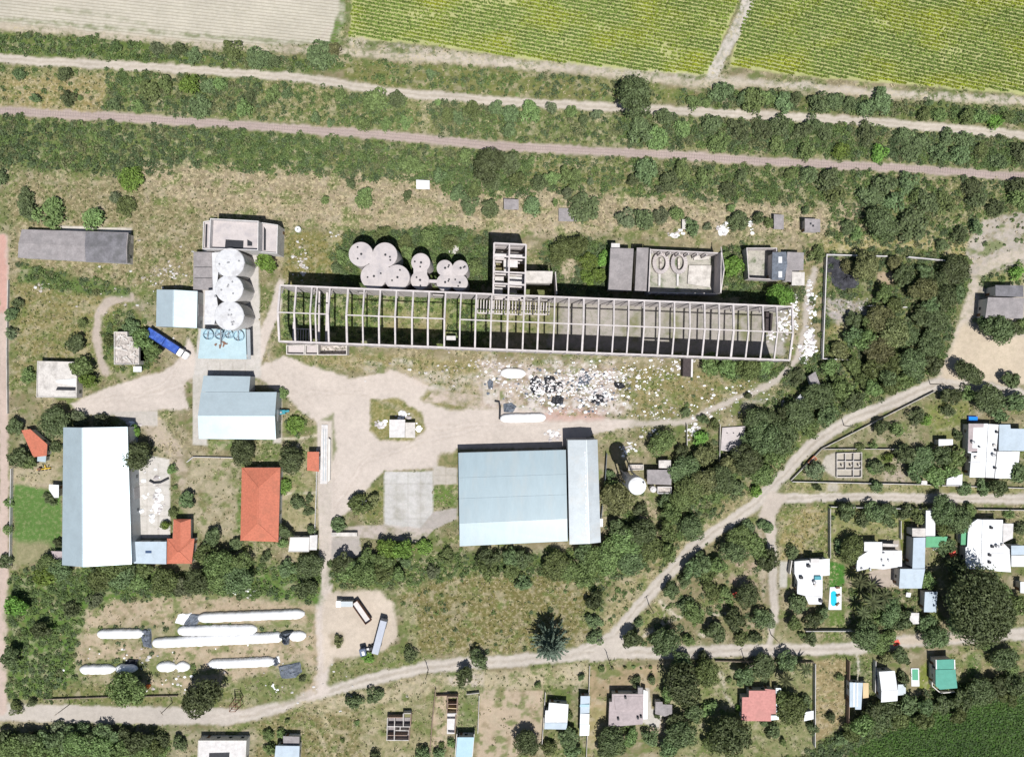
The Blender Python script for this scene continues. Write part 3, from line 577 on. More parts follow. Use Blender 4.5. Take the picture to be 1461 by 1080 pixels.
# eastern lots
paint([(1128, 688), (1172, 640), (1330, 560), (1400, 580), (1385, 690), (1330, 690)], (140, 134, 104), green=.6, straw=.2, soft=3); paint([(1320, 575), (1390, 572), (1378, 628), (1330, 622)], (126, 132, 72), a=.9, green=.5, soft=8); paint([(1261, 663), (1290, 660), (1298, 690), (1262, 690)], (178, 164, 150), soft=3)
paint([(1120, 690), (1350, 692), (1461, 696), (1461, 704), (1300, 703), (1120, 704)], (148, 144, 100), a=.8, green=.6, soft=2)
paint([(1113, 728), (1178, 722), (1180, 790), (1150, 795), (1113, 800)], (150, 138, 92), straw=.6, green=.6, soft=4, rough=6); paint([(1150, 770), (1178, 760), (1178, 795), (1150, 795)], (106, 118, 64), a=.8, soft=6)
paint([(1184, 724), (1300, 724), (1300, 775), (1184, 780)], (140, 140, 92), green=.6, soft=3); paint([(1284, 740), (1300, 740), (1300, 790), (1284, 790)], (112, 118, 58), soft=2, rough=1)
paint([(1183, 800), (1205, 806), (1206, 830), (1202, 838), (1183, 838)], (70, 124, 46), soft=1.5, rough=2, cls='lawn'); paint([(1183, 871), (1205, 871), (1206, 893), (1183, 893)], (96, 122, 56), soft=2, cls='lawn'); paint([(1206, 815), (1214, 830), (1214, 870), (1206, 870)], (172, 158, 136), soft=2)
paint([(1328, 785), (1370, 780), (1365, 840), (1325, 845)], (138, 138, 92), green=.7, straw=.3, soft=4); paint([(1105, 890), (1215, 896), (1180, 918), (1103, 918)], (146, 140, 106), green=.6, soft=3); paint([(1180, 900), (1212, 897), (1195, 912), (1172, 915)], (104, 122, 66), soft=3)
paint([(1278, 915), (1300, 905), (1350, 905), (1390, 898), (1400, 910), (1300, 920)], (206, 190, 170), a=.7, soft=3)
paint([(1210, 840), (1340, 840), (1340, 905), (1212, 895)], (92, 98, 62), a=.9, green=.8, veg=.2, soft=5)
# bottom-right field
CROPC = [(1185, 1100), (1230, 1062), (1290, 1030), (1350, 1012), (1410, 1000), (1461, 992), (1540, 985), (1540, 1142), (1180, 1142)]
paint([(1090, 1100), (1150, 1075), (1205, 1040), (1240, 1015), (1330, 985), (1461, 965), (1540, 955), (1540, 1000), (1410, 1010), (1290, 1040), (1200, 1095)], (72, 88, 50), green=.8, veg=.7, soft=6, rough=8)
paint(CROPC, (72, 104, 46), green=.35, straw=0, furrow=0, soft=6, rough=6, cls='green_field', blk=1, veg=0)
paint([(1165, 1080), (1200, 1062)], (190, 182, 166), line=4, a=.8, soft=2)
# pads
def pad(P, c=CONC, soft=1.0, rough=.5, **k): paint(P, c, soft=soft, rough=rough, cls='concrete_yard', blk=1, veg=0, straw=.06, green=.12, **k)
pad([(290, 350), (368, 352), (372, 470), (372, 540), (276, 540), (283, 470), (280, 412), (290, 410)], (208, 202, 196)); pad([(275, 535), (296, 535), (296, 636), (275, 634)], (206, 200, 192)); pad([(390, 560), (402, 560), (402, 632), (390, 632)], (206, 198, 190))
pad([(191, 655), (205, 648), (242, 655), (243, 768), (190, 768)], (218, 212, 205)); pad([(155, 588), (225, 586), (225, 608), (190, 608)], (202, 194, 186))
pad([(548, 673), (618, 672), (618, 755), (600, 762), (548, 748)], (206, 203, 200)); pad([(618, 664), (652, 668), (652, 690), (618, 692)], (198, 190, 180)); pad([(618, 730), (652, 724), (652, 740), (620, 755), (590, 765)], (184, 176, 170))
pad([(548, 748), (620, 755), (600, 775), (500, 765), (480, 765), (480, 752)], (196, 184, 176), noise=.4); pad([(474, 766), (513, 764), (516, 790), (500, 800), (472, 797)], (184, 176, 170))
pad([(86, 322), (188, 326), (187, 334), (86, 330)], (214, 206, 196)); pad([(452, 600), (474, 600), (474, 700), (468, 800), (460, 840), (456, 800), (453, 700)], (207, 196, 186)); 
pad([(620, 556), (700, 566), (712, 556), (715, 580), (690, 584), (605, 572)], (204, 188, 176), noise=.5)
pad([(1193, 645), (1230, 645), (1230, 682), (1193, 682), (1170, 668), (1178, 650)], (196, 188, 176)); pad([(1180, 690), (1196, 688), (1196, 702), (1180, 700)], (190, 182, 172), noise=.3)
pad([(1240, 815), (1301, 800), (1301, 836), (1258, 838), (1240, 830)], (190, 176, 164)); pad([(1258, 770), (1283, 770), (1285, 790), (1258, 786)], (180, 170, 158)); pad([(1112, 800), (1125, 800), (1122, 838), (1112, 838)], (200, 195, 186))
pad([(913, 980), (926, 982), (930, 1010), (945, 1020), (940, 1040), (915, 1030)], (204, 198, 190))
for x0, y0, x1, y1, nx, ny, c_ in ((548, 674, 617, 756, 4, 5, (160, 156, 148)), (193, 662, 242, 766, 3, 7, (158, 150, 138)), (620, 667, 651, 690, 2, 2, (150, 142, 128)), (278, 518, 368, 536, 5, 1, (168, 160, 152)), (376, 480, 372, 540, 1, 1, (170, 160, 150))):
    for i in range(1, nx): paint([(x0 + (x1 - x0) * i / nx, y0), (x0 + (x1 - x0) * i / nx, y1)], c_, line=.9, soft=1.1, rough=.4, a=.55)
    for j in range(1, ny): paint([(x0, y0 + (y1 - y0) * j / ny), (x1, y0 + (y1 - y0) * j / ny)], c_, line=.9, soft=1.1, rough=.4, a=.5)
for P in ([(558, 690), (575, 690), (578, 745), (560, 742)], [(597, 690), (606, 688), (608, 752), (596, 750)]): paint(P, (172, 167, 158), a=.6, soft=6, noise=.5)
# patches of bare soil, pale dust and fresh green at a few metres' scale
m3 = fbm(GX / 11, GY / 9, 131, 4); m4 = fbm(GX / 17, GY / 12, 151, 4); open_ = (Cls == 0) * np.clip(1 - Blk, 0, 1)
for mm, c_, k_ in ((np.clip((m3 - .56) * 9, 0, 1), (190, 177, 154), .5), (np.clip((m4 - .57) * 9, 0, 1), (104, 120, 62), .78), (np.clip((.40 - m3) * 9, 0, 1), (132, 120, 88), .5)):
    f_ = (mm * k_ * open_)[..., None]; Col = Col * (1 - f_) + np.array(A(*c_)) * f_
RF = [(690, 512), (900, 515), (905, 590), (780, 592), (690, 575)]
sl, wg, _ = weight(RF, False, 0, 8, 10); p1 = np.clip((fbm(GX[sl] / 7, GY[sl] / 6, 171, 4) - .5) * 8, 0, 1) * wg; p2 = np.clip((.44 - fbm(GX[sl] / 8, GY[sl] / 6, 181, 4)) * 8, 0, 1) * wg
Col[sl] = Col[sl] * (1 - .7 * p1[..., None]) + np.array(A(228, 220, 216)) * .7 * p1[..., None]; Col[sl] = Col[sl] * (1 - .6 * p2[..., None]) + np.array(A(140, 118, 104)) * .6 * p2[..., None]
for x0, y0, x1, y1 in ((600, 528, 640, 545), (648, 530, 690, 548), (612, 548, 660, 556), (690, 525, 712, 575), (520, 515, 545, 530), (560, 512, 590, 522)): paint([(x0, y0), (x1, y0 + 2), (x1 - 1, y1 + 2), (x0 - 1, y1)], (204, 196, 184), soft=1.5, rough=3, a=.7, noise=.6)
for x in (655, 690, 712): paint([(x, 520), (x - 2, 575)], (120, 112, 92), line=1.2, soft=1, rough=2, a=.5, noise=.5)
# footprint colour of far surroundings is the base mix; mesh it
Zg = (fbm(GX / 25, GY / 25, 77, 3) - .5) * .10
me_verts = np.stack([(GX - CX) * S, (CY - GY) * S, Zg], -1).reshape(-1, 3)
colf = np.concatenate([np.clip(Col, .002, .9), np.ones((NY, NX, 1))], -1).reshape(-1, 4); detf = np.concatenate([np.clip(Det, 0, 1), np.ones((NY, NX, 1))], -1).reshape(-1, 4)
ii, jj = np.meshgrid(np.arange(NX - 1), np.arange(NY - 1)); i0 = (jj * NX + ii).ravel()
quads = np.stack([i0 + NX, i0 + NX + 1, i0 + 1, i0], -1); qc = Cls[:-1, :-1].ravel()
def big_mesh(name, verts, quads, mats, cols=None, attr="Col", extra=None):
    me = bpy.data.meshes.new(name); nf = len(quads); k = quads.shape[1]
    me.vertices.add(len(verts)); me.vertices.foreach_set('co', np.ascontiguousarray(verts, np.float32).ravel())
    me.loops.add(nf * k); me.loops.foreach_set('vertex_index', np.ascontiguousarray(quads, np.int32).ravel())
    me.polygons.add(nf); me.polygons.foreach_set('loop_start', np.arange(nf, dtype=np.int32) * k); 
    for m in mats: me.materials.append(m)
    for nm, c in ((attr, cols),) + (tuple(extra) if extra else ()):
        if c is not None:
            a = me.attributes.new(nm, 'FLOAT_COLOR', 'POINT'); a.data.foreach_set('color', np.ascontiguousarray(c, np.float32).ravel())
    me.update(calc_edges=True); me.validate()
    o = bpy.data.objects.new(name, me); COL.objects.link(o); return o
GLAB = {'ground': 'dry olive brown earth with straw and green weeds spread under everything', 'dirt_road': 'pale beige dirt roads running between the lots and fields', 'railway_bed': 'pinkish gravel bed running straight across below the top dirt road',
        'ploughed_field': 'bare pale ploughed field in the top left corner', 'crop_field': 'pale soil of the row crop fields at the top', 'farm_track': 'narrow beige track along the edge of the crop fields', 'factory_yard': 'pale trodden dirt yard between the sheds and the ruin',
        'footpath': 'thin pale footpaths worn through the grass', 'concrete_yard': 'pale worn concrete slabs beside the sheds and houses', 'lawn': 'small bright green lawns beside the houses', 'green_field': 'dark green field filling the bottom right corner'}
for k, cn in enumerate(CLASSES):
    q = quads[qc == k]
    if not len(q): continue
    u, inv = np.unique(q, return_inverse=True)
    o = big_mesh(cn, me_verts[u], inv.reshape(-1, 4), [M['ground']], colf[u], "Col", [("Det", detf[u])])
    tag(o, GLAB[cn], cn.replace('_', ' ').split()[-1] if cn != 'ground' else 'ground', kind='structure')
def sample(arr, x, y):
    i = np.clip(np.searchsorted(gx, x), 0, NX - 1); j = np.clip(np.searchsorted(gy, y), 0, NY - 1); return arr[j, i]
def nth_(i): return ('first', 'second', 'third', 'fourth')[i]
D='d';Mm='m'
TREES = {
(0,0): [(865,265,38,'p'),(985,275,45,'d'),(1070,300,52,'d'),(1270,285,62,'m'),(1395,330,62,'d'),(110,410,32,'d'),(350,400,50,'d'),(190,540,34,'d'),(370,550,46,'d'),(440,545,20),(710,985,62,'b'),(830,490,72,'m'),(910,470,50),(1030,460,62,'b'),(1130,480,55,'d'),(1090,590,70,'d'),(1210,470,45),(1380,520,40,'d'),(1330,600,50),(620,580,45,'d'),(760,590,40),(10,980,42,'d'),(140,1075,50,'d')],
(1,0): [(35,330,70,'d'),(112,335,45,'d'),(350,290,88,'d'),(425,270,50,'o'),(100,510,55),(165,515,36,'d'),(380,530,36),(460,525,36),(50,575,25,'d'),(330,655,36,'d'),(405,680,26,'d'),(640,560,85),(780,550,50,'d'),(590,680,50),(720,680,42),(820,680,42),(955,405,36,'d'),(1000,565,20),(1050,630,50),(1110,640,46,'d'),(1200,600,56),(1310,600,52,'d'),(1400,620,52,'d'),(1400,720,50,'d'),(850,900,72),(1000,970,42,'d'),(1150,850,52),(1280,900,92,'d'),(1400,880,80,'d'),(520,1005,30,'d'),(1100,1065,42,'d'),(590,1075,42,'m'),(1300,1000,55,'d')],
(2,0): [(685,530,108,'d'),(1145,500,70,'d'),(1000,555,46),(1060,570,36),(1330,540,76),(1270,535,42,'d'),(1410,540,50),(110,600,66),(225,605,42,'p'),(325,615,36),(390,660,36,'d'),(470,630,36,'p'),(0,620,50,'d'),(720,700,82,'d'),(850,650,62,'d'),(800,760,70),(1100,690,62,'d'),(1250,700,72,'d'),(1380,700,62,'d'),(950,720,62),(1130,790,60),(110,890,28),(300,960,40),(350,980,62),(430,1005,26,'p'),(740,930,72,'d'),(860,990,72,'d'),(940,950,62),(1050,980,52),(1260,960,46,'d'),(1190,1040,52,'d'),(665,985,42,'d'),(230,980,52),(820,1040,26,'p'),(40,980,60,'m'),(150,1010,50,'d')],
(3,0): [(20,540,50),(100,560,70,'d'),(170,540,46,'d'),(300,580,62,'d'),(370,560,66,'d'),(470,570,46,'d'),(560,590,62,'d'),(650,560,76,'d'),(905,570,28,'d'),(870,640,50),(960,630,42),(1100,640,50),(1180,640,50),(1260,660,46,'b'),(1340,640,42),(80,690,60,'d'),(60,800,60),(200,720,60,'d'),(270,690,50,'d'),(340,740,60,'d'),(230,830,52),(420,820,60,'b'),(570,720,72,'d'),(620,850,52,'b'),(760,740,62,'d'),(800,830,62,'d'),(870,770,62,'d'),(950,830,62,'d'),(1000,760,55,'d'),(1120,770,62,'d'),(1080,850,60,'d'),(1200,830,52),(1280,880,55,'d'),(1400,850,62,'d'),(130,960,42),(250,960,52,'d'),(370,1000,82,'d'),(640,1020,82,'d'),(780,1010,62,'d'),(830,1070,50),(1150,1030,62,'d'),(1390,1030,62,'d')],
(0,1): [(145,105,60,'d'),(290,120,78),(520,145,68,'m'),(690,85,50),(630,50,36,'p'),(400,850,56,'d'),(440,980,60),(480,1050,48,'b'),(720,770,46,'d'),(100,620,32,'d'),(55,690,38,'d'),(60,800,30,'p'),(460,730,30),(600,830,30),(780,830,60,'m'),(840,900,50,'m'),(1460,400,60,'b'),(150,1040,45,'m')],
(1,1): [(595,60,46),(385,65,25),(830,40,28,'d'),(1110,40,46),(1165,95,50,'d'),(1200,20,45),(1290,110,46,'d'),(40,400,46,'b'),(440,440,35,'d'),(700,240,45,'m'),(830,290,45,'m'),(960,280,50,'m'),(1060,290,40,'m'),(1200,430,45,'m'),(850,350,40,'m'),(480,360,36)],
(2,1): [(110,75,56,'d'),(390,100,78,'d'),(300,20,40,'p'),(240,70,20),(630,175,50,'p'),(740,180,64,'d'),(820,150,42,'p'),(905,140,42),(990,200,46,'d'),(1070,205,22,'p'),(1200,105,26),(1255,170,52,'d'),(1360,165,36,'d'),(1420,190,32),(300,320,72),(380,300,52),(430,400,46,'b'),(485,465,46,'b'),(415,480,42,'b'),(500,385,40,'b'),(400,490,52),(1220,420,62,'b'),(1180,370,30),(1100,965,62),(1200,980,62),(1300,990,72),(1400,970,52),(250,380,40,'m')],
(3,1): [(380,30,70),(600,50,82,'d'),(700,60,62,'d'),(660,180,92,'d'),(820,190,82,'d'),(640,240,50),(900,80,82,'d'),(1000,60,70),(1180,60,62,'d'),(1270,110,52,'d'),(1380,50,60),(1165,220,38,'d'),(1080,245,42,'d'),(970,300,38,'d'),(460,210,36,'d'),(220,115,28,'d'),(510,240,36),(300,350,42),(560,420,82,'o'),(740,400,52,'o'),(660,570,52),(770,480,62,'d'),(900,460,52,'d'),(880,550,72,'o'),(960,500,62,'d'),(1060,440,82,'d'),(1100,400,42),(1000,600,72,'d'),(930,640,62,'d'),(1050,580,62,'d'),(500,720,52,'d'),(650,720,82,'o'),(720,790,82,'o'),(560,830,62),(640,880,82,'o'),(780,800,72,'d'),(880,700,62,'d'),(960,720,72,'d'),(930,850,72,'d'),(830,960,82,'d'),(940,960,62,'d'),(720,960,62),(600,980,62),(500,970,52),(80,590,72,'b'),(420,890,52,'o'),(370,980,52),(185,1030,46,'d'),(1290,770,88,'d'),(1230,740,52,'d'),(1380,770,48,'d'),(1130,1010,72,'d'),(1360,1050,52,'d'),(1390,450,42,'b'),(1420,750,42),(500,810,60,'d'),(590,740,55,'m'),(720,640,50,'m'),(450,420,45,'o'),(400,1040,55,'m'),(560,1050,55,'m'),(680,1040,55,'d'),(770,1050,50,'m')],
(0,2): [(70,265,48,'d'),(280,250,88,'d'),(420,220,50,'p'),(560,220,38,'p'),(100,440,62,'d'),(150,455,50),(305,375,30,'d'),(735,430,84,'d'),(270,655,38,'d'),(1020,670,50,'d'),(1330,410,72,'d'),(1160,880,55,'d'),(1130,970,62),(1290,915,42,'d'),(1200,1020,80,'m'),(1310,1020,70,'m'),(610,1010,90,'m'),(560,1050,60),(780,1050,52),(50,690,25),(45,820,30),(30,1000,36,'d'),(260,1040,72),(320,900,30,'d'),(940,500,26),(960,600,16),(950,740,26),(910,810,28,'b'),(745,290,30,'b'),(700,1050,60,'d')],
(1,2): [(185,450,76,'d'),(155,590,38,'b'),(225,690,42,'d'),(295,655,26,'d'),(295,735,28,'d'),(300,825,28,'d'),(150,830,55,'d'),(150,900,30),(60,975,32,'d'),(160,1050,46,'d'),(295,1040,72,'d'),(450,800,38,'d'),(570,700,62,'m'),(640,680,40,'o'),(720,940,62,'b'),(810,940,62,'b'),(930,930,42,'b'),(610,1000,62),(470,1015,62,'d'),(540,1045,52,'d'),(700,1015,62),(825,1015,28,'d'),(1280,1000,66,'d'),(1400,985,52,'d'),(1060,970,42),(150,90,32),(215,250,45,'b')],
(2,2): [(60,1000,60,'d'),(250,1040,82),(590,830,62,'d'),(540,990,90),(640,900,90),(720,850,80,'d'),(760,950,80),(700,720,38,'d'),(590,660,95,'o'),(830,360,76),(940,420,52,'d'),(960,500,82,'d'),(1000,600,92),(860,680,52,'d'),(880,740,62),(1000,830,72,'d'),(1060,570,80,'o'),(1150,560,82,'d'),(1300,350,52,'d'),(1350,230,72,'d'),(1400,330,92,'d'),(1300,450,92,'d'),(1200,480,62,'o'),(1250,590,42,'d'),(1390,530,72),(1350,620,36,'b'),(1110,640,60),(540,520,26,'d'),(860,960,60),(960,185,26,'d'),(1300,90,22,'d'),(1050,220,30,'d'),(1120,250,30),(1310,820,46,'d'),(1380,800,26,'d'),(1260,890,72),(1220,960,72,'d'),(1350,930,62),(1050,1020,62,'d'),(1150,1040,62),(1390,1000,52),(450,1010,80,'m'),(400,960,60,'d'),(660,1010,80,'d'),(860,860,60,'m'),(940,660,70,'m'),(1060,420,60,'o'),(560,600,50,'m'),(1050,320,45,'b')],
(3,2): [(30,250,72,'d'),(100,330,92,'d'),(60,430,62),(200,200,82,'d'),(300,100,82,'d'),(350,200,62,'d'),(250,280,52),(30,530,72,'b'),(120,190,52,'d'),(420,60,62),(500,130,62,'d'),(600,40,62),(700,40,60),(1040,100,56,'d'),(1120,95,42),(1020,180,40,'d'),(1240,110,82,'d'),(1290,180,62,'d'),(1390,130,62,'d'),(845,205,44,'d'),(880,235,36,'b'),(660,265,52,'d'),(720,280,40),(1060,305,28,'d'),(600,370,22),(530,375,30),(285,510,56,'p'),(620,480,46,'d'),(600,505,30),(685,490,28),(780,420,62,'d'),(880,450,72,'d'),(980,430,62,'d'),(1060,440,62),(830,520,52,'d'),(950,540,62),(1040,510,50),(620,590,36,'d'),(1205,590,42,'d'),(1290,600,52,'d'),(1410,520,62,'d'),(1100,612,34,'d'),(680,440,30,'b'),(285,595,22,'d'),(460,735,56,'d'),(540,790,46,'d'),(610,740,62,'d'),(690,760,62,'d'),(780,730,42,'d'),(840,760,46),(990,730,75,'d'),(1080,780,72,'d'),(1000,830,52),(1130,740,42),(490,950,76),(150,970,42,'d'),(20,820,30,'d'),(30,1000,62,'d'),(1010,930,56,'d'),(1060,1030,62,'d'),(1400,830,42,'d'),(1340,745,26),(375,770,14,'d'),(425,930,45,'d')],
(0,3): [(240,85,68,'b'),(300,60,70,'d'),(390,265,40,'d'),(225,385,52,'d'),(55,530,56,'d'),(85,250,62,'b'),(550,100,72),(650,80,82,'d'),(750,120,62),(900,120,72),(1080,120,72,'d'),(1200,110,82),(1300,110,82,'d'),(685,715,98),(1105,760,108,'d'),(90,800,36),(185,775,28,'d'),(140,970,62,'d'),(60,1030,72),(240,1000,62,'d'),(330,1000,62,'d'),(420,1010,72),(455,940,40,'d'),(560,960,62,'d'),(540,1040,72),(690,980,52,'d'),(660,1045,62),(820,985,56,'d'),(850,1035,52),(990,1010,42,'d'),(790,1050,52),(200,1040,60,'m'),(380,965,50,'d'),(480,1000,60,'d'),(610,1005,60,'d'),(740,1005,60,'d'),(10,1000,60,'d'),(160,1065,60,'m'),(880,990,45,'d'),(290,1050,60,'m'),(530,220,40,'p'),(1000,150,60,'p'),(320,930,45,'p')],
(1,3): [(160,60,52),(290,60,62,'d'),(270,160,56,'d'),(500,60,62),(600,75,72),(700,65,62),(790,65,52),(1280,50,66),(1410,65,52),(965,65,36,'p'),(850,530,46,'d'),(1225,545,55,'d'),(1145,640,52,'d'),(550,775,44,'d'),(665,745,44,'d'),(250,650,22,'d'),(70,960,30),(135,950,28),(75,1030,36),(620,540,30,'b'),(480,990,15),(1020,1010,15),(1070,1000,26),(170,880,15),(560,890,15),(1000,1060,36,'d'),(920,1065,40,'d'),(650,1075,35,'d'),(455,435,30,'o')],
(2,3): [(70,130,42,'d'),(300,60,72),(400,100,62),(460,220,52,'d'),(460,340,46,'d'),(450,420,42,'d'),(695,345,28,'d'),(750,280,10),(880,165,52,'d'),(950,110,42,'d'),(1000,50,62,'d'),(1080,70,52),(970,240,42,'d'),(1010,290,62),(1100,160,52),(1180,180,42),(1300,195,70,'d'),(680,440,66,'d'),(850,445,82,'d'),(975,440,36),(1130,400,62,'d'),(1230,330,62,'d'),(1380,320,56,'d'),(1270,430,42),(1330,420,36,'d'),(950,690,112,'d'),(1080,620,72,'m'),(890,730,62),(1290,640,66,'d'),(1390,600,72,'d'),(690,660,30,'d'),(770,645,26,'d'),(495,595,18),(555,590,10),(625,585,10),(670,580,10),(710,590,8),(765,585,10),(822,580,9),(1080,820,46),(900,900,62,'d'),(940,960,82,'d'),(1200,970,112,'d'),(1100,1000,52),(800,850,22,'d'),(760,980,46,'d'),(560,1000,82,'d'),(640,980,62),(520,1040,62,'d'),(310,990,62,'d'),(330,1050,52,'d'),(80,1010,72,'d'),(210,1030,40),(1250,810,20,'b'),(380,640,20,'d'),(140,680,18),(1200,650,20),(1160,830,15),(1390,890,22,'d'),(1415,940,26,'d'),(650,900,40),(320,850,28),(940,560,60,'d'),(1060,530,36,'d'),(1010,850,55,'d'),(870,1030,60,'d')],
(3,3): [(190,240,62,'d'),(170,330,52),(270,330,52,'d'),(310,300,42,'d'),(20,340,42,'p'),(520,110,48,'k'),(580,130,48,'k'),(590,220,66,'k'),(650,190,58,'k'),(540,280,48,'k'),(700,290,72,'d'),(640,300,42),(760,330,62,'d'),(560,410,82,'d'),(620,455,72),(690,400,42),(950,430,72,'d'),(900,350,52,'d'),(1200,260,200,'d'),(1400,250,62),(900,110,52),(760,510,62,'d'),(660,530,36,'o'),(760,640,36,'d'),(1330,550,70,'d'),(1370,590,42),(130,560,62,'d'),(110,650,48,'k'),(220,590,48,'k'),(160,830,82),(100,760,52),(220,770,36,'d'),(40,930,42,'d'),(100,1000,22),(260,910,30,'d'),(365,850,30,'d'),(600,840,62,'d'),(700,820,62,'d'),(650,880,62,'d'),(540,900,62),(800,800,62,'d'),(900,800,62,'d'),(1000,800,62,'d'),(1100,770,62,'d'),(1200,720,72,'d'),(1280,700,62,'d'),(1380,690,62,'d'),(480,950,52),(420,980,42,'d'),(750,880,52),(880,870,62),(1050,850,62),(1350,760,52),(210,410,22),(260,420,36,'d'),(420,640,26),(1210,460,26),(1100,330,90,'d'),(1310,330,80,'d'),(1280,180,80,'m'),(1100,220,80,'m')],
}
# ---------------------------------------------------------------- buildings
FOOT = []
_b0 = building
def building(name, label, cat, q, h, *a, **k):
    FOOT.append([(W(x, y, h)[0] / S + CX, CY - W(x, y, h)[1] / S) for x, y in q]); return _b0(name, label, cat, q, h, *a, **k)
def Z(c, r, *p): return [(TX0[c] + x * ZF0, TY0[r] + y * ZF0) for x, y in p]
TX0 = [0, 365, 730, 1091]; TY0 = [0, 270, 540, 800]; ZF0 = 370 / 1427
def vent(root, x, y, h, r=.35, hh=.7, m='steel'):
    p = W(x, y, h); return MB().cyl(p, r, h + .1, h + .1 + hh, n=12).build('roof_vent', m, r_parts[root.name])
def rbox(root, q, h, hh, name='roof_box', m='whitewall'):
    return MB().prism([W(x, y, h) for x, y in q], h + .1, h + hh).build(name, m, r_parts[root.name])
# long grey shed
b = building('storage_shed', 'long weathered grey cement-roofed shed below a row of round trees', 'shed', Z(0, 1, (122, 222), (708, 240), (702, 411), (100, 378)), 4.2, 'gable', 'asbestoslight', 'concrete', dh=.7, frac=.5, group=None, big=True)
Q = [W(*p, 4.3) for p in Z(0, 1, (474, 236), (702, 243), (697, 408), (474, 402))]
tl, tr, br, bl = Q; ml, mr = lerp(tl, bl, .48), lerp(tr, br, .48)
MB().add([(*tl, 4.44), (*tr, 4.44), (*mr, 5.13), (*ml, 5.13), (*br, 4.44), (*bl, 4.44), (*tl, 4.5), (*tr, 4.5), (*mr, 5.19), (*ml, 5.19), (*br, 4.5), (*bl, 4.5)], [(0, 1, 2, 3), (3, 2, 4, 5), (6, 7, 8, 9), (9, 8, 10, 11), (0, 1, 7, 6), (4, 5, 11, 10), (0, 6, 9, 3), (3, 9, 11, 5), (1, 2, 8, 7), (2, 4, 10, 8)]).build('roof_sheet', 'asbestos', r_parts[b.name])
# broken flat roofed hut
b = building('ruined_hut', 'flat grey concrete hut with a broken white corner, by the left dirt road', 'hut', Z(0, 1, (208, 945), (428, 950), (425, 1148), (203, 1145)), 3.2, 'flat', 'concrete', 'concrete', par=.35)
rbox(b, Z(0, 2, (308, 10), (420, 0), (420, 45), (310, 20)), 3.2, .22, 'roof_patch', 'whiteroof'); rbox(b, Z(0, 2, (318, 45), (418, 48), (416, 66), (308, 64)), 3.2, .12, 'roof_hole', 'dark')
# ruined house with fallen roof
b = building('ruined_house', 'roofless grey house full of rubble beside the blue truck', 'house', Z(0, 1, (632, 785), (705, 785), (705, 812), (770, 812), (770, 965), (632, 965)), 2.9, 'flat', 'rubble', 'concrete', par=.6)
rbox(b, Z(0, 1, (765, 868), (808, 868), (808, 945), (765, 945)), 2.4, .1, 'side_room', 'rubble')
bb = MB()
for i in range(26):
    x, y = 640 + 120 * random.random(), 800 + 150 * random.random()
    if y < 815 and x > 700: continue
    p = Z(0, 1, (x, y))[0]; bb.obox(W(*p, 3), random.random() * 3, 1.2 + random.random() * 1.6, .25 + .4 * random.random(), 2.95, 3.15 + random.random() * .4)
bb.build('rubble_heap', 'concrete', r_parts[b.name])['kind'] = 'stuff'; building('water_box', 'small white concrete box in front of the roofless rubble house', 'hut', Z(0, 1, (735, 975), (780, 975), (780, 1005), (735, 1005)), 1.4, 'flat', 'whiteroof', win=False)
# gabled white barn
b = building('barn', 'small gabled white metal barn just left of the silos', 'barn', Z(0, 1, (864, 553), (1088, 562), (1084, 764), (860, 756)), 5.0, 'gable', 'metal', 'metalgrey', dh=1.5, axis='y', frac=.46, over=.1, big=True)
# silo block
b = building('store_building', 'low flat grey slab store against the left side of the silos', 'store', Z(0, 1, (1066, 345), (1172, 348), (1170, 556), (1064, 553)), 4.0, 'flat', 'asbestoslight', 'concrete')
sb = MB()
for yy in (428, 488): sb.prism([W(*p, 4.2) for p in Z(0, 1, (1070, yy), (1165, yy), (1165, yy + 3), (1070, yy + 3))], 4.19, 4.25)
sb.build('roof_joint', 'dark', r_parts[b.name])
for k, (x, y, rr, dd) in enumerate(((1265, 405, 80, 'speckled worn top, highest of the three'), (1262, 548, 76, 'pale panelled top, middle of the three'), (1262, 695, 80, 'smooth white top, beside the four small bins'))):
    p = Z(0, 1, (x, y))[0]; h = 10.5; c = W(*p, h); R_ = rr * ZF0 * S * (1 - h / CAMH)
    t = thing('silo', f'big white round concrete silo with {dd}', 'silo', (*c, 0), 'white silos by the pale blue canopy'); FOOT.append([(c[0] / S + CX + a * rr * .27, CY - c[1] / S + e * rr * .27) for a, e in ((-1, -1), (1, -1), (1, 1), (-1, 1))])
    MB().cyl(c, R_, 0, h, n=48).build('wall', 'concretew', t); rf = MB().cyl(c, R_ * 1.015, h + .01, h + .25, R_ * .98, n=48, dome=.3).build('roof', 'silotop', t)
    for i in range(4 + k): a = random.random() * 6.28; q = random.random() * R_ * .7; MB().cyl((c[0] + math.cos(a) * q, c[1] + math.sin(a) * q), .28, h + .5, h + .85, n=10).build('hatch', 'steel', rf)
    MB().box(c[0] + R_ * .98, c[1] - .3, 0, c[0] + R_ * 1.05, c[1] + .3, h).build('ladder', 'steel', t)
b = building('elevator_house', 'tall narrow white block filling the gap left of the silos', 'building', Z(0, 1, (1168, 350), (1215, 345), (1190, 570), (1200, 640), (1180, 745), (1125, 745), (1130, 560), (1172, 555)), 8.0, 'flat', 'silotop', 'whitewall', win=False)
for x, y in ((1212, 440), (1216, 468), (1210, 502), (1188, 590)): vent(b, *Z(0, 1, (x, y))[0], 8)
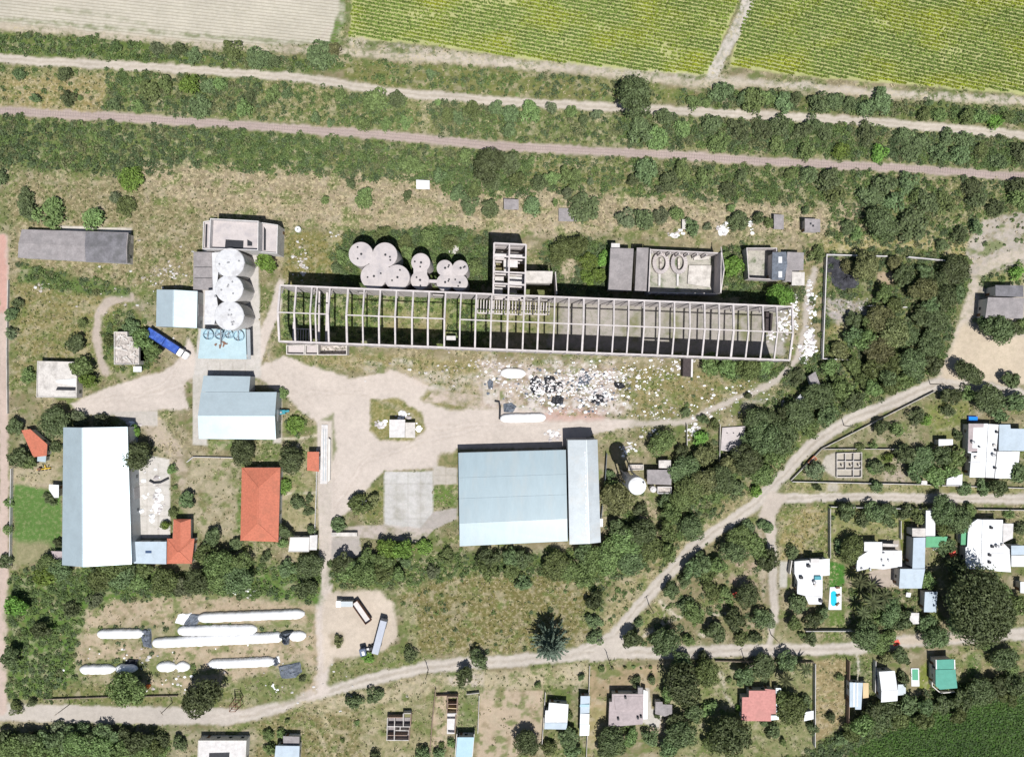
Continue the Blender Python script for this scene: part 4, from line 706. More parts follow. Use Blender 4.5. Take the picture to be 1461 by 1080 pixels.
# canopy with four bins
b = thing('canopy', 'pale blue flat metal canopy in front of the silos with a brown stain', 'canopy', (*W(319, 495), 0))
cq = [W(x, y, 4.6) for x, y in Z(0, 1, (1108, 768), (1352, 770), (1358, 936), (1090, 932))]; FOOT.append(Z(0, 1, (1108, 768), (1352, 770), (1358, 936), (1090, 932)))
M['stainblue'] = mat("stained_blue_sheet", (.33, .43, .46), rough=.6, metal=.0, var=.07, vs=.3, stain=(.33, .45, .5), sa=.6, ss=.2)
rc = MB().prism(cq, 4.6, 4.75).build('roof', 'stainblue', b); r_parts[b.name] = rc
for q in inset(cq, .5): MB().obox(q, 0, .3, .3, 0, 4.59).build('post', 'steel', b)
MB().prism([W(x, y, 4.8) for x, y in Z(0, 1, (1352, 772), (1372, 772), (1376, 936), (1358, 936))], 4.0, 4.15).build('gutter', 'metalgrey', b)
bs = MB()
for i in range(14): a = random.random() * 6.3; p = Z(0, 1, (1212 + 34 * random.random() * math.cos(a), 850 + 20 * random.random() * math.sin(a)))[0]; bs.obox(W(*p, 4.8), a, .5 + random.random(), .4, 4.76, 4.8 + .25 * random.random())
bs.build('rust_heap', 'rust', rc)
for i, (x, y, rr) in enumerate(((1143, 800, 29), (1205, 800, 28), (1256, 798, 24), (1310, 806, 30))):
    h = 6.0; c = W(*Z(0, 1, (x, y))[0], h); R_ = rr * ZF0 * S * .97
    t = thing('grain_bin', f'{nth_(i)} open round metal bin from the left in the row below the silos', 'bin', (*c, 4.75), 'open bins on the pale blue canopy')
    o = MB(); n = 28; vs = []
    for r0, z in ((R_, 4.77), (R_, h), (R_ - .18, h), (R_ - .18, 4.95)): vs += [(c[0] + r0 * math.cos(6.2832 * j / n), c[1] + r0 * math.sin(6.2832 * j / n), z) for j in range(n)]
    o.add(vs, [(k * n + j, k * n + (j + 1) % n, (k + 1) * n + (j + 1) % n, (k + 1) * n + j) for k in range(3) for j in range(n)] + [tuple(range(3 * n, 4 * n)), tuple(range(n))]); o.build('bin_wall', 'metalblue', t)
    for k in range(3): a = random.random() * 3; MB().bar((c[0] - math.cos(a) * R_, c[1] - math.sin(a) * R_, h + .06), (c[0] + math.cos(a) * R_, c[1] + math.sin(a) * R_, h + .06), .12).build('brace', 'steel', t)
cc_ = W(*Z(0, 1, (1215, 850))[0], 5); tag(MB().tube([(*W(*Z(0, 1, (1215, 770))[0], 11), 11), (*cc_, 5)], .22).build('auger_pipe', 'steel'), 'dark slanting grain pipe running down from the silos to the stained canopy', 'pipe')
# roofless concrete block above the silos
P_ = lambda *p: [(270 + x * 150 / 1409, 300 + y * 115 / 1080) for x, y in p]
b = building('concrete_ruin', 'ruined white concrete block with black holes in its slab, above the silos', 'ruin', P_((318, 130), (960, 165), (955, 555), (300, 535)), 8.5, 'flat', 'tanktop', 'concretew', par=2.4, win=False)
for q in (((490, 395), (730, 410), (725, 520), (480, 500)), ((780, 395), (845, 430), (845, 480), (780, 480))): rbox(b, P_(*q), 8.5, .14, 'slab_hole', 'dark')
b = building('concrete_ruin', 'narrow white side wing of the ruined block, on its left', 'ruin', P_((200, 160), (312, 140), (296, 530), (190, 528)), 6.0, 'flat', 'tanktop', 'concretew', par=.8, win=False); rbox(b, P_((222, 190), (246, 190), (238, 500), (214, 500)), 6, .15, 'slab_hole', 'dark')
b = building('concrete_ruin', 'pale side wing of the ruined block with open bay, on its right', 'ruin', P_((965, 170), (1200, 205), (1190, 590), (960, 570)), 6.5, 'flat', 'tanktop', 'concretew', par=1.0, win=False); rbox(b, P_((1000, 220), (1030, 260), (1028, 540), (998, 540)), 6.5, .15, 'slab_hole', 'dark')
# blue-white shed with a notch
b = building('factory_shed', 'blue and white gabled metal shed with a notched corner, below the canopy', 'shed', [(287, 559.3), (395, 559.3), (394, 627), (284, 626)], 6.0, 'gable', 'metal', 'metalgrey', dh=1.6, frac=.5, over=.2, big=True)
# replace the notched outline: upper bay over the left part
b2 = building('factory_shed', 'higher pale blue front bay joined to the left of the notched shed', 'shed', [(289, 536), (356, 537), (355.5, 559), (287.5, 559)], 5.98, 'shed', 'metal', 'metalgrey', dh=-1.0, over=.1, win=False, door=False)
# white long warehouse and lean-to
b = building('warehouse', 'long gabled white metal warehouse standing upright beside the fenced lawn', 'warehouse', Z(0, 2, (350, 268), (703, 266), (726, 1020), (343, 1025)), 7.0, 'gable', 'metal', 'metalgrey', dh=3.0, axis='y', frac=.37, over=.2, big=True)
b = building('lean_to', 'flat pale lean-to with a dark skylight between the warehouse and the red house', 'shed', Z(0, 2, (722, 895), (920, 895), (916, 1020), (703, 1015)), 3.6, 'shed', 'metalpale', 'whitewall', dh=.35, big=True)
MB().prism([W(x, y, 4) for x, y in Z(0, 2, (800, 946), (834, 946), (834, 960), (800, 960))], 3.9, 4.02).build('skylight', 'darkblue', r_parts[b.name])
# red roofs
b = building('red_house', 'T-shaped orange tiled house at the right of the pale lean-to', 'house', Z(0, 2, (920, 880), (1070, 880), (1055, 1018), (918, 1018)), 3.4, 'hip', 'tile', 'whitewall', dh=1.3)
MB().add([(*W(*p, 4), z) for p, z in zip(Z(0, 2, (950, 775), (1045, 775), (1045, 885), (945, 885), (997, 790), (997, 930)), (3.3, 3.3, 3.3, 3.3, 4.5, 4.5))] , [(0, 4, 5, 3), (4, 1, 2, 5), (0, 1, 4), (3, 5, 2), (0, 3, 2, 1)]).build('roof', 'tile', b)
MB().prism([W(*p, 3) for p in Z(0, 2, (956, 782), (1040, 782), (1040, 884), (952, 884))], 0, 3.28).build('wall', 'whitewall', b)
b = building('red_hall', 'large hip-roofed hall with orange red tiles', 'hall', [(345, 667), (400, 667), (397, 773), (343, 771)], 4.4, 'hip', 'tile', 'whitewall', dh=2.2, axis='y', group=None)
b = building('gatehouse', 'tiny orange roofed gatehouse beside the weighbridge lane', 'gatehouse', Z(1, 2, (287, 402), (350, 402), (348, 512), (282, 505)), 3.2, 'shed', 'tile', 'whitewall', dh=.5, axis='x')
b = building('red_cottage', 'small orange roofed cottage between trees near the left dirt road', 'house', Z(0, 2, (120, 285), (168, 278), (262, 362), (258, 425), (185, 432)), 3.0, 'flat', 'tile', 'whitewall')
b = building('porch', 'white flat porch roof at the corner of the small orange cottage', 'porch', Z(0, 2, (208, 424), (256, 426), (253, 460), (206, 455)), 2.6, 'flat', 'metal', win=False)
b = building('garden_shed', 'small white shed beside the lawn, left of the long warehouse', 'shed', Z(0, 2, (272, 582), (325, 585), (325, 655), (300, 655), (270, 610)), 2.6, 'flat', 'whiteroof', win=False)
b = building('brick_store', 'low brown store under the lower left corner of the warehouse', 'store', Z(0, 2, (282, 948), (345, 950), (345, 1008), (300, 1005)), 2.4, 'flat', 'mauve', win=False)
# gate buildings
b = building('gate_office', 'flat white office at the foot of the entrance lane', 'office', Z(1, 2, (190, 872), (296, 872), (292, 952), (180, 952)), 3.2, 'flat', 'whiteroof', par=.25)
b = building('gate_store', 'small cream annexe touching the white office by the lane', 'annexe', Z(1, 2, (298, 862), (340, 860), (336, 942), (296, 942)), 2.6, 'flat', 'concretew', win=False)
tag(MB().prism([W(x, y) for x, y in Z(1, 2, (422, 842), (562, 842), (562, 862), (422, 862))], 0, 1.6).build('low_wall', 'concrete'), 'dark low wall along the top of the grey slab by the lane', 'wall')
b = building('pump_hut', 'pale flat two-part hut on the grassy island in the yard', 'hut', Z(1, 2, (735, 226), (822, 226), (820, 325), (735, 325)), 3.4, 'flat', 'concretew', 'whitewall'); b3 = building('pump_hut', 'lower grey right half of the island hut', 'hut', Z(1, 2, (823, 242), (877, 242), (877, 326), (823, 326)), 2.9, 'flat', 'concrete', 'whitewall', win=False)
# weighbridge
t = thing('weighbridge', 'long pale weighbridge platform with rails along the entrance lane', 'weighbridge', (*W(465, 640), 0))
MB().prism([W(*p) for p in ((459, 606), (468, 606), (467, 690), (457, 690))], .02, .3).build('deck', 'concretew', t)
for xa in (461.2, 464.6): 
    MB().prism([W(*p) for p in ((xa, 612), (xa + 1.3, 612), (xa + 1, 686), (xa - .3, 686))], .29, .34).build('track_plate', 'metalgrey', t)
MB().prism([W(*p, 1) for p in ((468.5, 625), (471.5, 627), (471, 685), (467.5, 688))], .02, 1.2).build('side_wall', 'whitewall', t)
FOOT.append([(456, 604), (473, 604), (472, 690), (455, 690)])
# four-band warehouse and its annexe
h = 6.0; t = thing('big_warehouse', 'broad blue grey warehouse with four roof bands and a white lower edge', 'warehouse', (*W(730, 712), 0))
L_, R_ = Z(1, 2, (1115, 408), (1122, 922)), Z(2, 2, (298, 392), (308, 893))
FOOT.append([L_[0], R_[0], R_[1], L_[1]])
yl = [0, .268, .49, .755, 1]; zz = [(h, h + .5), (h + .58, h + .95), (h + 1.03, h + 1.5), (h + 1.56, h)]
for i in range(4):
    a, b_ = lerp(L_[0], L_[1], yl[i]), lerp(R_[0], R_[1], yl[i]); c, d = lerp(R_[0], R_[1], yl[i + 1]), lerp(L_[0], L_[1], yl[i + 1]); z0, z1 = zz[i]
    q = [(*W(*a, z0), z0), (*W(*b_, z0), z0), (*W(*c, z1), z1), (*W(*d, z1), z1)]
    MB().add(q + [(x, y, z + .16) for x, y, z in q], [(0, 1, 2, 3), (4, 5, 6, 7), (0, 1, 5, 4), (1, 2, 6, 5), (2, 3, 7, 6), (3, 0, 4, 7)]).build('roof_band', 'metalband', t)
q = inset([W(*p, h) for p in (L_[0], R_[0], R_[1], L_[1])], .3); f = .755
r1, r2 = lerp(q[0], q[3], f), lerp(q[1], q[2], f)
MB().add([(*p, 0) for p in q] + [(*p, h - .05) for p in q] + [(*r1, h + 1.35), (*r2, h + 1.35)], [(0, 1, 2, 3), (0, 1, 5, 4), (1, 2, 6, 9, 5), (2, 3, 7, 6), (3, 0, 4, 8, 7), (4, 5, 9, 8), (8, 9, 6, 7)]).build('wall', 'metalgrey', t)
openings(t, q, 5.5, False, True, True)
b = building('warehouse_annexe', 'taller narrow grey annexe on the right end of the banded warehouse', 'warehouse', Z(2, 2, (308, 338), (472, 336), (490, 900), (318, 912)), 9.0, 'gable', 'metalgrey', 'metalgrey', dh=.8, axis='y', frac=.62, over=.1, big=True)
sm = MB()
for i in range(26):
    y = 395 + i * 18 + random.random() * 8; k = random.random(); x = 398 + (y - 400) * .012 + random.random() * 10; q = [(x, y), (x + 3 + 6 * k, y + 2), (x + 4 + 5 * k, y + 10 + 8 * k), (x + 1, y + 12)]; sm.prism([W(*p, 9.5) for p in Z(2, 2, *q)], 9.6, 9.93)
sm.build('rust_streak', 'steel', r_parts[b.name])
building('meter_box', 'tiny white box at the lower right corner of the grey annexe', 'box', Z(2, 2, (486, 770), (502, 770), (502, 815), (486, 815)), 2.2, 'flat', 'whiteroof', win=False, door=False)
# water tower and pump houses
tc = W(909, 693, 24); t = thing('water_tower', 'tall grey water tower with a round white tank top, right of the big warehouse', 'water tower', (*tc, 0), None)
MB().cyl(tc, 1.5, 0, 16.2, 1.3, n=20).build('shaft', 'concrete', t); MB().cyl(tc, 1.35, 16.2, 18.2, 2.85, n=36).build('cone', 'concrete', t); MB().cyl(tc, 2.85, 18.2, 24.2, n=36).build('tank', 'concrete', t)
rf = MB().cyl(tc, 2.9, 24.21, 24.4, 2.75, n=36, dome=.35).build('roof', 'whiteroof', t); MB().cyl((tc[0] + 1.9, tc[1] + 1.2),   .3, 24.5, 24.9, n=10).build('hatch', 'dark', rf); MB().bar((tc[0] + 3.0, tc[1], 0), (tc[0] + 3.0, tc[1], 24), .35, .1).build('ladder', 'steel', t)
for a in range(4): MB().bar((tc[0] + 2.6 * math.cos(a * 1.571 + .7), tc[1] + 2.6 * math.sin(a * 1.571 + .7), 0), (tc[0] + 2.3 * math.cos(a * 1.571 + .7), tc[1] + 2.3 * math.sin(a * 1.571 + .7), 17.6), .4).build('leg', 'concrete', t)
T6 = lambda *p: [(860 + x / 12, 630 + y / 12) for x, y in p]
building('pump_house', 'brown grey sheet-roofed pump house right of the water tower', 'pump house', T6((757, 478), (1180, 480), (1170, 740), (757, 722)), 3.4, 'shed', 'asbestoslight', 'concrete', dh=.4)
building('pump_hut', 'small pale square hut above the pump house roof', 'hut', T6((957, 318), (1165, 318), (1165, 455), (957, 450)), 3.0, 'flat', 'concrete', win=False)
b = building('concrete_pit', 'low open concrete pit above the water tower', 'pit', T6((440, 392), (695, 392), (695, 480), (435, 490)), .8, 'flat', 'rubble', 'concrete', par=.5, win=False, door=False)
b = building('roofless_pens', 'roofless pale concrete pens below the pump house', 'ruin', T6((930, 765), (1170, 765), (1170, 885), (930, 885)), 1.6, 'flat', 'rubble', 'concretew', par=.8, win=False, door=False)
c = W(*T6((865, 818))[0], 3); t = thing('water_tank', 'small round white tank between the tower and the pens', 'tank', (*c, 0)); MB().cyl(c, 1.1, 0, 3, n=20, dome=.25).build('tank_body', 'concretew', t); MB().cyl(c, .3, 3.2, 3.5, n=10).build('lid', 'steel', t)
# the long roofless frame
H = 17.0; t = thing('roofless_hall', 'very long roofless concrete frame hall with white cross beams', 'ruin', (*W(765, 462), 0))
ax, ay, bx, by = 400, 407.5, 1130, 438.0; cx_, cy_, dx_, dy_ = 398.7, 487, 1126, 514
FR = [400, 423, 445.5, 453, 471, 497, 520, 543, 566, 590, 612.6, 636, 658, 680, 702, 725.5, 748, 769, 791.5, 811.7, 833, 854, 876, 897, 919, 941, 962, 984, 1005, 1025.6, 1046, 1067, 1088, 1108, 1130]
def tp(x, v, z):   # point along the hall: x photo column of the upper eave, v 0 upper .. 1 lower eave
    u = (x - ax) / (bx - ax); a = lerp((ax, ay), (bx, by), u); c = lerp((cx_, cy_), (dx_, dy_), u); p = lerp(a, c, v); return (*W(*p, H), z)
for i, x in enumerate(FR):
    fb = MB(); r = tp(x, .49, H + 1.9); a_, c_ = tp(x, 0, H), tp(x, 1, H); w_ = .62 if i in (0, len(FR) - 1) or i % 5 == 0 else .5
    w_ *= .9 + .25 * random.random()
    fb.bar(a_, r, w_, .7); fb.bar(r, c_, w_, .7)
    for p in (a_, c_): fb.obox((p[0], p[1]), math.radians(-2.3), .55, .7, 0, H - .1)
    if i % 2 == 0: fb.bar((*tp(x, .12, 0)[:2], H - 2.0), (*a_[:2], H - 3.6), .3, .4)
    fb.build('roof_frame', 'frame', t)
for s0, s1 in ((400, 471), (497, 636), (658, 1130)): MB().bar(tp(s0, .49, H + 2.1), tp(s1, .49, H + 2.1), .38, .38).build('ridge_beam', 'frame', t)
for v in (0, 1): MB().bar(tp(400, v, H + .35), tp(1130, v, H + .35), .55, .5).build('eave_beam', 'frame', t)
wb = MB(); segs = [x for x in FR if x != 453]
for i in range(len(segs) - 1):     # upper wall, with a row of small openings low down in the middle bays
    x0, x1 = segs[i], segs[i + 1]; a, c = tp(x0, 0, 0), tp(x1, 0, 0); d = Vector((c[0] - a[0], c[1] - a[1])).normalized(); n = Vector((-d.y, d.x)) * .14
    def slab(p, q, z0, z1): wb.prism([(p[0] - n.x, p[1] - n.y), (q[0] - n.x, q[1] - n.y), (q[0] + n.x, q[1] + n.y), (p[0] + n.x, p[1] + n.y)], z0, z1)
    if 700 < x0 < 790 or 480 < x0 < 520: slab(a, lerp(a, c, .25), 0, 11.5); slab(lerp(a, c, .75), c, 0, 11.5); slab(lerp(a, c, .25), lerp(a, c, .75), 0, 6.2); slab(a, c, 11.5, H - .4)
    elif x0 in (612.6,): slab(a, c, 0, 9)
    else: slab(a, c, 0, H - .4)
wb.build('long_wall', 'frame', t)
wb = MB()
for i in range(len(segs) - 1):     # lower wall: some bays lower or open
    x0, x1 = segs[i], segs[i + 1]; a, c = tp(x0, 1, 0), tp(x1, 1, 0); d = Vector((c[0] - a[0], c[1] - a[1])).normalized(); n = Vector((-d.y, d.x)) * .14
    zt = {636: 11.0, 941: 15, 962: 14.5}.get(x0, H - .4)
    def slab(p, q, z0, z1): wb.prism([(p[0] - n.x, p[1] - n.y), (q[0] - n.x, q[1] - n.y), (q[0] + n.x, q[1] + n.y), (p[0] + n.x, p[1] + n.y)], z0, z1)
    if x0 in (497, 612.6, 423): slab(a, lerp(a, c, .3), 0, zt); slab(lerp(a, c, .7), c, 0, zt); slab(lerp(a, c, .3), lerp(a, c, .7), 5.5, zt)
    else: slab(a, c, 0, zt)
wb.build('long_wall', 'frame', t)
for x, v0, v1, zt in ((445, .02, .98, 7.0), (455, .02, .98, 6.0), (405, .6, .97, 5)): MB().bar((*tp(x, v0, 0)[:2], zt), (*tp(x, v1, 0)[:2], zt), .7, .6).build('cross_beam', 'frame', t)
for x0, x1, v0, v1 in ((680, 702, .05, .30), (704, 724, .05, .30), (727, 746, .05, .30), (750, 786, .05, .28)):
    pb = MB(); k = int((x1 - x0) / 4)
    for i in range(k + 1): xx = x0 + (x1 - x0) * i / k; pb.bar((*tp(xx, v0, 0)[:2], 6), (*tp(xx, v1, 0)[:2], 6), .35, 1.2)
    pb.bar((*tp(x0, v1, 0)[:2], 6.7), (*tp(x1, v1, 0)[:2], 6.7), .4, .3); pb.build('bin_partition', 'frame', t)
mb = MB()
for i in range(6): mb.bar((*tp(408 + i * 4, .72, 0)[:2], 2.5), (*tp(408 + i * 4, .97, 0)[:2], 2.5), .25, .4)
mb.bar((*tp(405, .72, 0)[:2], 2.8), (*tp(432, .72, 0)[:2], 2.8), .4, .4); mb.build('pit_frame', 'frame', t)
tag(MB().box(*W(638, 486, 0), 0, *W(651, 480, 0), 3.0).build('tank_box', 'concretew'), 'small white box standing inside the lower edge of the long frame hall', 'box')
tag(MB().prism([W(*p, 3) for p in ((1093, 445), (1103, 447), (1101, 473), (1092, 472))], 0, 3).build('dark_crate', 'darkbrown', bevel=.08), 'tall dark brown crate at the right end inside the frame hall', 'crate')
# low cells under the hall's lower wall
for nm, q in (('left', ((168, 858), (268, 856), (268, 912), (168, 910))), ('mid', ((270, 856), (342, 856), (342, 912), (270, 912))), ('right', ((346, 852), (508, 850), (508, 914), (346, 914)))):
    q = [W(*p, 2) for p in Z(1, 1, *q)]; iq = inset(q, .3); b_ = MB()
    for i in range(4): b_.prism([q[i], q[(i + 1) % 4], iq[(i + 1) % 4], iq[i]], 0, 2.2 if nm != 'right' else 3.8)
    tt = thing('open_bay', {'left': 'leftmost pale open bay under the lower wall of the frame hall', 'mid': 'middle pale open bay under the lower wall of the frame hall', 'right': 'long dark open bay under the lower wall of the frame hall'}[nm], 'bay', (*q[0], 0), 'open bays under the frame hall')
    b_.build('bay_wall', 'concrete', tt); MB().prism(inset(q, .31), .01, .6 if nm != 'right' else .08).build('bay_floor', 'tanktop' if nm != 'right' else 'rubble', tt)
# frame tower
T4 = lambda *p: [(685 + x * 150 / 1409, 325 + y * 115 / 1080) for x, y in p]
Ht = 18.0; t = thing('frame_tower', 'tall roofless four-bay concrete tower joined to the long frame hall', 'ruin', (*W(724, 385, Ht), 0))
G = lambda u, v, z: (*W(*T4((188 - 12 * v + (428 - 4 * v) * u, 208 + 690 * v + 22 * u))[0], Ht), z)
for z in (6.0, 12.0, Ht):
    for v in (0, .25, .55, .78, 1): MB().bar(G(0, v, z), G(1, v, z), .5, .7).build('floor_beam', 'frame', t)
    for u in (0, .48, 1): MB().bar(G(u, 0, z + .01), G(u, 1, z + .01), .5, .7).build('floor_beam', 'frame', t)
for u in (0, .48, 1):
    for v in (0, .25, .55, .78, 1): p = G(u, v, 0); MB().obox(p[:2], math.radians(-2), .55, .55, 0, Ht - .35).build('column', 'frame', t)
MB().bar((*G(0, .0, 0)[:2], 9), (*G(1, .0, 0)[:2], 9), .25, 17.4).build('end_wall', 'frame', t)
MB().bar((*G(0, .0, 0)[:2], 9), (*G(0, 1, 0)[:2], 9), .25, 17.2).build('side_wall', 'frame', t); MB().bar((*G(1, .0, 0)[:2], 9), (*G(1, 1, 0)[:2], 9), .25, 17.2).build('side_wall', 'frame', t)
for u0, v0, u1, v1, z in ((.02, .12, .95, .18, 11.7), (.3, .26, .75, .40, 11.7), (0, .56, .32, .7, 5.7), (.5, .58, .96, .72, 11.7), (.02, .82, .28, .96, 11.7), (.5, .8, .75, .87, 5.7), (.02, .2, .32, .25, 11.7), (.72, .47, .95, .52, 5.6), (.32, .4, .48, .52, 11.7)):
    MB().prism([G(u0, v0, 0)[:2], G(u1, v0, 0)[:2], G(u1, v1, 0)[:2], G(u0, v1, 0)[:2]], z, z + .35).build('floor_slab', 'concretew', t)
b = building('slab_annexe', 'flat slab-roofed annexe in the corner between the frame tower and hall', 'annexe', T4((618, 580), (975, 585), (960, 745), (605, 740)), 10, 'flat', 'concrete', 'concrete', win=False, door=False)
tag(MB().bar((*W(*T4((1010, 590))[0], 11), 5.5), (*W(*T4((1028, 890))[0], 11), 5.5), .3, 11).build('end_wall', 'frame'), 'thin free-standing wall right of the slab annexe', 'wall')
# round tanks
def tanks(lab, lst, h, cat='tank', grp=None, cap='concretew'):
    for x, y, r, d in lst:
        c = W(x, y, h); R_ = r * S * (1 - h / CAMH); t = thing('round_tank', d, cat, (*c, 0), grp); FOOT.append([(c[0] / S + CX + a * r, CY - c[1] / S + e * r) for a, e in ((-1, -1), (1, -1), (1, 1), (-1, 1))])
        MB().cyl(c, R_, 0, h, n=40).build('wall', 'frame', t); rf = MB().cyl(c, R_ * 1.012, h + .01, h + .2, R_, n=40, dome=.25 + .02 * (x % 3)).build('roof', 'tanktop', t)
        for k in range(3): a = x * k * 1.7 + k * 2; q = R_ * (.05, .45, .62)[k]; MB().cyl((c[0] + q * math.cos(a), c[1] + q * math.sin(a)), .3 + .1 * (k == 0), h + .3, h + .58, n=10).build('hatch', 'dark', rf)
tanks('', [(515, 363, 17.3, 'large round pale tank, upper left of the cluster of four large ones'), (549.3, 364, 17.6, 'large round pale tank, upper right of the cluster of four large ones'), (533, 394.5, 18.3, 'large round pale tank, lower left of the cluster of four large ones'), (566.5, 396, 18, 'large round pale tank, lower right of the cluster of four large ones')], 14.0, grp='four large tanks')
tanks('', [(600.3, 375, 13.4, 'upper tank of the joined pair between the two tank clusters'), (599, 400, 13, 'lower tank of the joined pair between the two tank clusters')], 12.0, grp='pair of tanks')
tanks('', [(634.7, 382.8, 11.6, 'small round tank, upper left of the clover of four'), (656.8, 382.8, 11.2, 'small round tank, upper right of the clover of four'), (634.7, 403, 11.8, 'small round tank, lower left of the clover of four'), (655.6, 403.6, 11.8, 'small round tank, lower right of the clover of four')], 11.5, grp='clover of four small tanks')
for q, hh, d in (([(520, 366), (545, 368), (562, 392), (540, 396)], 14.1, 'flat slab filling the middle of the four large tanks'), ([(590, 378), (610, 378), (609, 398), (590, 398)], 12.1, 'flat slab bridging the joined pair of tanks'), ([(636, 384), (655, 384), (655, 402), (636, 402)], 11.6, 'flat slab filling the middle of the clover of tanks'), ([(611, 399), (624, 399.5), (624, 404), (611, 403.5)], 11.7, 'narrow white gangway from the pair of tanks to the clover')):
    t = thing('tank_slab', d, 'slab', (*W(*q[0], hh), 0)); MB().prism([W(*p, hh) for p in q], hh - .5, hh + .14).build('deck', 'tanktop', t); c = W(sum(p[0] for p in q) / 4, sum(p[1] for p in q) / 4, hh); MB().cyl(c, .4, 0, hh - .5, n=10).build('pillar', 'concrete', t)
tag(MB().prism([W(*p) for p in Z(1, 1, (1062, 312), (1116, 312), (1116, 362), (1062, 352))], 0, .5).build('old_slab', 'concrete', bevel=.05), 'old grey slab in the weeds above the clover of tanks', 'slab')
c = W(424.5, 327, 1.5); t = thing('lone_tank', 'round white tank lid standing alone in the dry grass right of the ruined block', 'tank', (*c, 0)); MB().cyl(c, 1.05, 0, 1.2, n=24, dome=.12).build('tank_body', 'whiteroof', t); MB().cyl(c, .3, 1.33, 1.5, n=10).build('hatch', 'steel', t)
# sheds right of the frame tower
T5 = lambda *p: [(860 + x * 190 / 1461, 340 + y * 190 / 1461) for x, y in p]
building('sheet_shed', 'grey sheet-roofed shed at the left end of the roofless kiln row', 'shed', T5((82, 112), (335, 118), (312, 580), (60, 568)), 6, 'shed', 'asbestoslight', 'concrete', dh=.6, win=False)
building('sheet_shed', 'narrow brown sheet-roofed shed between the grey shed and the kiln ruin', 'shed', T5((370, 108), (500, 110), (478, 582), (350, 575)), 6.4, 'shed', 'asbestoslight', 'concrete', dh=.5, win=False)
building('chimney_base', 'small white block on the upper corner of the grey sheet shed', 'block', T5((92, 56), (186, 58), (186, 106), (92, 106)), 5.5, 'flat', 'concretew', win=False, door=False)
t = thing('kiln_ruin', 'roofless hall with two looped kilns and overgrown floors inside', 'ruin', (*W(980, 388), 0)); hk = 8.0
kq = [W(*p, hk) for p in T5((520, 112), (1300, 150), (1290, 608), (500, 590))]; ik = inset(kq, .35); FOOT.append([(p[0] / S + CX, CY - p[1] / S) for p in kq])
for i, (z, nm) in enumerate(((6.5, 'rear_wall'), (9, 'gable_wall'), (5.5, 'front_wall'), (8, 'gable_wall'))): MB().prism([kq[i], kq[(i + 1) % 4], ik[(i + 1) % 4], ik[i]], 0, z + .001 * i).build(nm, 'frame', t)
g0, g1, g2 = [W(*p, hk + k) for p, k in zip(T5((1302, 95), (1338, 340), (1300, 605)), (0, 3, 0))]; MB().add([(*g0, hk), (*g1, hk + 3), (*g2, hk), (g0[0] - .3, g0[1], hk), (g1[0] - .3, g1[1], hk + 3), (g2[0] - .3, g2[1], hk)], [(0, 1, 2), (3, 4, 5), (0, 1, 4, 3), (1, 2, 5, 4), (0, 2, 5, 3)]).build('gable_top', 'frame', t)
for x in range(540, 1180, 100): p = W(*T5((x, 130 + x * .045))[0], hk); p2 = W(*T5((x - 12, 590 + x * .01))[0], hk); MB().obox(p, 0, .4, .5, 0, 8.2).build('column', 'frame', t); MB().obox(p2, 0, .4, .5, 0, 6.2).build('column', 'frame', t)
M['floorw'] = mat("overgrown_floor", (.34, .32, .28), rough=.95, var=.3, vs=.7, stain=(.055, .085, .03), sa=1.0, ss=.35, bump=.3)
MB().prism(inset(kq, .36), .02, .3).build('floor', 'floorw', t)
for cx0 in (640, 840):
    ring = MB(); pts = [T5((cx0 + 72 * math.cos(a), 270 + 100 * math.sin(a)))[0] for a in np.linspace(0, 6.2832, 25)]
    for i in range(24): ring.bar((*W(*pts[i], 2), 1.3), (*W(*pts[i + 1], 2), 1.0), 1.3, 1.6)
    ring.build('kiln_wall', 'tanktop', t); MB().prism([W(*p, 2) for p in T5((cx0 - 12, 215), (cx0 + 12, 215), (cx0 + 12, 330), (cx0 - 12, 330))], .3, 1.4).build('kiln_core', 'rubble', t)
    MB().prism([W(*p, 1) for p in T5((cx0 - 30, 390), (cx0 - 5, 385), (cx0 - 10, 520), (cx0 - 30, 525))], .3, 1.2).build('plinth', 'concretew', t)
MB().prism([W(*p, 1) for p in T5((945, 300), (1190, 300), (1175, 540), (930, 500))], .3, 1.1).build('floor_deck', 'concrete', t); MB().prism([W(*p, 1) for p in T5((1000, 190), (1170, 200), (1165, 235), (1000, 240))], .3, 1.1).build('floor_deck', 'concrete', t)
b = building('roofless_store', 'small roofless store overgrown inside, right of the kiln ruin', 'ruin', [(1059, 357), (1102, 357), (1102, 402), (1062, 400)], .5, 'flat', 'floorw', 'frame', par=4.6, win=False, door=False)
b = building('slate_shed', 'dark slate-roofed shed with two white skylights by the roofless store', 'shed', Z(3, 1, (42, 348), (118, 346), (124, 412), (108, 500), (38, 500)), 6, 'flat', 'slate', 'frame', win=False)
for y in (372, 452): MB().prism([W(*p, 6.3) for p in Z(3, 1, (76, y), (96, y), (96, y + 34), (76, y + 34))], 6.17, 6.3).build('skylight', 'whiteroof', r_parts[b.name])
building('grey_annexe', 'flat grey annexe on the right of the slate shed', 'annexe', Z(3, 1, (124, 346), (215, 350), (212, 448), (150, 450), (146, 512), (112, 505)), 4.4, 'flat', 'asbestoslight', 'concrete', win=False)
building('grey_annexe', 'small square grey hut at the lower right of the slate shed', 'hut', Z(3, 1, (150, 455), (219, 457), (218, 530), (148, 530)), 3.4, 'flat', 'concrete', 'concrete', win=False)
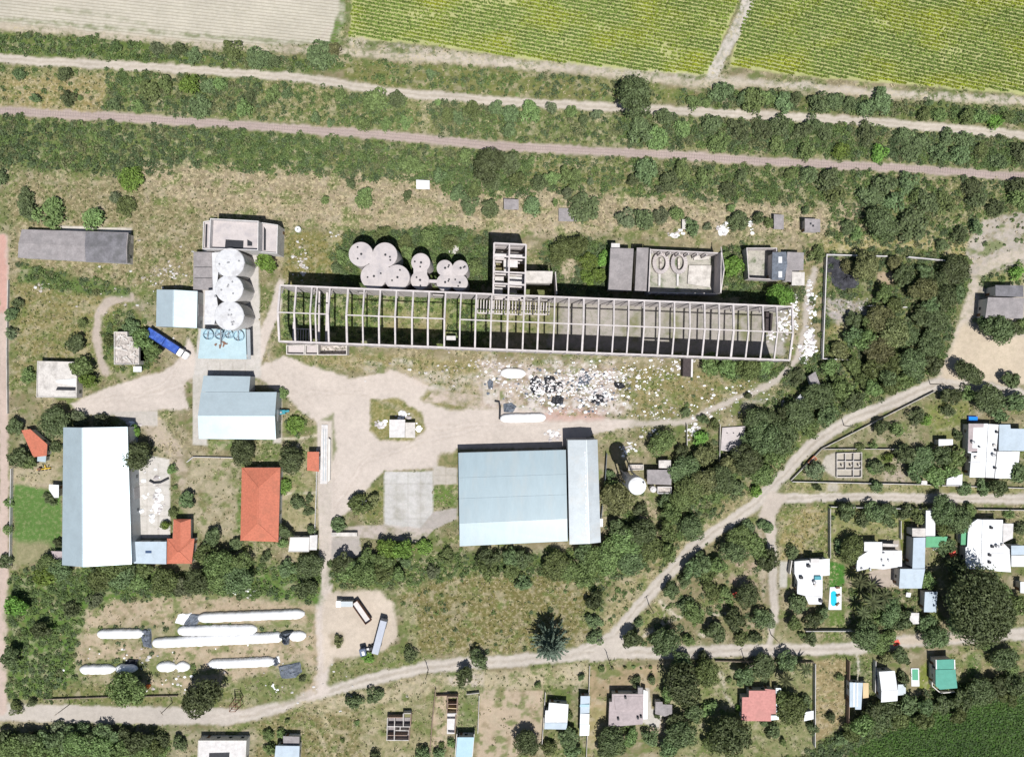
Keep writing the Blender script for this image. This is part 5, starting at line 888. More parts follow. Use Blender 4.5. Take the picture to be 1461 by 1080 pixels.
t = thing('container', 'black steel container leaning against the lower wall of the frame hall', 'container', (*W(981, 524), 0)); q = Z(2, 1, (945, 928), (992, 930), (990, 1032), (942, 1028)); MB().prism([W(*p, 2.6) for p in q], .1, 2.6).build('body', 'darkbrown', t); MB().prism([W(*p, 2.6) for p in Z(2, 1, (988, 926), (998, 926), (996, 1034), (986, 1034))], 0, 2.7).build('door', 'concretew', t)
# little slabs and huts on the dry land
for x0, y0, x1, y1, h, m, d in ((594, 257, 613, 270, 1.6, 'whiteroof', 'small bright white hut in the dry grass below the railway'), (719, 284, 740, 299, 2, 'asbestoslight', 'grey roofed hut in bushes above the frame tower'), (797, 297, 822, 316, .5, 'asbestoslight', 'flat boarded platform in the dry grass'), (1104, 306, 1118, 327, 2, 'asbestoslight', 'narrow upright grey hut, left of two right of the dry land'), (1148, 312, 1170, 331, 3.4, 'asbestoslight', 'grey hut with black roof holes near the scrub wood'), (973, 313, 980, 327, 1.2, 'concrete', 'small grey slab block among bushes above the kiln ruin')):
    b = building('hut', d, 'hut', [(x0, y0), (x1, y0 + 1), (x1, y1 + .6), (x0, y1)], h, 'flat', m, 'concrete', win=False, door=h > 1.5)
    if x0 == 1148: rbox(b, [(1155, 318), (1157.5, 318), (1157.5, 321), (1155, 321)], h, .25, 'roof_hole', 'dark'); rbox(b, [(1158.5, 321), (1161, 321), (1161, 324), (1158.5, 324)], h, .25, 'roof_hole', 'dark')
building('shack', 'tilted grey shack with a torn roof in the wood below the walled yard', 'shack', [(1153, 537), (1163, 530), (1171, 551), (1160, 558)], 2.6, 'flat', 'asbestoslight', win=False); building('shack', 'small white-roofed shack in the wood near the footpath', 'shack', [(1135, 571), (1142, 562), (1149, 568), (1143, 577)], 2.4, 'flat', 'whiteroof', win=False)
b = building('slab_platform', 'square pinkish concrete platform with stub posts at the edge of the wood', 'platform', Z(2, 2, (1158, 270), (1285, 262), (1268, 408), (1150, 395)), .6, 'flat', 'tanktop', 'concrete', win=False, door=False)
for i in range(6): MB().cyl(W(*Z(2, 2, (1185 + 35 * (i % 3), 300 + 72 * (i // 3)))[0], .8), .15, .75, 1.3, n=8).build('stub_post', 'dark', r_parts[b.name])
# walled yard with ash heap
wall_run('yard_wall', 'pale wall along the top and left of the yard with the black ash heap', [(1262, 367), (1176.5, 364.6), (1174, 431), (1171, 512), (1215, 514)], 2.0, .3, 'concretew'); wall_run('yard_wall', 'pale wall stretch running above the wood to the gravel lot', [(1292, 368), (1344, 373)], 2.0, .3, 'concretew'); wall_run('yard_wall', 'pale cross wall inside the walled yard', [(1236, 437), (1291, 439)], 1.6, .3, 'concretew')
def heap(name, label, cat, px, py, r, h, m, seed, sx=1, sy=1, n=26):
    rg = np.random.default_rng(seed); b = MB(); x, y = W(px, py); vs = []; R_ = r * S
    for k in range(7):
        f = k / 6
        for i in range(n): a = 6.2832 * i / n; q = R_ * (1 - f) * (.8 + .35 * rg.random()); vs.append((x + q * sx * math.cos(a), y + q * sy * math.sin(a), h * (f ** .8) * (.7 + .5 * rg.random()) if k else -.05))
    b.add(vs, [(k * n + i, k * n + (i + 1) % n, (k + 1) * n + (i + 1) % n, (k + 1) * n + i) for k in range(6) for i in range(n)] + [tuple(range(6 * n, 7 * n))]); return tag(b.build(name, m), label, cat)
heap('ash_heap', 'black ash heap inside the walled yard', 'heap', 1205, 397, 21, 1.6, 'ash', 1, 1, .9); heap('ash_heap', 'smaller black ash heap at the yard corner', 'heap', 1188, 378, 13, .8, 'ash', 2)
# house on the gravel lot
building('grey_house', 'grey sheet-roofed house with a wide lower slope on the gravel lot', 'house', Z(3, 1, (1222, 596), (1421, 600), (1418, 712), (1212, 708)), 5.2, 'shed', 'asbestoslight', 'whitewall', dh=.5); building('grey_house', 'darker grey upper wing of the sheet-roofed house on the gravel lot', 'house', Z(3, 1, (1272, 528), (1425, 530), (1422, 594), (1268, 588)), 5.6, 'shed', 'asbestos', 'whitewall', dh=-.4, win=False)
# rubbish field: two bag rolls, tarps, scraps
def bag(label, pts, w, h=2.0, group='white grain bags', m='bag', wob=.13, name='grain_bag', folds=True):
    """long plastic silo bag lying along the photo polyline"""
    P = [W(x, y, 1) for x, y in pts]; dens = []
    for i in range(len(P) - 1):
        k = max(2, int(math.dist(P[i], P[i + 1]) / .8)); dens += [lerp(P[i], P[i + 1], j / k) for j in range(k)]
    dens.append(P[-1]); n = 14; vs = []; rr = w * S / 2
    for k, p in enumerate(dens):
        a, c = Vector(dens[max(k - 1, 0)]), Vector(dens[min(k + 1, len(dens) - 1)]); d = (c - a).normalized(); nn = Vector((-d.y, d.x)); e = min(k, len(dens) - 1 - k)
        q = rr * (.32, .72, .92, 1)[min(e, 3)] * (1 + wob * (random.random() - .5)); hh = h * (.25, .7, .9, 1)[min(e, 3)] * (1 + wob * (random.random() - .5))
        for i in range(n): t_ = math.pi * i / (n - 1); cs = math.cos(t_); vs.append((p[0] + nn.x * q * cs, p[1] + nn.y * q * cs, max(.0, hh * (max(0, math.sin(t_)) ** .75))))
    m_ = len(dens); b = MB().add(vs, [(k * n + i, k * n + i + 1, (k + 1) * n + i + 1, (k + 1) * n + i) for k in range(m_ - 1) for i in range(n - 1)] + [(k * n + n - 1, k * n, (k + 1) * n, (k + 1) * n + n - 1) for k in range(m_ - 1)] + [tuple(range(n - 1, -1, -1)), tuple(range((m_ - 1) * n, m_ * n))])
    o = b.build(name, m)
    for f in o.data.polygons: f.use_smooth = len(f.vertices) == 4
    FOOT.append([(min(x for x, _ in pts) - 3, min(y for _, y in pts) - w / 2), (max(x for x, _ in pts) + 3, min(y for _, y in pts) - w / 2), (max(x for x, _ in pts) + 3, max(y for _, y in pts) + w / 2), (min(x for x, _ in pts) - 3, max(y for _, y in pts) + w / 2)])
    return tag(o, label, 'grain bag', group)
bag('short white grain bag below the rubbish field, with a black pipe at its end', [(713, 597), (746, 596.5), (779, 595.5)], 13); bag('fat white bag lying at the top left of the rubbish field', [(714, 532), (735, 532.5), (750, 533)], 15, 2.2)
bag('uppermost white grain bag with a torn left end', [(281, 882), (330, 880), (380, 878), (434, 876)], 14); bag('short white grain bag lying just under the uppermost one', [(252, 900.5), (300, 899.5), (366, 898.5)], 14.5)
bag('longest white grain bag, reaching from the torn tarp to the lane', [(216, 918), (290, 914.5), (350, 912), (404, 909)], 15); bag('short white tail of the longest grain bag beyond its black tear', [(411, 908), (424, 908), (436, 907)], 15, 1.8)
bag('short white grain bag with a black collapsed right end, at the left', [(137, 905), (170, 904.5), (204, 904)], 14); bag('lowest left white grain bag, long piece with rounded end', [(112, 955.5), (140, 955.5), (163, 955)], 13.5); bag('stubby second piece of the lowest left grain bag, above a round tree', [(163, 955), (180, 954.5), (195, 953.5)], 13)
bag('stubby bulging white grain bag left of the lowest right one', [(222, 952.5), (236, 951.5), (250, 952)], 15); bag('stubby white grain bag with a cut square end', [(249, 952), (260, 951.5), (270, 952.5)], 14.5, 1.7); bag('lowest right white grain bag with a grey open end', [(296, 948), (340, 946.5), (392, 944)], 13.5)
def tarp(label, poly, m='slate', seed=0, h=.5, name='tarp', cat='tarp', grp=None):
    rg = np.random.default_rng(seed); P = [W(x, y) for x, y in poly]; c = (sum(p[0] for p in P) / len(P), sum(p[1] for p in P) / len(P)); b = MB(); dense = []
    for i in range(len(P)):
        for j in range(3): dense.append(lerp(P[i], P[(i + 1) % len(P)], j / 3))
    n = len(dense); vs = []
    for k, f in enumerate((1, .85, .6, .33)): vs += [(c[0] + (p[0] - c[0]) * f * (.94 + .12 * rg.random()), c[1] + (p[1] - c[1]) * f * (.94 + .12 * rg.random()), .03 if k == 0 else h * (.15 + .95 * rg.random())) for p in dense]
    b.add(vs, [(k * n + i, k * n + (i + 1) % n, (k + 1) * n + (i + 1) % n, (k + 1) * n + i) for k in range(3) for i in range(n)] + [tuple(range(3 * n, 4 * n)), tuple(range(n - 1, -1, -1))])
    return tag(b.build(name, m), label, cat, grp)
tarp('crumpled grey tarp hanging off the right end of the lowest bags', [(396, 950), (410, 947), (428, 944), (431, 958), (422, 966), (402, 968)], 'slate', 3, .7); tarp('dark tarp at the torn left end of the uppermost grain bag', [(262, 890), (272, 875), (287, 876), (282, 890), (268, 893)], 'slate', 4); tarp('white torn sheet at the far left of the uppermost grain bag', [(250, 888), (254, 876), (274, 874), (262, 892)], 'bag', 5)
tarp('black collapsed plastic between the left bag and the longest bag', [(200, 905), (206, 896), (216, 897), (217, 925), (206, 922)], 'slate', 6, .9); tarp('black tear lying across the right end of the longest bag', [(399, 904), (404, 900), (420, 899), (414, 906), (413, 918), (406, 920), (403, 910)], 'slate', 7, 2.4); tarp('dark open end of the lowest right grain bag', [(389, 948), (390, 938), (396, 936), (399, 946), (394, 950)], 'slate', 8, 1.2); tarp('dark shredded plastic above the lowest left grain bag', [(178, 946), (184, 939), (198, 940), (199, 953), (192, 950)], 'dark', 9, .6)
tarp('white shreds right of the grey open bag end', [(394, 936), (398, 934), (400, 944), (396, 946)], 'bag', 10)
for i, (d, P) in enumerate((('leftmost big black tarp of the rubbish field, strewn with white scraps', [(756, 540), (766, 536), (774, 545), (772, 560), (762, 564), (756, 554)]), ('middle big black tarp of the rubbish field', [(776, 538), (790, 536), (796, 550), (788, 562), (777, 560)]), ('black tarp right of the two big ones in the rubbish field', [(790, 546), (802, 544), (804, 558), (796, 563), (788, 558)]), ('round black tyre-like tarp below the big black tarps', [(788, 566), (797, 563), (805, 567), (803, 576), (793, 578), (786, 574)]), ('black tarp beside the brightest white scraps at the right', [(843, 566), (852, 562), (862, 564), (862, 574), (850, 577), (843, 574)]), ('small slate tarp left of the fat white bag', [(695, 545), (699, 540), (704, 545), (703, 555), (697, 555)]), ('blue grey tarp above the short white bag', [(718, 576), (730, 574), (737, 580), (732, 588), (719, 588)]), ('faded slate tarp upper right in the rubbish field', [(826, 538), (838, 533), (845, 540), (836, 550), (824, 548)]), ('dark ragged sheet at the far right of the rubbish field', [(876, 544), (888, 546), (893, 552), (884, 556), (876, 551)]))): tarp(d, P, 'slate' if i in (5, 6, 7) else 'dark', 20 + i, .6, grp='tarps in the rubbish field')
tag(MB().tube([(*W(706, 572), .3), (*W(712, 573), .5), (*W(713.5, 580), .5), (*W(713, 598), .4)], .35).build('drain_pipe', 'dark'), 'black bent pipe at the left end of the short white bag', 'pipe')
tag(MB().tube([(*W(*p), .35) for p in Z(0, 2, (826, 560), (850, 572), (885, 570), (930, 547))], .4).build('drain_pipe', 'dark'), 'curved black pipe lying on the slabs right of the warehouse', 'pipe')
def scraps(label, spots, seed, size=(.25, .6), m=('bag', 'bag', 'tanktop', 'concretew'), name='plastic_litter', zb=0):
    rg = np.random.default_rng(seed); b = MB()
    for (x, y, sx, sy, n) in spots:
        for i in range(n):
            px, py = x + rg.normal() * sx, y + rg.normal() * sy; c = W(px, py); s = size[0] + (size[1] - size[0]) * rg.random() ** 2; a = rg.random() * 6.28; b.cur = int(rg.integers(0, len(m))); k = 6
            vs = [(c[0] + s * (.7 + .6 * rg.random()) * math.cos(a + 6.28 * j / k), c[1] + s * (.5 + .5 * rg.random()) * math.sin(a + 6.28 * j / k), .02 + zb + .12 * rg.random()) for j in range(k)] + [(c[0], c[1], zb + s * (.35 + .5 * rg.random()))]
            b.add(vs, [(j, (j + 1) % k, k) for j in range(k)])
    return tag(b.build(name, list(m)), label, 'litter', kind='stuff')
scraps('white and dark plastic scraps strewn over the rubbish field', [(780, 550, 22, 10, 260), (820, 545, 22, 11, 240), (850, 565, 18, 10, 200), (870, 540, 16, 12, 90), (800, 580, 20, 6, 60), (720, 545, 14, 14, 70), (770, 562, 10, 7, 90), (764, 550, 5, 7, 50), (783, 550, 5, 7, 30), (862, 566, 6, 6, 90), (835, 536, 12, 4, 80)], 5, (.2, .75), ('bag', 'tanktop', 'concretew', 'bag', 'slate', 'tanktop'))
scraps('white plastic scraps lying on the black tarps', [(764, 550, 4.5, 6, 46), (784, 549, 4, 5.5, 26), (796, 554, 4, 5, 34), (852, 569, 4, 3, 12), (836, 541, 5, 4, 20)], 15, (.25, .6), zb=.45); scraps('white plastic scraps at the right end of the frame hall', [(1133, 445, 4, 14, 60), (1157, 430, 3, 12, 70), (1156, 485, 3.5, 10, 110), (1120, 462, 7, 12, 60), (1150, 500, 6, 8, 50), (1100, 480, 4, 5, 20)], 6, (.3, .9)); scraps('white scraps scattered along the footpath and dry field', [(920, 540, 30, 14, 110), (960, 520, 20, 6, 50), (1000, 585, 30, 12, 60), (1060, 560, 25, 8, 40), (930, 590, 20, 5, 40)], 7, (.18, .6)); scraps('white plastic round the island hut', [(543, 606, 4, 3, 26), (574, 593, 5, 3, 24), (596, 612, 2, 3, 12)], 8, (.4, 1.2))
scraps('white scraps on the wood clearing above the water tower', [(895, 640, 6, 5, 30), (791, 620, 5, 3, 36), (990, 612, 5, 7, 36), (925, 616, 6, 4, 12)], 9, (.3, .8)); scraps('white bags and rubbish on the slabs right of the warehouse', [(225, 720, 3.5, 14, 60), (196, 728, 3, 6, 24), (190, 607, 5, 3, 10), (186, 622, 4, 3, 10), (207, 690, 8, 20, 14)], 10, (.4, 1.3)); scraps('white scraps round the grain bags', [(205, 935, 40, 12, 20), (260, 970, 12, 6, 12), (350, 845, 8, 3, 22), (390, 980, 6, 4, 8), (240, 955, 60, 20, 20)], 11, (.3, .8)); scraps('white plastic pile on the dry land at the upper right', [(1032, 325, 4, 4, 34), (965, 334, 8, 2, 16), (1072, 322, 4, 4, 10)], 12, (.35, 1.0)); scraps('pale stones and rubble scattered over the open dry land', [(250, 390, 14, 10, 40), (60, 408, 4, 5, 14), (430, 370, 6, 16, 40), (480, 337, 5, 2, 8), (160, 400, 60, 40, 30), (700, 520, 30, 6, 40), (640, 530, 50, 12, 40), (500, 980, 60, 20, 20), (1230, 440, 20, 6, 30), (225, 395, 10, 10, 20)], 13, (.2, .7), ('concretew', 'rubble'))
# vehicles
def wheel(mb, c, r, wd, ang):
    d = Vector((-math.sin(ang), math.cos(ang), 0)) * wd / 2; c = Vector(c); n = 16; u = Vector((math.cos(ang), math.sin(ang), 0)); z = Vector((0, 0, 1)); vs = []
    for s in (-1, 1): vs += [c + d * s + (u * math.cos(6.2832 * i / n) + z * math.sin(6.2832 * i / n)) * r for i in range(n)]
    return mb.add(vs, [(i, (i + 1) % n, n + (i + 1) % n, n + i) for i in range(n)] + [tuple(range(n - 1, -1, -1)), tuple(range(n, 2 * n))])
def put(parent, name, m, c, ang, lx, ly, z0, z1, off=(0, 0), bev=.05): return MB().obox(c, ang, lx, ly, z0, z1, off).build(name, m, parent, bevel=bev)
def offp(c, ang, u, v, z): return (c[0] + u * math.cos(ang) - v * math.sin(ang), c[1] + u * math.sin(ang) + v * math.cos(ang), z)
def open_bed(parent, c, ang, lx, ly, z0, z1, off, m, inner, fill=.4):
    bd = MB(); bd.obox(c, ang, lx, ly, z0, z0 + .15, off)
    for u, v, a, e in ((lx / 2 - .05, 0, .1, ly), (-lx / 2 + .05, 0, .1, ly), (0, ly / 2 - .05, lx - .2, .1), (0, -ly / 2 + .05, lx - .2, .1)): bd.obox(c, ang, a, e, z0 + .15, z1, (off[0] + u, off[1] + v))
    bd.build('bed', m, parent); MB().obox(c, ang, lx - .24, ly - .24, z0 + .16, z0 + .16 + (z1 - z0) * fill, off).build('load_cover', inner, parent)
p0, p1 = W(211, 472, 2), W(269, 510, 2); ang = math.atan2(p1[1] - p0[1], p1[0] - p0[0]); c = lerp(p0, p1, .5); L = math.dist(p0, p1)
t = thing('truck', 'blue tipper truck and trailer with a white cab beside the small barn', 'truck', (*c, 0)); WD = 2.9
put(t, 'chassis', 'steel', c, ang, L - 1.2, .9, .55, .9)
open_bed(t, c, ang, L * .40, WD, 1.0, 3.0, (-L * .29, 0), 'bluepaint', 'bluepaint', .8); open_bed(t, c, ang, L * .33, WD, 1.0, 3.0, (L * .085, 0), 'bluepaint', 'bluepaint', .8)
for k in range(5): put(t, 'bed_bow', 'bluepaint', c, ang, .12, WD - .2, 3.02, 3.12, (-L * .45 + k * L * .08, 0), 0)
cb = put(t, 'cab', 'whitepaint', c, ang, L * .095, 2.6, .6, 3.1, (L * .315, 0), .15); put(t, 'hood', 'whitepaint', c, ang, L * .10, 2.5, .6, 2.3, (L * .425, 0), .2); put(cb, 'windscreen', 'glass', c, ang, .08, 2.2, 1.9, 2.8, (L * .364, 0), 0)
for u in (-.43, -.36, -.16, -.0, .1, .17, .42):
    for s in (-1, 1): w_ = wheel(MB(), offp(c, ang, u * L, s * 1.15, .52), .52, .4, ang).build('wheel', 'tyre', t)
# parked box truck with white body and navy cab
p0, p1 = Z(1, 3, (703, 330), (655, 512)); a0, a1 = W(*p0, 3.6), W(*p1, 3.6); ang = math.atan2(a1[1] - a0[1], a1[0] - a0[0]); c = lerp(a0, a1, .5); L = math.dist(a0, a1)
t = thing('trailer', 'long white semi-trailer parked on the dirt turnout', 'trailer', (*c, 0)); bx_ = put(t, 'box_body', 'trailergrey', c, ang, L, 2.3, 1.1, 3.7, (0, 0), .04); put(t, 'chassis', 'steel', c, ang, L - .5, 1.0, .7, 1.08)
for u in (-.42, -.33, -.24, .3):
    for s in (-1, 1): wheel(MB(), offp(c, ang, u * L, s * 1.0, .5), .5, .4, ang).build('wheel', 'tyre', t)
p = W(*Z(1, 3, (612, 494))[0], 2); ang2 = ang + math.radians(-62); t = thing('tractor_unit', 'navy truck cab turned sideways at the foot of the white trailer', 'truck', (*p, 0))
put(t, 'chassis', 'steel', p, ang2, 5.4, 1.0, .5, .9, (0, 0)); cb = put(t, 'cab', 'darkblue', p, ang2, 2.2, 2.5, .6, 3.0, (1.4, 0), .15); put(cb, 'windscreen', 'glass', p, ang2, .08, 2.1, 1.8, 2.7, (2.54, 0), 0); put(t, 'fifth_wheel', 'dark', p, ang2, 1.4, 1.1, .92, 1.1, (-1.2, 0)); put(t, 'roof_deflector', 'whitepaint', p, ang2, .9, 1.4, 3.02, 3.3, (1.2, .2), .1)
for u in (-1.9, -.8, 1.6):
    for s in (-1, 1): wheel(MB(), offp(p, ang2, u, s * 1.05, .5), .5, .4, ang2).build('wheel', 'tyre', t)
q = Z(1, 3, (545, 225), (622, 335)); a0, a1 = W(*q[0], 1.5), W(*q[1], 1.5); ang = math.atan2(a1[1] - a0[1], a1[0] - a0[0]); c = lerp(a0, a1, .5); L = math.dist(a0, a1)
t = thing('grain_trailer', 'open brown grain trailer parked at a slant on the dirt turnout', 'trailer', (*c, 0)); open_bed(t, c, ang, L, 2.5, 1.0, 2.6, (0, 0), 'rust', 'concretew', .15); put(t, 'chassis', 'steel', c, ang, L - .6, .9, .6, .98)
for u in (-.35, .3):
    for s in (-1, 1): wheel(MB(), offp(c, ang, u * L, s * 1.0, .5), .5, .4, ang).build('wheel', 'tyre', t)
c = W(491, 861.5, 2.6); t = thing('site_cabin', 'grey site cabin with one white end on the dirt turnout', 'cabin', (*c, 0)); put(t, 'body', 'metalgrey', c, 0, 4.2, 1.9, .2, 2.7, (.95, 0), .03); put(t, 'white_end', 'whitepaint', c, 0, 1.7, 2.1, .2, 2.75, (-2.0, 0), .03); put(t, 'door', 'steel', c, 0, .9, .06, .3, 2.2, (1, -.97), 0)
for u in (-2, 2): put(t, 'skid', 'steel', c, 0, .3, 1.8, 0, .19, (u, 0), 0)
def car(label, px, py, deg, col, name='car', L=4.1, Wd=1.75, roofm=None):
    c = W(px, py, .7); a = math.radians(deg); t = thing(name, label, 'car', (*c, 0)); put(t, 'body', col, c, a, L, Wd, .3, .88, (0, 0), .14); cb = put(t, 'cabin', roofm or col, c, a, L * .5, Wd * .86, .86, 1.42, (-L * .05, 0), .18); put(cb, 'windscreen', 'glass', c, a, .3, Wd * .74, .92, 1.3, (L * .2, 0), .05); put(cb, 'rear_window', 'glass', c, a, .25, Wd * .74, .92, 1.3, (-L * .29, 0), .05)
    for u in (-.31, .31):
        for s in (-1, 1): wheel(MB(), offp(c, a, u * L, s * Wd * .44, .32), .32, .2, a).build('wheel', 'tyre', t)
car('small dark blue car with white roof parked in the grass by the concrete slab', 520.7, 717, 5, 'darkblue', roofm='whitepaint')
c = W(403, 588, 1.5); t = thing('grain_cleaner', 'teal machine on legs at the right side of the notched shed', 'machine', (*c, 0)); put(t, 'hopper', 'teal', c, .1, 2.8, 1.5, .9, 1.9, (-.4, 0)); put(t, 'chute', 'teal', c, .1, 1.6, .7, 1.2, 1.6, (1.6, .2)); put(t, 'motor', 'steel', c, .1, .7, .6, 1.9, 2.4, (-.3, 0))
for u in (-1.5, .6):
    for s in (-.5, .5): put(t, 'leg', 'steel', c, .1, .15, .15, 0, .89, (u, s), 0)
c = W(62, 669, .8); t = thing('harrow', 'yellow farm implement on the dirt left of the warehouse', 'machine', (*c, 0)); put(t, 'frame', 'yellow', c, .15, 5.0, .35, .5, .8); put(t, 'hitch', 'yellow', c, .15, .3, 1.3, .5, .75, (.6, .7)); put(t, 'engine', 'rust', c, .15, 1.2, .9, .5, 1.2, (-1.4, .2))
for u in (-2, -.7, .7, 2): wheel(MB(), offp(c, .15, u, -.5, .35), .35, .2, .15).build('wheel', 'tyre', t)
c = W(1159, 657, 1); t = thing('farm_wagon', 'orange farm wagon beside the wall at the lot corner', 'wagon', (*c, 0)); open_bed(t, c, math.radians(46), 3.2, 1.5, .6, 1.3, (0, 0), 'orange', 'rust', .3)
for u in (-1, 1):
    for s in (-.75, .75): wheel(MB(), offp(c, .8, u, s, .35), .35, .2, .8).build('wheel', 'tyre', t)
c = W(211, 979, .7); t = thing('cement_mixer', 'small orange mixer standing by the fence below the grain bags', 'machine', (*c, 0)); MB().cyl(c, .75, .6, 1.5, .5, n=14).build('drum', 'orange', t); put(t, 'frame', 'orange', c, .3, 1.7, .8, .3, .58)
for s in (-.5, .5): wheel(MB(), offp(c, .3, -.6, s, .3), .3, .15, .3).build('wheel', 'tyre', t)
for x, y, d, cc in ((1051, 848, 'red awning under a dark tree in the road island garden', 'red'), (1279, 917, 'small red awning beside the lower road under trees', 'red'), (1360, 790, 'dark red awning in the garden beside the white house', 'red')):
    c = W(x, y, 2.3); t = thing('awning', d, 'awning', (*c, 0)); put(t, 'canvas', cc, c, .4, 2.3, 1.8, 2.2, 2.32); 
    for u in (-1, 1):
        for s in (-.75, .75): put(t, 'post', 'steel', c, .4, .08, .08, 0, 2.19, (u, s), 0)
# lattice pylon frame
c = W(342, 998, 0); t = thing('water_frame', 'dark empty tank frame on four legs by the fence', 'frame', (*c, 0))
for u in (-1, 1):
    for s in (-1, 1): MB().bar((c[0] + u * 1.3, c[1] + s * 1.3, 0), (c[0] + u, c[1] + s, 7), .2).build('leg', 'rust', t)
for z in (2.5, 5, 7):
    k = 1.3 - .3 * z / 7
    for a, b_ in (((-k, -k), (k, -k)), ((k, -k), (k, k)), ((k, k), (-k, k)), ((-k, k), (-k, -k))): MB().bar((c[0] + a[0], c[1] + a[1], z), (c[0] + b_[0], c[1] + b_[1], z), .14).build('brace', 'rust', t)
# ---------------------------------------------------------------- houses of the village
T7 = lambda *p: [(1330 + x * 131 / 1415, 590 + y * 131 / 1415) for x, y in p]
hA = 3.6
b = building('villa', 'large white flat-roofed villa beside the blue pool, left half with grey terrace', 'house', T7((555, 155), (855, 155), (810, 985), (570, 980), (600, 610), (545, 600)), hA, 'flat', 'whiteroof', 'whitewall')
MB().prism([W(*p, hA) for p in T7((555, 158), (790, 158), (785, 212), (632, 215), (612, 530), (692, 535), (690, 578), (548, 590))], hA + .19, hA + .25).build('terrace', 'mauve', r_parts[b.name]); MB().prism([W(*p, hA) for p in T7((600, 578), (692, 580), (690, 606), (600, 605))], hA + .19, hA + .22).build('roof_well', 'dark', r_parts[b.name])
vent(b, *T7((710, 508))[0], hA, .3, .7, 'dark')
b = building('villa', 'white flat-roofed middle wing of the villa with chimneys along its right edge', 'house', T7((862, 160), (1020, 170), (950, 990), (818, 985)), hA + .2, 'flat', 'whiteroof', 'whitewall', win=False)
for x, y in ((995, 285), (980, 565), (965, 835)): p = W(*T7((x, y))[0], 4.4); MB().obox(p, 0, .7, .7, hA + .39, 4.9).build('chimney', 'dark', r_parts[b.name])
building('villa', 'pale blue sheet-roofed wing of the villa at the frame edge', 'house', T7((1030, 168), (1198, 168), (1205, 232), (1480, 235), (1480, 575), (1020, 575)), 4.0, 'flat', 'metalpale', 'whitewall', win=False); building('villa', 'bright white patio roof at the lower right of the villa', 'house', T7((1000, 582), (1345, 585), (1330, 750), (1255, 880), (1255, 1000), (960, 995)), 3.2, 'flat', 'whiteroof', 'whitewall', win=False)
b = thing('small_pool', 'bright blue raised pool above the villa', 'pool', (*W(1387, 597), 0)); q = [W(*p, 1) for p in T7((560, 40), (705, 45), (705, 125), (565, 122))]; MB().prism(q, 0, .95).build('rim', 'bluepaint', b); MB().prism(inset(q, .2), .93, 1.0).build('water', 'bluewater', b)
building('carport', 'white canvas carport at the road below the villa', 'carport', T7((225, 1000), (465, 930), (455, 1100), (215, 1100)), 2.8, 'flat', 'whiteroof', win=False, door=False); building('garden_shed', 'small white garden shed in the lot left of the villa', 'shed', T7((95, 395), (315, 395), (315, 480), (95, 500)), 3.0, 'flat', 'whiteroof', win=False)
building('road_box', 'small beige kiosk at the hedge on the road, left of the carport', 'kiosk', Z(3, 2, (860, 562), (893, 562), (893, 583), (860, 583)), 2.2, 'flat', 'concretew', win=False)
# foundations
t = thing('house_foundation', 'roofless low room walls of an unfinished house on the corner lot', 'foundation', (*W(1211, 663), 0)); FOOT.append([(1175, 645), (1230, 645), (1230, 682), (1175, 682)])
for i, (a, e) in enumerate((((398, 412), (535, 408)), ((535, 408), (532, 542)), ((532, 542), (398, 542)), ((398, 542), (398, 412)), ((398, 455), (534, 455)), ((398, 500), (533, 500)), ((445, 412), (445, 500)), ((490, 410), (488, 542)))):
    a, e = Z(3, 2, a, e); MB().bar((*W(*a, 1), .5), (*W(*e, 1), .5), .2, 1.0 + .012 * i).build('wall', 'concrete', t)
for x in (420, 468, 512): p = Z(3, 2, (x, 476))[0]; MB().obox(W(*p), 0, .5, .5, 0, 1.3).build('pillar', 'concrete', t)
t = thing('house_foundation', 'unfinished brick house with open rooms on the lot below the main road', 'foundation', (*W(568, 1040), 0)); T7b = lambda *p: [(530 + x * 170 / 1461, 970 + y * 170 / 1461) for x, y in p]; FOOT.append(T7b((190, 400), (490, 400), (480, 740), (190, 740)))
for i, (a, e, z) in enumerate((((200, 452), (392, 452), 2.4), ((392, 405), (392, 565), 2.4), ((392, 405), (486, 405), 2.2), ((486, 405), (478, 565), 2.2), ((198, 452), (190, 735), 2.4), ((190, 735), (460, 738), 2.0), ((460, 738), (465, 570), 2.0), ((200, 562), (478, 566), 2.3), ((285, 452), (280, 738), 2.3), ((196, 672), (440, 674), 2.2), ((352, 572), (350, 622), 2.0), ((292, 622), (466, 625), 1.6))):
    a, e = T7b(a, e); MB().bar((*W(*a, 2), z / 2), (*W(*e, 2), z / 2), .25, z + .013 * i).build('wall', 'brick' if i % 3 == 0 else 'concrete', t)
MB().prism([W(*p) for p in T7b((202, 456), (476, 456), (462, 735), (194, 735))], .01, .12).build('floor', 'asbestoslight', t)
t = thing('brick_rooms', 'narrow strip of roofless brick rooms between the two lots', 'ruin', (*W(645, 1017), 0)); FOOT.append(T7b((925, 160), (1055, 160), (1030, 660), (925, 660)))
for i, (a, e, z, m_) in enumerate((((930, 200), (1055, 200), 2.4, 'brick'), ((935, 200), (925, 405), 2.4, 'brick'), ((1055, 200), (1045, 405), 2.4, 'brick'), ((940, 290), (1050, 290), 2.3, 'brick'), ((930, 405), (1045, 405), 2.4, 'concretew'), ((1035, 410), (1020, 655), 1.6, 'brick'), ((925, 490), (1035, 490), 1.2, 'concretew'), ((935, 655), (1020, 660), 1.2, 'concretew'), ((940, 340), (1048, 345), 2.2, 'tan'))):
    a, e = T7b(a, e); MB().bar((*W(*a, 2), z / 2), (*W(*e, 2), z / 2), .25, z + .013 * i).build('wall', m_, t)
MB().prism([W(*p) for p in T7b((930, 410), (1040, 410), (1020, 655), (925, 655))], .01, .2).build('floor', 'concretew', t)
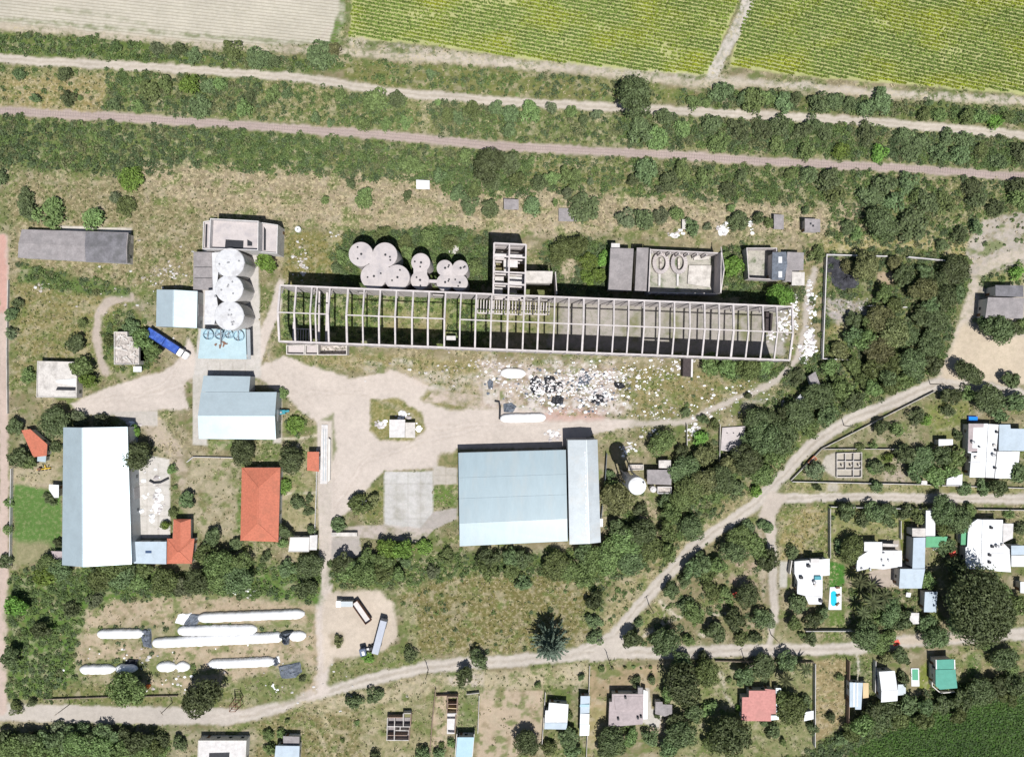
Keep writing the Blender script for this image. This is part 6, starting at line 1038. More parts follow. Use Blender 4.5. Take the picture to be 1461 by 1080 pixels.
b = building('blue_roof_house', 'pale blue sheet-roofed house at the bottom edge, below the brick rooms', 'house', T7b((1055, 690), (1258, 690), (1232, 945), (1035, 940)), 3.6, 'shed', 'metalblue', 'whitewall', dh=.4)
for xa in (1048, 1260): a, e = T7b((xa, 655), (xa - 22, 930)); MB().bar((*W(*a, 3), 1.7), (*W(*e, 3), 1.7), .25, 3.4).build('side_wall', 'whitewall', b)
building('blue_roof_house', 'pale blue roofed house cut by the bottom edge near the forked track', 'house', Z(1, 3, (112, 1012), (243, 1014), (238, 1120), (100, 1120)), 3.4, 'shed', 'metalpale', 'whitewall', dh=.3); building('white_annexe', 'low grey annexe behind the blue roofed house at the bottom edge', 'annexe', Z(1, 3, (150, 962), (240, 965), (240, 1010), (152, 1008)), 2.6, 'flat', 'asbestoslight', win=False)
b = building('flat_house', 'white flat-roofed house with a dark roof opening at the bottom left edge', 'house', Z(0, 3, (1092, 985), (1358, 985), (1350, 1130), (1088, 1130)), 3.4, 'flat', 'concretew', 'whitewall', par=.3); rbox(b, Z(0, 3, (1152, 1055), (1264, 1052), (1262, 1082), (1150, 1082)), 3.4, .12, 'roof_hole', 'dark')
T6b = lambda *p: [(740 + x * 360 / 1461, 860 + y * 360 / 1461) for x, y in p]
b = building('white_house', 'bright white flat-roofed house with a striped awning, left of the dry field house', 'house', T6b((175, 575), (288, 585), (282, 690), (150, 690), (155, 620), (172, 620)), 3.4, 'flat', 'whiteroof', 'whitewall'); building('veranda', 'grey white striped awning along the bottom of the white house', 'veranda', T6b((150, 692), (282, 692), (276, 730), (148, 728)), 2.6, 'flat', 'metalpale', win=False, door=False)
b = building('narrow_shed', 'narrow pale blue strip shed along the fence beside the dry field', 'shed', T6b((358, 535), (413, 537), (404, 765), (352, 765)), 2.8, 'shed', 'metalpale', 'concrete', dh=.3, axis='y', win=False)
for y0, y1, m_ in ((585, 600, 'metalblue'), (640, 700, 'whiteroof'), (702, 764, 'metalgrey')): MB().prism([W(*p, 3.2) for p in T6b((356, y0), (410, y0), (407, y1), (354, y1))], 3.2, 3.36).build('roof_sheet', m_, r_parts[b.name])
b = building('mauve_house', 'mauve grey tiled house with a white porch in the dry garden', 'house', T6b((540, 525), (722, 525), (718, 700), (570, 712), (520, 710), (525, 570), (540, 570)), 3.6, 'flat', 'mauve', 'whitewall')
MB().prism([W(*p, 3.8) for p in T6b((552, 540), (718, 540), (716, 616), (560, 616))], 3.79, 4.25, [3.85, 3.85, 4.3, 4.3]).build('upper_slope', 'mauve', r_parts[b.name])
for x, y in ((618, 545), (576, 668), (690, 662), (708, 655)): p = W(*T6b((x, y))[0], 4); MB().obox(p, 0, .7, .7, 3.7, 4.7).build('chimney', 'dark', r_parts[b.name])
building('white_porch', 'white porch slab on the right side of the mauve house', 'porch', T6b((722, 500), (748, 510), (746, 670), (720, 672)), 3.0, 'flat', 'whiteroof', win=False, door=False); building('porch_hut', 'small grey cube on the top corner of the mauve house', 'hut', T6b((690, 488), (718, 488), (718, 524), (690, 524)), 4.2, 'flat', 'asbestoslight', win=False, door=False)
building('grey_cottage', 'small grey cottage between the mauve house and the tall trees', 'house', T6b((792, 570), (832, 570), (834, 585), (888, 587), (888, 640), (845, 655), (790, 640)), 3.2, 'flat', 'asbestoslight')
b = building('red_roof_house', 'faded red roofed house with a pale blue awning among trees', 'house', Z(2, 3, (1305, 712), (1427, 712), (1427, 880), (1265, 878), (1268, 748), (1305, 748)) , 3.8, 'flat', 'tilepink', 'whitewall'); building('red_roof_house', 'right slope of the faded red roofed house', 'house', Z(3, 3, (3, 705), (58, 708), (62, 840), (3, 845)), 4.0, 'shed', 'tilepink', 'whitewall', dh=-.4, axis='y', win=False)
building('veranda', 'pale blue grey strip awning along the right side of the red roofed house', 'veranda', Z(3, 3, (60, 698), (88, 698), (94, 750), (82, 832), (62, 832)), 3.0, 'flat', 'metalgrey', win=False, door=False); building('veranda', 'small white awning at the lower edge of the red roofed house', 'veranda', Z(3, 3, (-20, 850), (75, 850), (75, 870), (-20, 878)), 2.6, 'flat', 'metal', win=False, door=False)
building('garden_shed', 'small white slanted roof by the lot wall right of the red roofed house', 'shed', Z(3, 3, (222, 830), (268, 822), (268, 868), (215, 880)), 2.6, 'flat', 'whiteroof', win=False)
# house with the pool
T8 = lambda *p: [(1110 + x * 220 / 1461, 720 + y * 220 / 1461) for x, y in p]
b = building('pool_house', 'white flat-roofed house with roof terrace beside the turquoise pool', 'house', T8((155, 535), (488, 508), (488, 665), (420, 672), (420, 850), (410, 940), (290, 940), (255, 860), (180, 840), (185, 725), (155, 650)), 3.7, 'flat', 'whiteroof', 'whitewall')
rp = r_parts[b.name]; MB().prism([W(*p, 3.9) for p in T8((340, 672), (402, 672), (402, 706), (340, 706))], 3.89, 4.6).build('roof_tank', 'teal', rp)
for x, y in ((285, 575), (215, 685), (400, 905)): MB().obox(W(*T8((x, y))[0], 4), 0, 1.1, .9, 3.89, 4.9).build('chimney', 'dark', rp)
MB().prism([W(*p, 4.4) for p in T8((305, 508), (385, 508), (385, 545), (305, 545))], 3.89, 5.0).build('stair_head', 'concretew', rp); MB().prism([W(*p, 3.9) for p in T8((258, 862), (412, 866), (408, 870), (258, 866))], 3.89, 4.0).build('roof_joint', 'steel', rp)
wall_run('side_wall', 'white double garden wall on the left of the pool house', [T8((108, 512))[0], T8((90, 640))[0]], 2.4, .3, 'whitewall')
t = thing('swimming_pool', 'turquoise oval pool set in a white deck', 'pool', (*W(1190, 855), 0)); MB().prism([W(*p) for p in T8((490, 778), (600, 775), (598, 992), (475, 992))], .0, .22).build('deck', 'whiteroof', t); cpt = [T8((525 + 28 * math.cos(a), (845 if math.sin(a) < 0 else 925) + 32 * math.sin(a)))[0] for a in np.linspace(0, 6.2832, 30)[:-1]]; MB().prism([W(*p) for p in cpt], .2, .235).build('water', 'water', t); FOOT.append(T8((490, 778), (600, 775), (598, 992), (475, 992)))
for i, (x, y) in enumerate(((570, 785), (575, 855), (568, 938))):
    c = W(*T8((x, y))[0], .5); tt = thing('deck_chair', ('folded deck chair at the top end of the turquoise pool', 'dark deck chair at the middle of the pool side', 'dark deck chair at the bottom end of the pool side')[i], 'chair', (*c, .22), 'deck chairs by the pool'); put(tt, 'seat', 'wood', c, .3 * i, 1.3, .6, .5, .58); put(tt, 'backrest', 'wood', c, .3 * i, .7, .6, .58, .9, (-.6, 0))
    for u in (-.5, .5): put(tt, 'leg', 'steel', c, .3 * i, .08, .5, .22, .5, (u, 0), 0)
b = building('white_bungalow', 'white bungalow with roof vents and a tiled patio below', 'house', T8((750, 500), (850, 440), (990, 432), (1172, 432), (1172, 582), (1000, 610), (870, 600), (740, 630)), 3.5, 'flat', 'whiteroof', 'whitewall'); building('white_bungalow', 'small square white upper block of the white bungalow', 'house', T8((815, 352), (985, 352), (985, 438), (815, 438)), 4.0, 'flat', 'whiteroof', 'whitewall', win=False)
for x, y in ((795, 605), (985, 525), (1005, 580), (1048, 525), (872, 612), (1005, 458)): MB().obox(W(*T8((x, y))[0], 4), x, .75, .5, 3.69, 4.4).build('chimney', 'steel', r_parts[b.name])
building('patio_store', 'grey slab patio store behind the white bungalow', 'store', T8((990, 365), (1140, 372), (1130, 398), (988, 395)), 2.4, 'flat', 'concrete', win=False, door=False)
building('long_workshop', 'long upright pale blue sheet roof along the shaded lot line', 'workshop', T8((1275, 308), (1395, 308), (1388, 600), (1265, 600)), 4.6, 'shed', 'metalpale', 'whitewall', dh=.4, axis='y', win=False); building('long_workshop', 'wide pale blue foot of the L-shaped workshop roof', 'workshop', T8((1150, 603), (1385, 603), (1358, 790), (1145, 790)), 4.4, 'shed', 'metalpale', 'whitewall', dh=.4)
building('workshop_head', 'small lilac grey block at the head of the long workshop', 'block', T8((1270, 222), (1395, 222), (1395, 300), (1270, 300)), 4.2, 'flat', 'concrete', win=False, door=False)
T1 = lambda *p: [(1270 + x * 191 / 1461, 710 + y * 191 / 1461) for x, y in p]
building('gate_house', 'narrow white building behind the road wall at the head of the workshop', 'house', T1((388, 138), (535, 140), (490, 200), (488, 415), (385, 415)), 3.6, 'flat', 'whiteroof', win=False); building('green_canopy', 'wide green shade canopy joined to the workshop', 'canopy', T1((390, 422), (625, 422), (590, 535), (385, 540)), 2.8, 'flat', 'greencanopy', win=False, door=False); building('green_canopy', 'narrow upright green canopy on the left wall of the big white house', 'canopy', T1((775, 338), (838, 338), (832, 512), (768, 512)), 3.0, 'flat', 'greencanopy', win=False, door=False)
building('garden_hut', 'small white garden slab below the wide green canopy', 'hut', T1((475, 540), (555, 540), (550, 575), (465, 572)), 2.0, 'flat', 'whiteroof', win=False, door=False)
b = building('big_house', 'big white villa with panelled roof and chimneys, left of the frame edge', 'house', T1((850, 300), (950, 232), (1000, 238), (985, 780), (820, 770), (820, 540), (838, 530)), 3.8, 'flat', 'whiteroof', 'whitewall'); b2 = building('big_house', 'white right half of the panelled villa with four chimneys', 'house', T1((1004, 238), (1228, 240), (1220, 480), (1300, 560), (1315, 810), (1170, 800), (990, 775)), 4.0, 'flat', 'whiteroof', 'whitewall', win=False)
for x, y in ((1100, 325), (1110, 530), (1082, 622), (1080, 702)): MB().obox(W(*T1((x, y))[0], 4.4), 0, .8, .8, 4.19, 5.0).build('chimney', 'dark', r_parts[b2.name])
building('big_house', 'beige terrace block at the upper right of the panelled villa', 'house', T1((1230, 280), (1342, 280), (1335, 440), (1228, 490)), 3.2, 'flat', 'concretew', 'whitewall', win=False); building('big_house', 'pale blue roofed block at the right frame edge beside the panelled villa', 'house', T1((1318, 520), (1480, 520), (1480, 620), (1318, 625)), 4.2, 'flat', 'metalpale', 'whitewall', win=False); building('big_house', 'white low block at the right frame edge below the pale blue one', 'house', T1((1320, 630), (1480, 628), (1480, 750), (1320, 750)), 3.4, 'flat', 'whiteroof', 'whitewall', win=False)
building('white_store', 'upright pale blue shed left of the huge tree', 'shed', Z(3, 3, (878, 168), (946, 168), (942, 282), (875, 280)), 3.2, 'shed', 'metalpale', 'whitewall', dh=.3, win=False); building('white_store', 'grey garden hut under trees near the lower road', 'hut', Z(3, 3, (792, 285), (848, 285), (848, 345), (795, 348)), 2.6, 'flat', 'concretew', win=False); building('garden_table', 'small white box between the workshop foot and palms', 'box', Z(3, 3, (780, 172), (805, 176), (800, 200), (775, 196)), 1.2, 'flat', 'whiteroof', win=False, door=False); building('white_store', 'white roof at the right edge beside the huge tree', 'shed', Z(3, 3, (1405, 115), (1440, 115), (1440, 178), (1405, 175)), 3.0, 'flat', 'whiteroof', win=False)
# bottom right houses
T2 = lambda *p: [(1190 + x * 200 / 1461, 930 + y * 200 / 1461) for x, y in p]
b = building('striped_house', 'small house with white and pale blue striped roof by the bare lot', 'house', T2((160, 312), (298, 318), (280, 595), (218, 595), (218, 570), (160, 570)), 3.2, 'flat', 'metalpale', 'whitewall')
for x in (200, 235): MB().prism([W(*p, 3.4) for p in T2((x, 320), (x + 14, 320), (x + 12, 565), (x - 2, 565))], 3.39, 3.5).build('roof_strip', 'whiteroof', r_parts[b.name])
building('awning', 'tan awning on the right side of the striped roof house', 'awning', T2((300, 318), (358, 318), (358, 470), (298, 480)), 2.7, 'flat', 'tan', win=False, door=False)
b = building('white_cottage', 'white gabled cottage between the striped house and the green pool', 'house', T2((466, 202), (630, 192), (658, 505), (488, 520)), 4.2, 'gable', 'whiteroof', 'whitewall', dh=.8, frac=.62); building('lean_to', 'grey lean-to on the right wall of the white gabled cottage', 'shed', T2((662, 335), (745, 335), (745, 440), (660, 450)), 2.8, 'flat', 'metalgrey', win=False)
t = thing('swimming_pool', 'small green pool with a white rim by the green roofed house', 'pool', (*W(1305, 966), 0)); q = [W(*p) for p in T2((798, 165), (880, 165), (886, 352), (802, 352))]; MB().prism(q, 0, .3).build('deck', 'whiteroof', t); MB().prism(inset([W(*p) for p in T2((798, 165), (880, 165), (882, 298), (800, 298))], .35), .28, .33).build('water', 'greenwater', t)
b = building('green_house', 'green sheet-roofed house at the edge of the bottom field', 'house', T2((1056, 182), (1262, 178), (1282, 372), (1100, 388), (1056, 350)), 4.4, 'flat', 'greenroof', 'whitewall'); b = building('green_house', 'smaller upper green roof section with white edge strips', 'house', T2((1062, 80), (1245, 72), (1256, 172), (1066, 180)), 4.2, 'flat', 'greenroof', 'whitewall', win=False)
for x in (1058, 1250): MB().prism([W(*p, 4.5) for p in T2((x, 78), (x + 10, 78), (x + 14, 176), (x + 2, 178))], 4.39, 4.55).build('roof_edge', 'whiteroof', r_parts[b.name])
wall_run('garden_wall', 'white garden wall left of the green roofed house', [T2((990, 108))[0], T2((994, 330))[0], T2((1080, 405))[0], T2((1230, 392))[0]], 1.8, .3, 'whitewall')
# ---------------------------------------------------------------- walls, fences, poles, railway
LW = 'lot walls and fences'
for d, P, h, m, po in (('long dark wall along the diagonal road around the corner lot', [(1127, 685), (1171, 640), (1332, 558)], 1.3, 'concrete', 0), ('wall between the corner lot foundation and the lawn lot above', [(1172.5, 640.5), (1220, 640), (1324, 641)], 1.6, 'concrete', 0), ('roadside wall below the corner lot', [(1128.5, 686.5), (1240, 689), (1332, 691)], 1.6, 'concretew', 0), ('upright wall dividing the straw lot from the pool house garden', [(1182, 795), (1182, 724)], 2.0, 'concrete', 0),
        ('pale wall along the road above the pool house lots', [(1182.8, 722), (1260, 724), (1338, 726)], 1.9, 'concretew', 0), ('garden wall at the bottom of the pool lawn', [(1147, 898), (1213, 898)], 2.0, 'concretew', 0), ('tall wall left of the striped roof house lot', [(1208.5, 940), (1207, 1031)], 2.6, 'brick', 0), ('pale wall right of the red roofed house garden', [(1160.5, 944), (1160, 1062)], 2.2, 'concretew', 0),
        ('picket fence along the road above the red roofed house', [(1020, 941), (1091, 943), (1158, 943)], 1.4, 'post', 3.2), ('wall right of the striped roof house garden', [(1246, 940), (1245, 985)], 2.2, 'concretew', 0), ('thin fence on the left of the dry garden', [(841, 948), (839, 1010), (836, 1082)], 1.5, 'concrete', 0), ('low brick wall between the unfinished house lot and the brick rooms', [(622, 981), (617, 1030), (613, 1082)], 1.6, 'brick', 0),
        ('thin wall right of the brick room strip lot', [(684, 990), (682, 1044)], 1.5, 'concrete', 0), ('thin wall beside the white house lot', [(778, 985), (773, 1062)], 1.6, 'concrete', 0), ('low fence below the grain bag field', [(65, 996), (150, 993), (254, 991)], 1.1, 'post', 4.0), ('pale wall left of the fenced lawn', [(19, 668), (18, 730), (17, 806)], 1.6, 'concretew', 0), ('pale boundary wall between the left dirt road and the hut', [(14, 400), (12, 500), (13, 590)], 1.2, 'concrete', 0), ('curved low garden wall above the bare yard of the red hall', [(268, 659), (277, 651.5), (340, 653)], 1.2, 'concretew', 0),
        ('dark pipe-like wall between the grey annexe and the water tower', [(865, 646), (862, 690), (857, 737)], 2.4, 'slate', 0), ('thin wall on the left of the overgrown plot above the water tower', [(979, 605), (979, 642)], 1.8, 'concrete', 0), ('dark wall between the overgrown plot and the concrete platform', [(1026, 605), (1025, 668)], 1.8, 'concrete', 0), ('white short wall in the wood below the overgrown plot', [(999, 671), (1020, 672)], 1.6, 'whitewall', 0), ('wall on the right of the lower lawn lot beside workshop', [(1283, 742), (1283, 768)], 1.5, 'concretew', 0), ('fence of posts along the entrance lane', [(453, 640), (452, 700), (449, 780)], 1.0, 'concretew', 4.0),
        ('pale road wall above the big white house', [(1392, 726), (1461, 727), (1500, 727)], 1.7, 'concrete', 0), ('white wall right of the green canopy garden', [(1364, 752), (1364, 768)], 1.6, 'whitewall', 0), ('low wall between the road and the villa', [(1336, 692), (1461, 696)], 1.2, 'concretew', 0), ('wall of the unfinished lot behind the brick rooms', [(622.5, 990), (654, 989)], 1.8, 'brick', 0), ('broken grey wall stub beside the dry bare lot', [(666, 988), (684, 986)], 1.6, 'concrete', 0)):
    wall_run('fence' if po else 'lot_wall', d, P, h * .9, .18, m, 'fence' if po else 'wall', LW, po)
for i, (px, py, d) in enumerate(((868, 940, 'utility pole at the edge of the lower road beside the dry garden'), (926, 863, 'utility pole on the diagonal road beside the road island'), (1327, 548, 'utility pole at the bend of the upper road'), (1204, 607, 'utility pole halfway along the diagonal road wall'), (611, 955, 'utility pole on the lower road above the brick rooms'), (100, 1004, 'leaning utility pole by the fence at the bottom left'), (246, 1002, 'utility pole next to the large round tree at the bottom left road'), (1061, 938, 'utility pole behind the picket fence'), (1100, 905, 'utility pole at the crossing of the link lane'))):
    c = W(px, py); t = thing('utility_pole', d, 'pole', (*c, 0), 'wooden utility poles'); MB().tube([(*c, 0), (c[0] + .05, c[1], 8.5)], [.16, .11], 8).build('post', 'post', t); a = .6 if i % 2 else 2.2; MB().bar((c[0] - math.cos(a) * .9, c[1] - math.sin(a) * .9, 8.0), (c[0] + math.cos(a) * .9, c[1] + math.sin(a) * .9, 8.0), .14).build('crossarm', 'post', t)
t = thing('railway_track', 'single railway track with worn brown rails on pinkish gravel', 'railway', (*W(730, 210), 0))
def along(P, off, z):
    out = []
    for i in range(len(P)):
        a, c = Vector(W(*P[max(i - 1, 0)])), Vector(W(*P[min(i + 1, len(P) - 1)])); d = (c - a).normalized(); p = Vector(W(*P[i])); out.append((p.x - d.y * off, p.y + d.x * off, z))
    return out
for s in (-.55, .55):
    P = along(rail, s, .13); b_ = MB()
    for i in range(len(P) - 1): b_.bar(P[i], P[i + 1], .12, .12)
    b_.build('rail', 'rail', t)
P = along(rail, 0, .1); b_ = MB()
for i in range(len(P) - 1):
    L = math.dist(P[i], P[i + 1]); a = math.atan2(P[i + 1][1] - P[i][1], P[i + 1][0] - P[i][0])
    for j in range(int(L / .9)): q = lerp(P[i], P[i + 1], j * .9 / L); b_.obox(q[:2], a, .24, 2.0, .03, .075)
o = b_.build('sleeper', 'sleeper', t); o['kind'] = 'stuff'
# big silvery conifer at the lower road
c = W(786, 921, 9); t = thing('conifer', 'tall star-shaped silvery conifer leaning over the lower road', 'tree', (*c, 0)); MB().tube([(*c, 0), (*c, 17)], [.35, .08], 8).build('trunk', 'bark', t)
rg = np.random.default_rng(77); b_ = MB()
for k in range(15):
    z = 3 + k * .95; L = 6.6 * (1 - (k / 15.5) ** 1.4) + .5; n = 9
    for j in range(n):
        a = j * 6.2832 / n + k * .7 + rg.normal() * .15; l = L * (.75 + .4 * rg.random())
        for s in np.linspace(.15, 1, int(6 + l * 3.2)):
            for m_ in range(3):
                r = l * s; p = Vector((c[0] + math.cos(a) * r, c[1] + math.sin(a) * r, z + .5 * s - .7 * s * s)) + Vector(rg.normal(0, .16, 3)); u = Vector((math.cos(a + rg.normal() * .6), math.sin(a + rg.normal() * .6), rg.normal() * .3)) * (.42 * (1.25 - .5 * s)); v = Vector((-u.y, u.x, rg.normal() * .2)) * .34; b_.add([p - u, p + v, p + u, p - v], [(0, 1, 2, 3)])
b_.build('crown', LEAF['g'], t)
# ---------------------------------------------------------------- leaf clouds
def leafcloud(C, Rr, H, colr, per, size, flat=.55, seed=1, z0=0.0):
    """C (n,2) centres, Rr radii, H heights, colr (n,3): many small leaf faces over low domes"""
    rg = np.random.default_rng(seed); k = np.repeat(np.arange(len(C)), per); m = len(k)
    a = rg.random(m) * 2 * np.pi; rr = np.sqrt(rg.random(m)); R = Rr[k] * (.85 + .3 * rg.random(m))
    x = C[k, 0] + np.cos(a) * rr * R; y = C[k, 1] + np.sin(a) * rr * R; z = z0 + H[k] * (np.sqrt(np.clip(1 - rr ** 2, 0, 1)) * .85 + .12) * (.75 + .4 * rg.random(m))
    n = np.stack([np.cos(a) * rr * flat, np.sin(a) * rr * flat, np.ones(m)], -1) + rg.normal(0, .38, (m, 3)); n /= np.linalg.norm(n, axis=1)[:, None]
    t = np.cross(n, rg.normal(0, 1, (m, 3))); t /= np.linalg.norm(t, axis=1)[:, None] + 1e-9; b = np.cross(n, t)
    s = (size * (.6 + .8 * rg.random(m)))[:, None]; c = np.stack([x, y, z], -1)
    v = np.stack([c - t * s - b * s * .6, c + t * s * .9 - b * s * .5, c + t * s + b * s * .6, c - t * s * .8 + b * s * .65], 1).reshape(-1, 3)
    v[:, 2] = np.maximum(v[:, 2], .02)
    cc = colr[k] * (.8 + .4 * rg.random((m, 1))); cc = np.concatenate([cc, np.ones((m, 1))], 1)
    return v, np.arange(m * 4).reshape(-1, 4), np.repeat(cc, 4, 0)
def scatter(step, lo=(-58, -58), hi=(1520, 1140), seed=3):
    rg = np.random.default_rng(seed); X, Y = np.meshgrid(np.arange(lo[0], hi[0], step), np.arange(lo[1], hi[1], step))
    return X.ravel() + rg.random(X.size) * step, Y.ravel() + rg.random(X.size) * step, rg
# building footprints block scattering
X, Y, rg = scatter(4.2)
v = sample(Veg, X, Y) * (1 - sample(Blk, X, Y)); nz = fbm(X / 26, Y / 26, 55, 3); nz2 = fbm(X / 90, Y / 90, 66, 3)
keep = (v * (.45 + 1.3 * nz) > rg.random(X.size) * .9 + .02)
for q in FOOT: 
    pass
X, Y, nz, nz2 = X[keep], Y[keep], nz[keep], nz2[keep]
def outside(X, Y):
    ok = np.ones(len(X), bool)
    for q in FOOT:
        xs = [p[0] for p in q]; ys = [p[1] for p in q]
        c = (X > min(xs)) & (X < max(xs)) & (Y > min(ys)) & (Y < max(ys)); idx = np.nonzero(c)[0]
        if len(idx): ok[idx[sdpoly(X[idx], Y[idx], q) < 3]] = False
    return ok
k = outside(X, Y); X, Y, nz, nz2 = X[k], Y[k], nz[k], nz2[k]
vv = sample(Veg, X, Y)
u = RNG.random(len(X))
R = (.55 + 1.0 * u ** 1.5) * (.7 + .6 * vv); H = R * (.42 + .6 * RNG.random(len(X))) 
pal = np.array([(.088, .132, .046), (.106, .152, .054), (.122, .174, .056), (.098, .134, .062), (.145, .158, .074), (.076, .110, .048)])
pi_ = np.clip((nz2 * 6 + RNG.normal(0, 1.3, len(X))), 0, 5.99).astype(int); colr = pal[pi_] * (1 + .3 * (RNG.random((len(X), 1)) - .5))
def region_of(x, y):
    r1 = np.interp(x, [p[0] for p in road1], [p[1] for p in road1]); r2 = np.interp(x, [p[0] for p in rail], [p[1] for p in rail])
    out = np.full(len(x), 4); out[(y > r2)] = 2; out[(y <= r2)] = 1; out[y <= r1] = 0
    out[(y > r2 + 120)] = 3; out[(y > 340) & (x > 830) & (y > 430)] = 4; out[(y > 340) & (x > 1170)] = 4; out[(y > 790) & (x < 840)] = 5; out[(y > 930) & (x >= 840)] = 6
    return out
reg = region_of(X, Y)
SL = ['low green scrub filling the strip above the top dirt road', 'low mixed scrub between the top dirt road and the railway', 'dense dark scrub belt just below the railway', 'green weeds round the tanks, sheds and ruin',
      'thick undergrowth of the wood beside the diagonal road', 'rank green weeds round the white grain bags', 'dark undergrowth bordering the bottom right green field']
for r in range(7):
    m = reg == r
    if m.sum() < 5: continue
    per = np.clip((R[m] ** 2 * 26).astype(int) + 12, 14, 80)
    vs, qs, cs = leafcloud(np.stack([(X[m] - CX) * S, (CY - Y[m]) * S], -1), R[m], H[m], colr[m], per, .21, seed=50 + r)
    tag(big_mesh('scrub', vs, qs, [M['scrub']], cs), SL[r], 'scrub', kind='stuff')
# dry tufts over the open land
X, Y, rg = scatter(5.5, seed=8)
d0 = sample(Det[..., 0], X, Y); d1 = sample(Det[..., 1], X, Y); bl = sample(Blk, X, Y)
keep = ((d0 * .6 + d1 * .5) * (1 - bl) * (.5 + fbm(X / 12, Y / 12, 91, 3)) > rg.random(X.size) * 1.0) & outside(X, Y) & (sample(Cls, X, Y) == 0)
X, Y = X[keep], Y[keep]; m = len(X); gr = RNG.random(m) < (.25 + .5 * sample(Det[..., 1], X, Y))
colr = np.where(gr[:, None], np.array([(.085, .105, .035)]), np.array([(.36, .31, .20)])) * (.7 + .6 * RNG.random((m, 1)))
R = .25 + .6 * RNG.random(m) ** 2; vs, qs, cs = leafcloud(np.stack([(X - CX) * S, (CY - Y) * S], -1), R, R * .7, colr, np.full(m, 7), .15, seed=71)
tag(big_mesh('dry_grass', vs, qs, [M['scrub']], cs), 'tufts of straw and olive grass over the open dry land', 'grass', kind='stuff')
# row crops: rows of small plants
def crop(P, name, label, slope, pitch, seed, ypl, size=.30):
    xs = [p[0] for p in P]; ys = [p[1] for p in P]; rg = np.random.default_rng(seed)
    x0, x1, y0, y1 = max(min(xs), -50), min(max(xs), 1512), max(min(ys), -55), min(max(ys), 1135)
    rows = np.arange(y0 - slope * (x1 - x0) - 5, y1 + 5, pitch); px = np.arange(x0, x1, 1.25)
    px = np.arange(x0, x1, .95)
    XX, RR = np.meshgrid(px, rows); XX = XX + rg.normal(0, .35, XX.shape); YY = RR + slope * (XX - x0) + rg.normal(0, .30, XX.shape)
    X, Y = XX.ravel(), YY.ravel(); c = (Y > y0) & (Y < y1); X, Y = X[c], Y[c]
    dens = fbm(X / 45, Y / 20, seed, 4); sd = sdpoly(X + (fbm(X / 10, Y / 10, seed + 5) - .5) * 10, Y, P)
    keep = (sd < -2) & (rg.random(len(X)) < np.clip((dens - .12) * 4.5, .35, .98)) & (sd < -2 - 14 * np.clip(fbm(X / 30, Y / 8, seed + 9) - .62, 0, 1))
    X, Y, dens = X[keep], Y[keep], dens[keep]; m = len(X)
    yel = np.clip((fbm(X / 70, Y / 30, seed + 3, 3) - .40) * 2.6, 0, 1)[:, None] * ypl
    colr = (np.array([(.145, .205, .042)]) * (1 - yel) + np.array([(.265, .290, .014)]) * yel) * (.8 + .4 * rg.random((m, 1)))
    R = .24 + .16 * rg.random(m) + .12 * np.clip(dens - .5, 0, 1)
    vs, qs, cs = leafcloud(np.stack([(X - CX) * S, (CY - Y) * S], -1), R, R * 1.3, colr, np.full(m, 4), size * .95, seed=seed)
    tag(big_mesh(name, vs, qs, [M['scrub']], cs), label, 'crop', kind='stuff')
crop(CROPA, 'crop_rows', 'yellow green crop rows left of the field track', .19, 5.3, 101, .8)
crop(CROPB, 'crop_rows', 'yellow green crop rows right of the field track', .22, 5.3, 202, .8)
# dense grass of the bottom-right field
X, Y, rg = scatter(2.6, (1150, 960), (1520, 1135), seed=9)
sd = sdpoly(X, Y, CROPC); keep = sd < 6 * (rg.random(len(X)) - .5); X, Y = X[keep], Y[keep]; m = len(X)
Yr = Y + .0 * X; stripe = .5 + .5 * np.sin((Y + .09 * X) * 2 * np.pi / 5.2)
b = fbm(X / 60, Y / 14, 303, 4)[:, None]
colr = (np.array([(.045, .082, .026)]) * (1 - b) + np.array([(.100, .165, .042)]) * b) * (.78 + .3 * stripe[:, None]) * (.8 + .4 * rg.random((m, 1)))
R = np.full(m, .42); vs, qs, cs = leafcloud(np.stack([(X - CX) * S, (CY - Y) * S], -1), R, R * (.8 + .5 * stripe), colr, np.full(m, 4), .24, seed=304)
tag(big_mesh('green_crop', vs, qs, [M['scrub']], cs), 'dense dark green crop filling the bottom right corner', 'crop', kind='stuff')

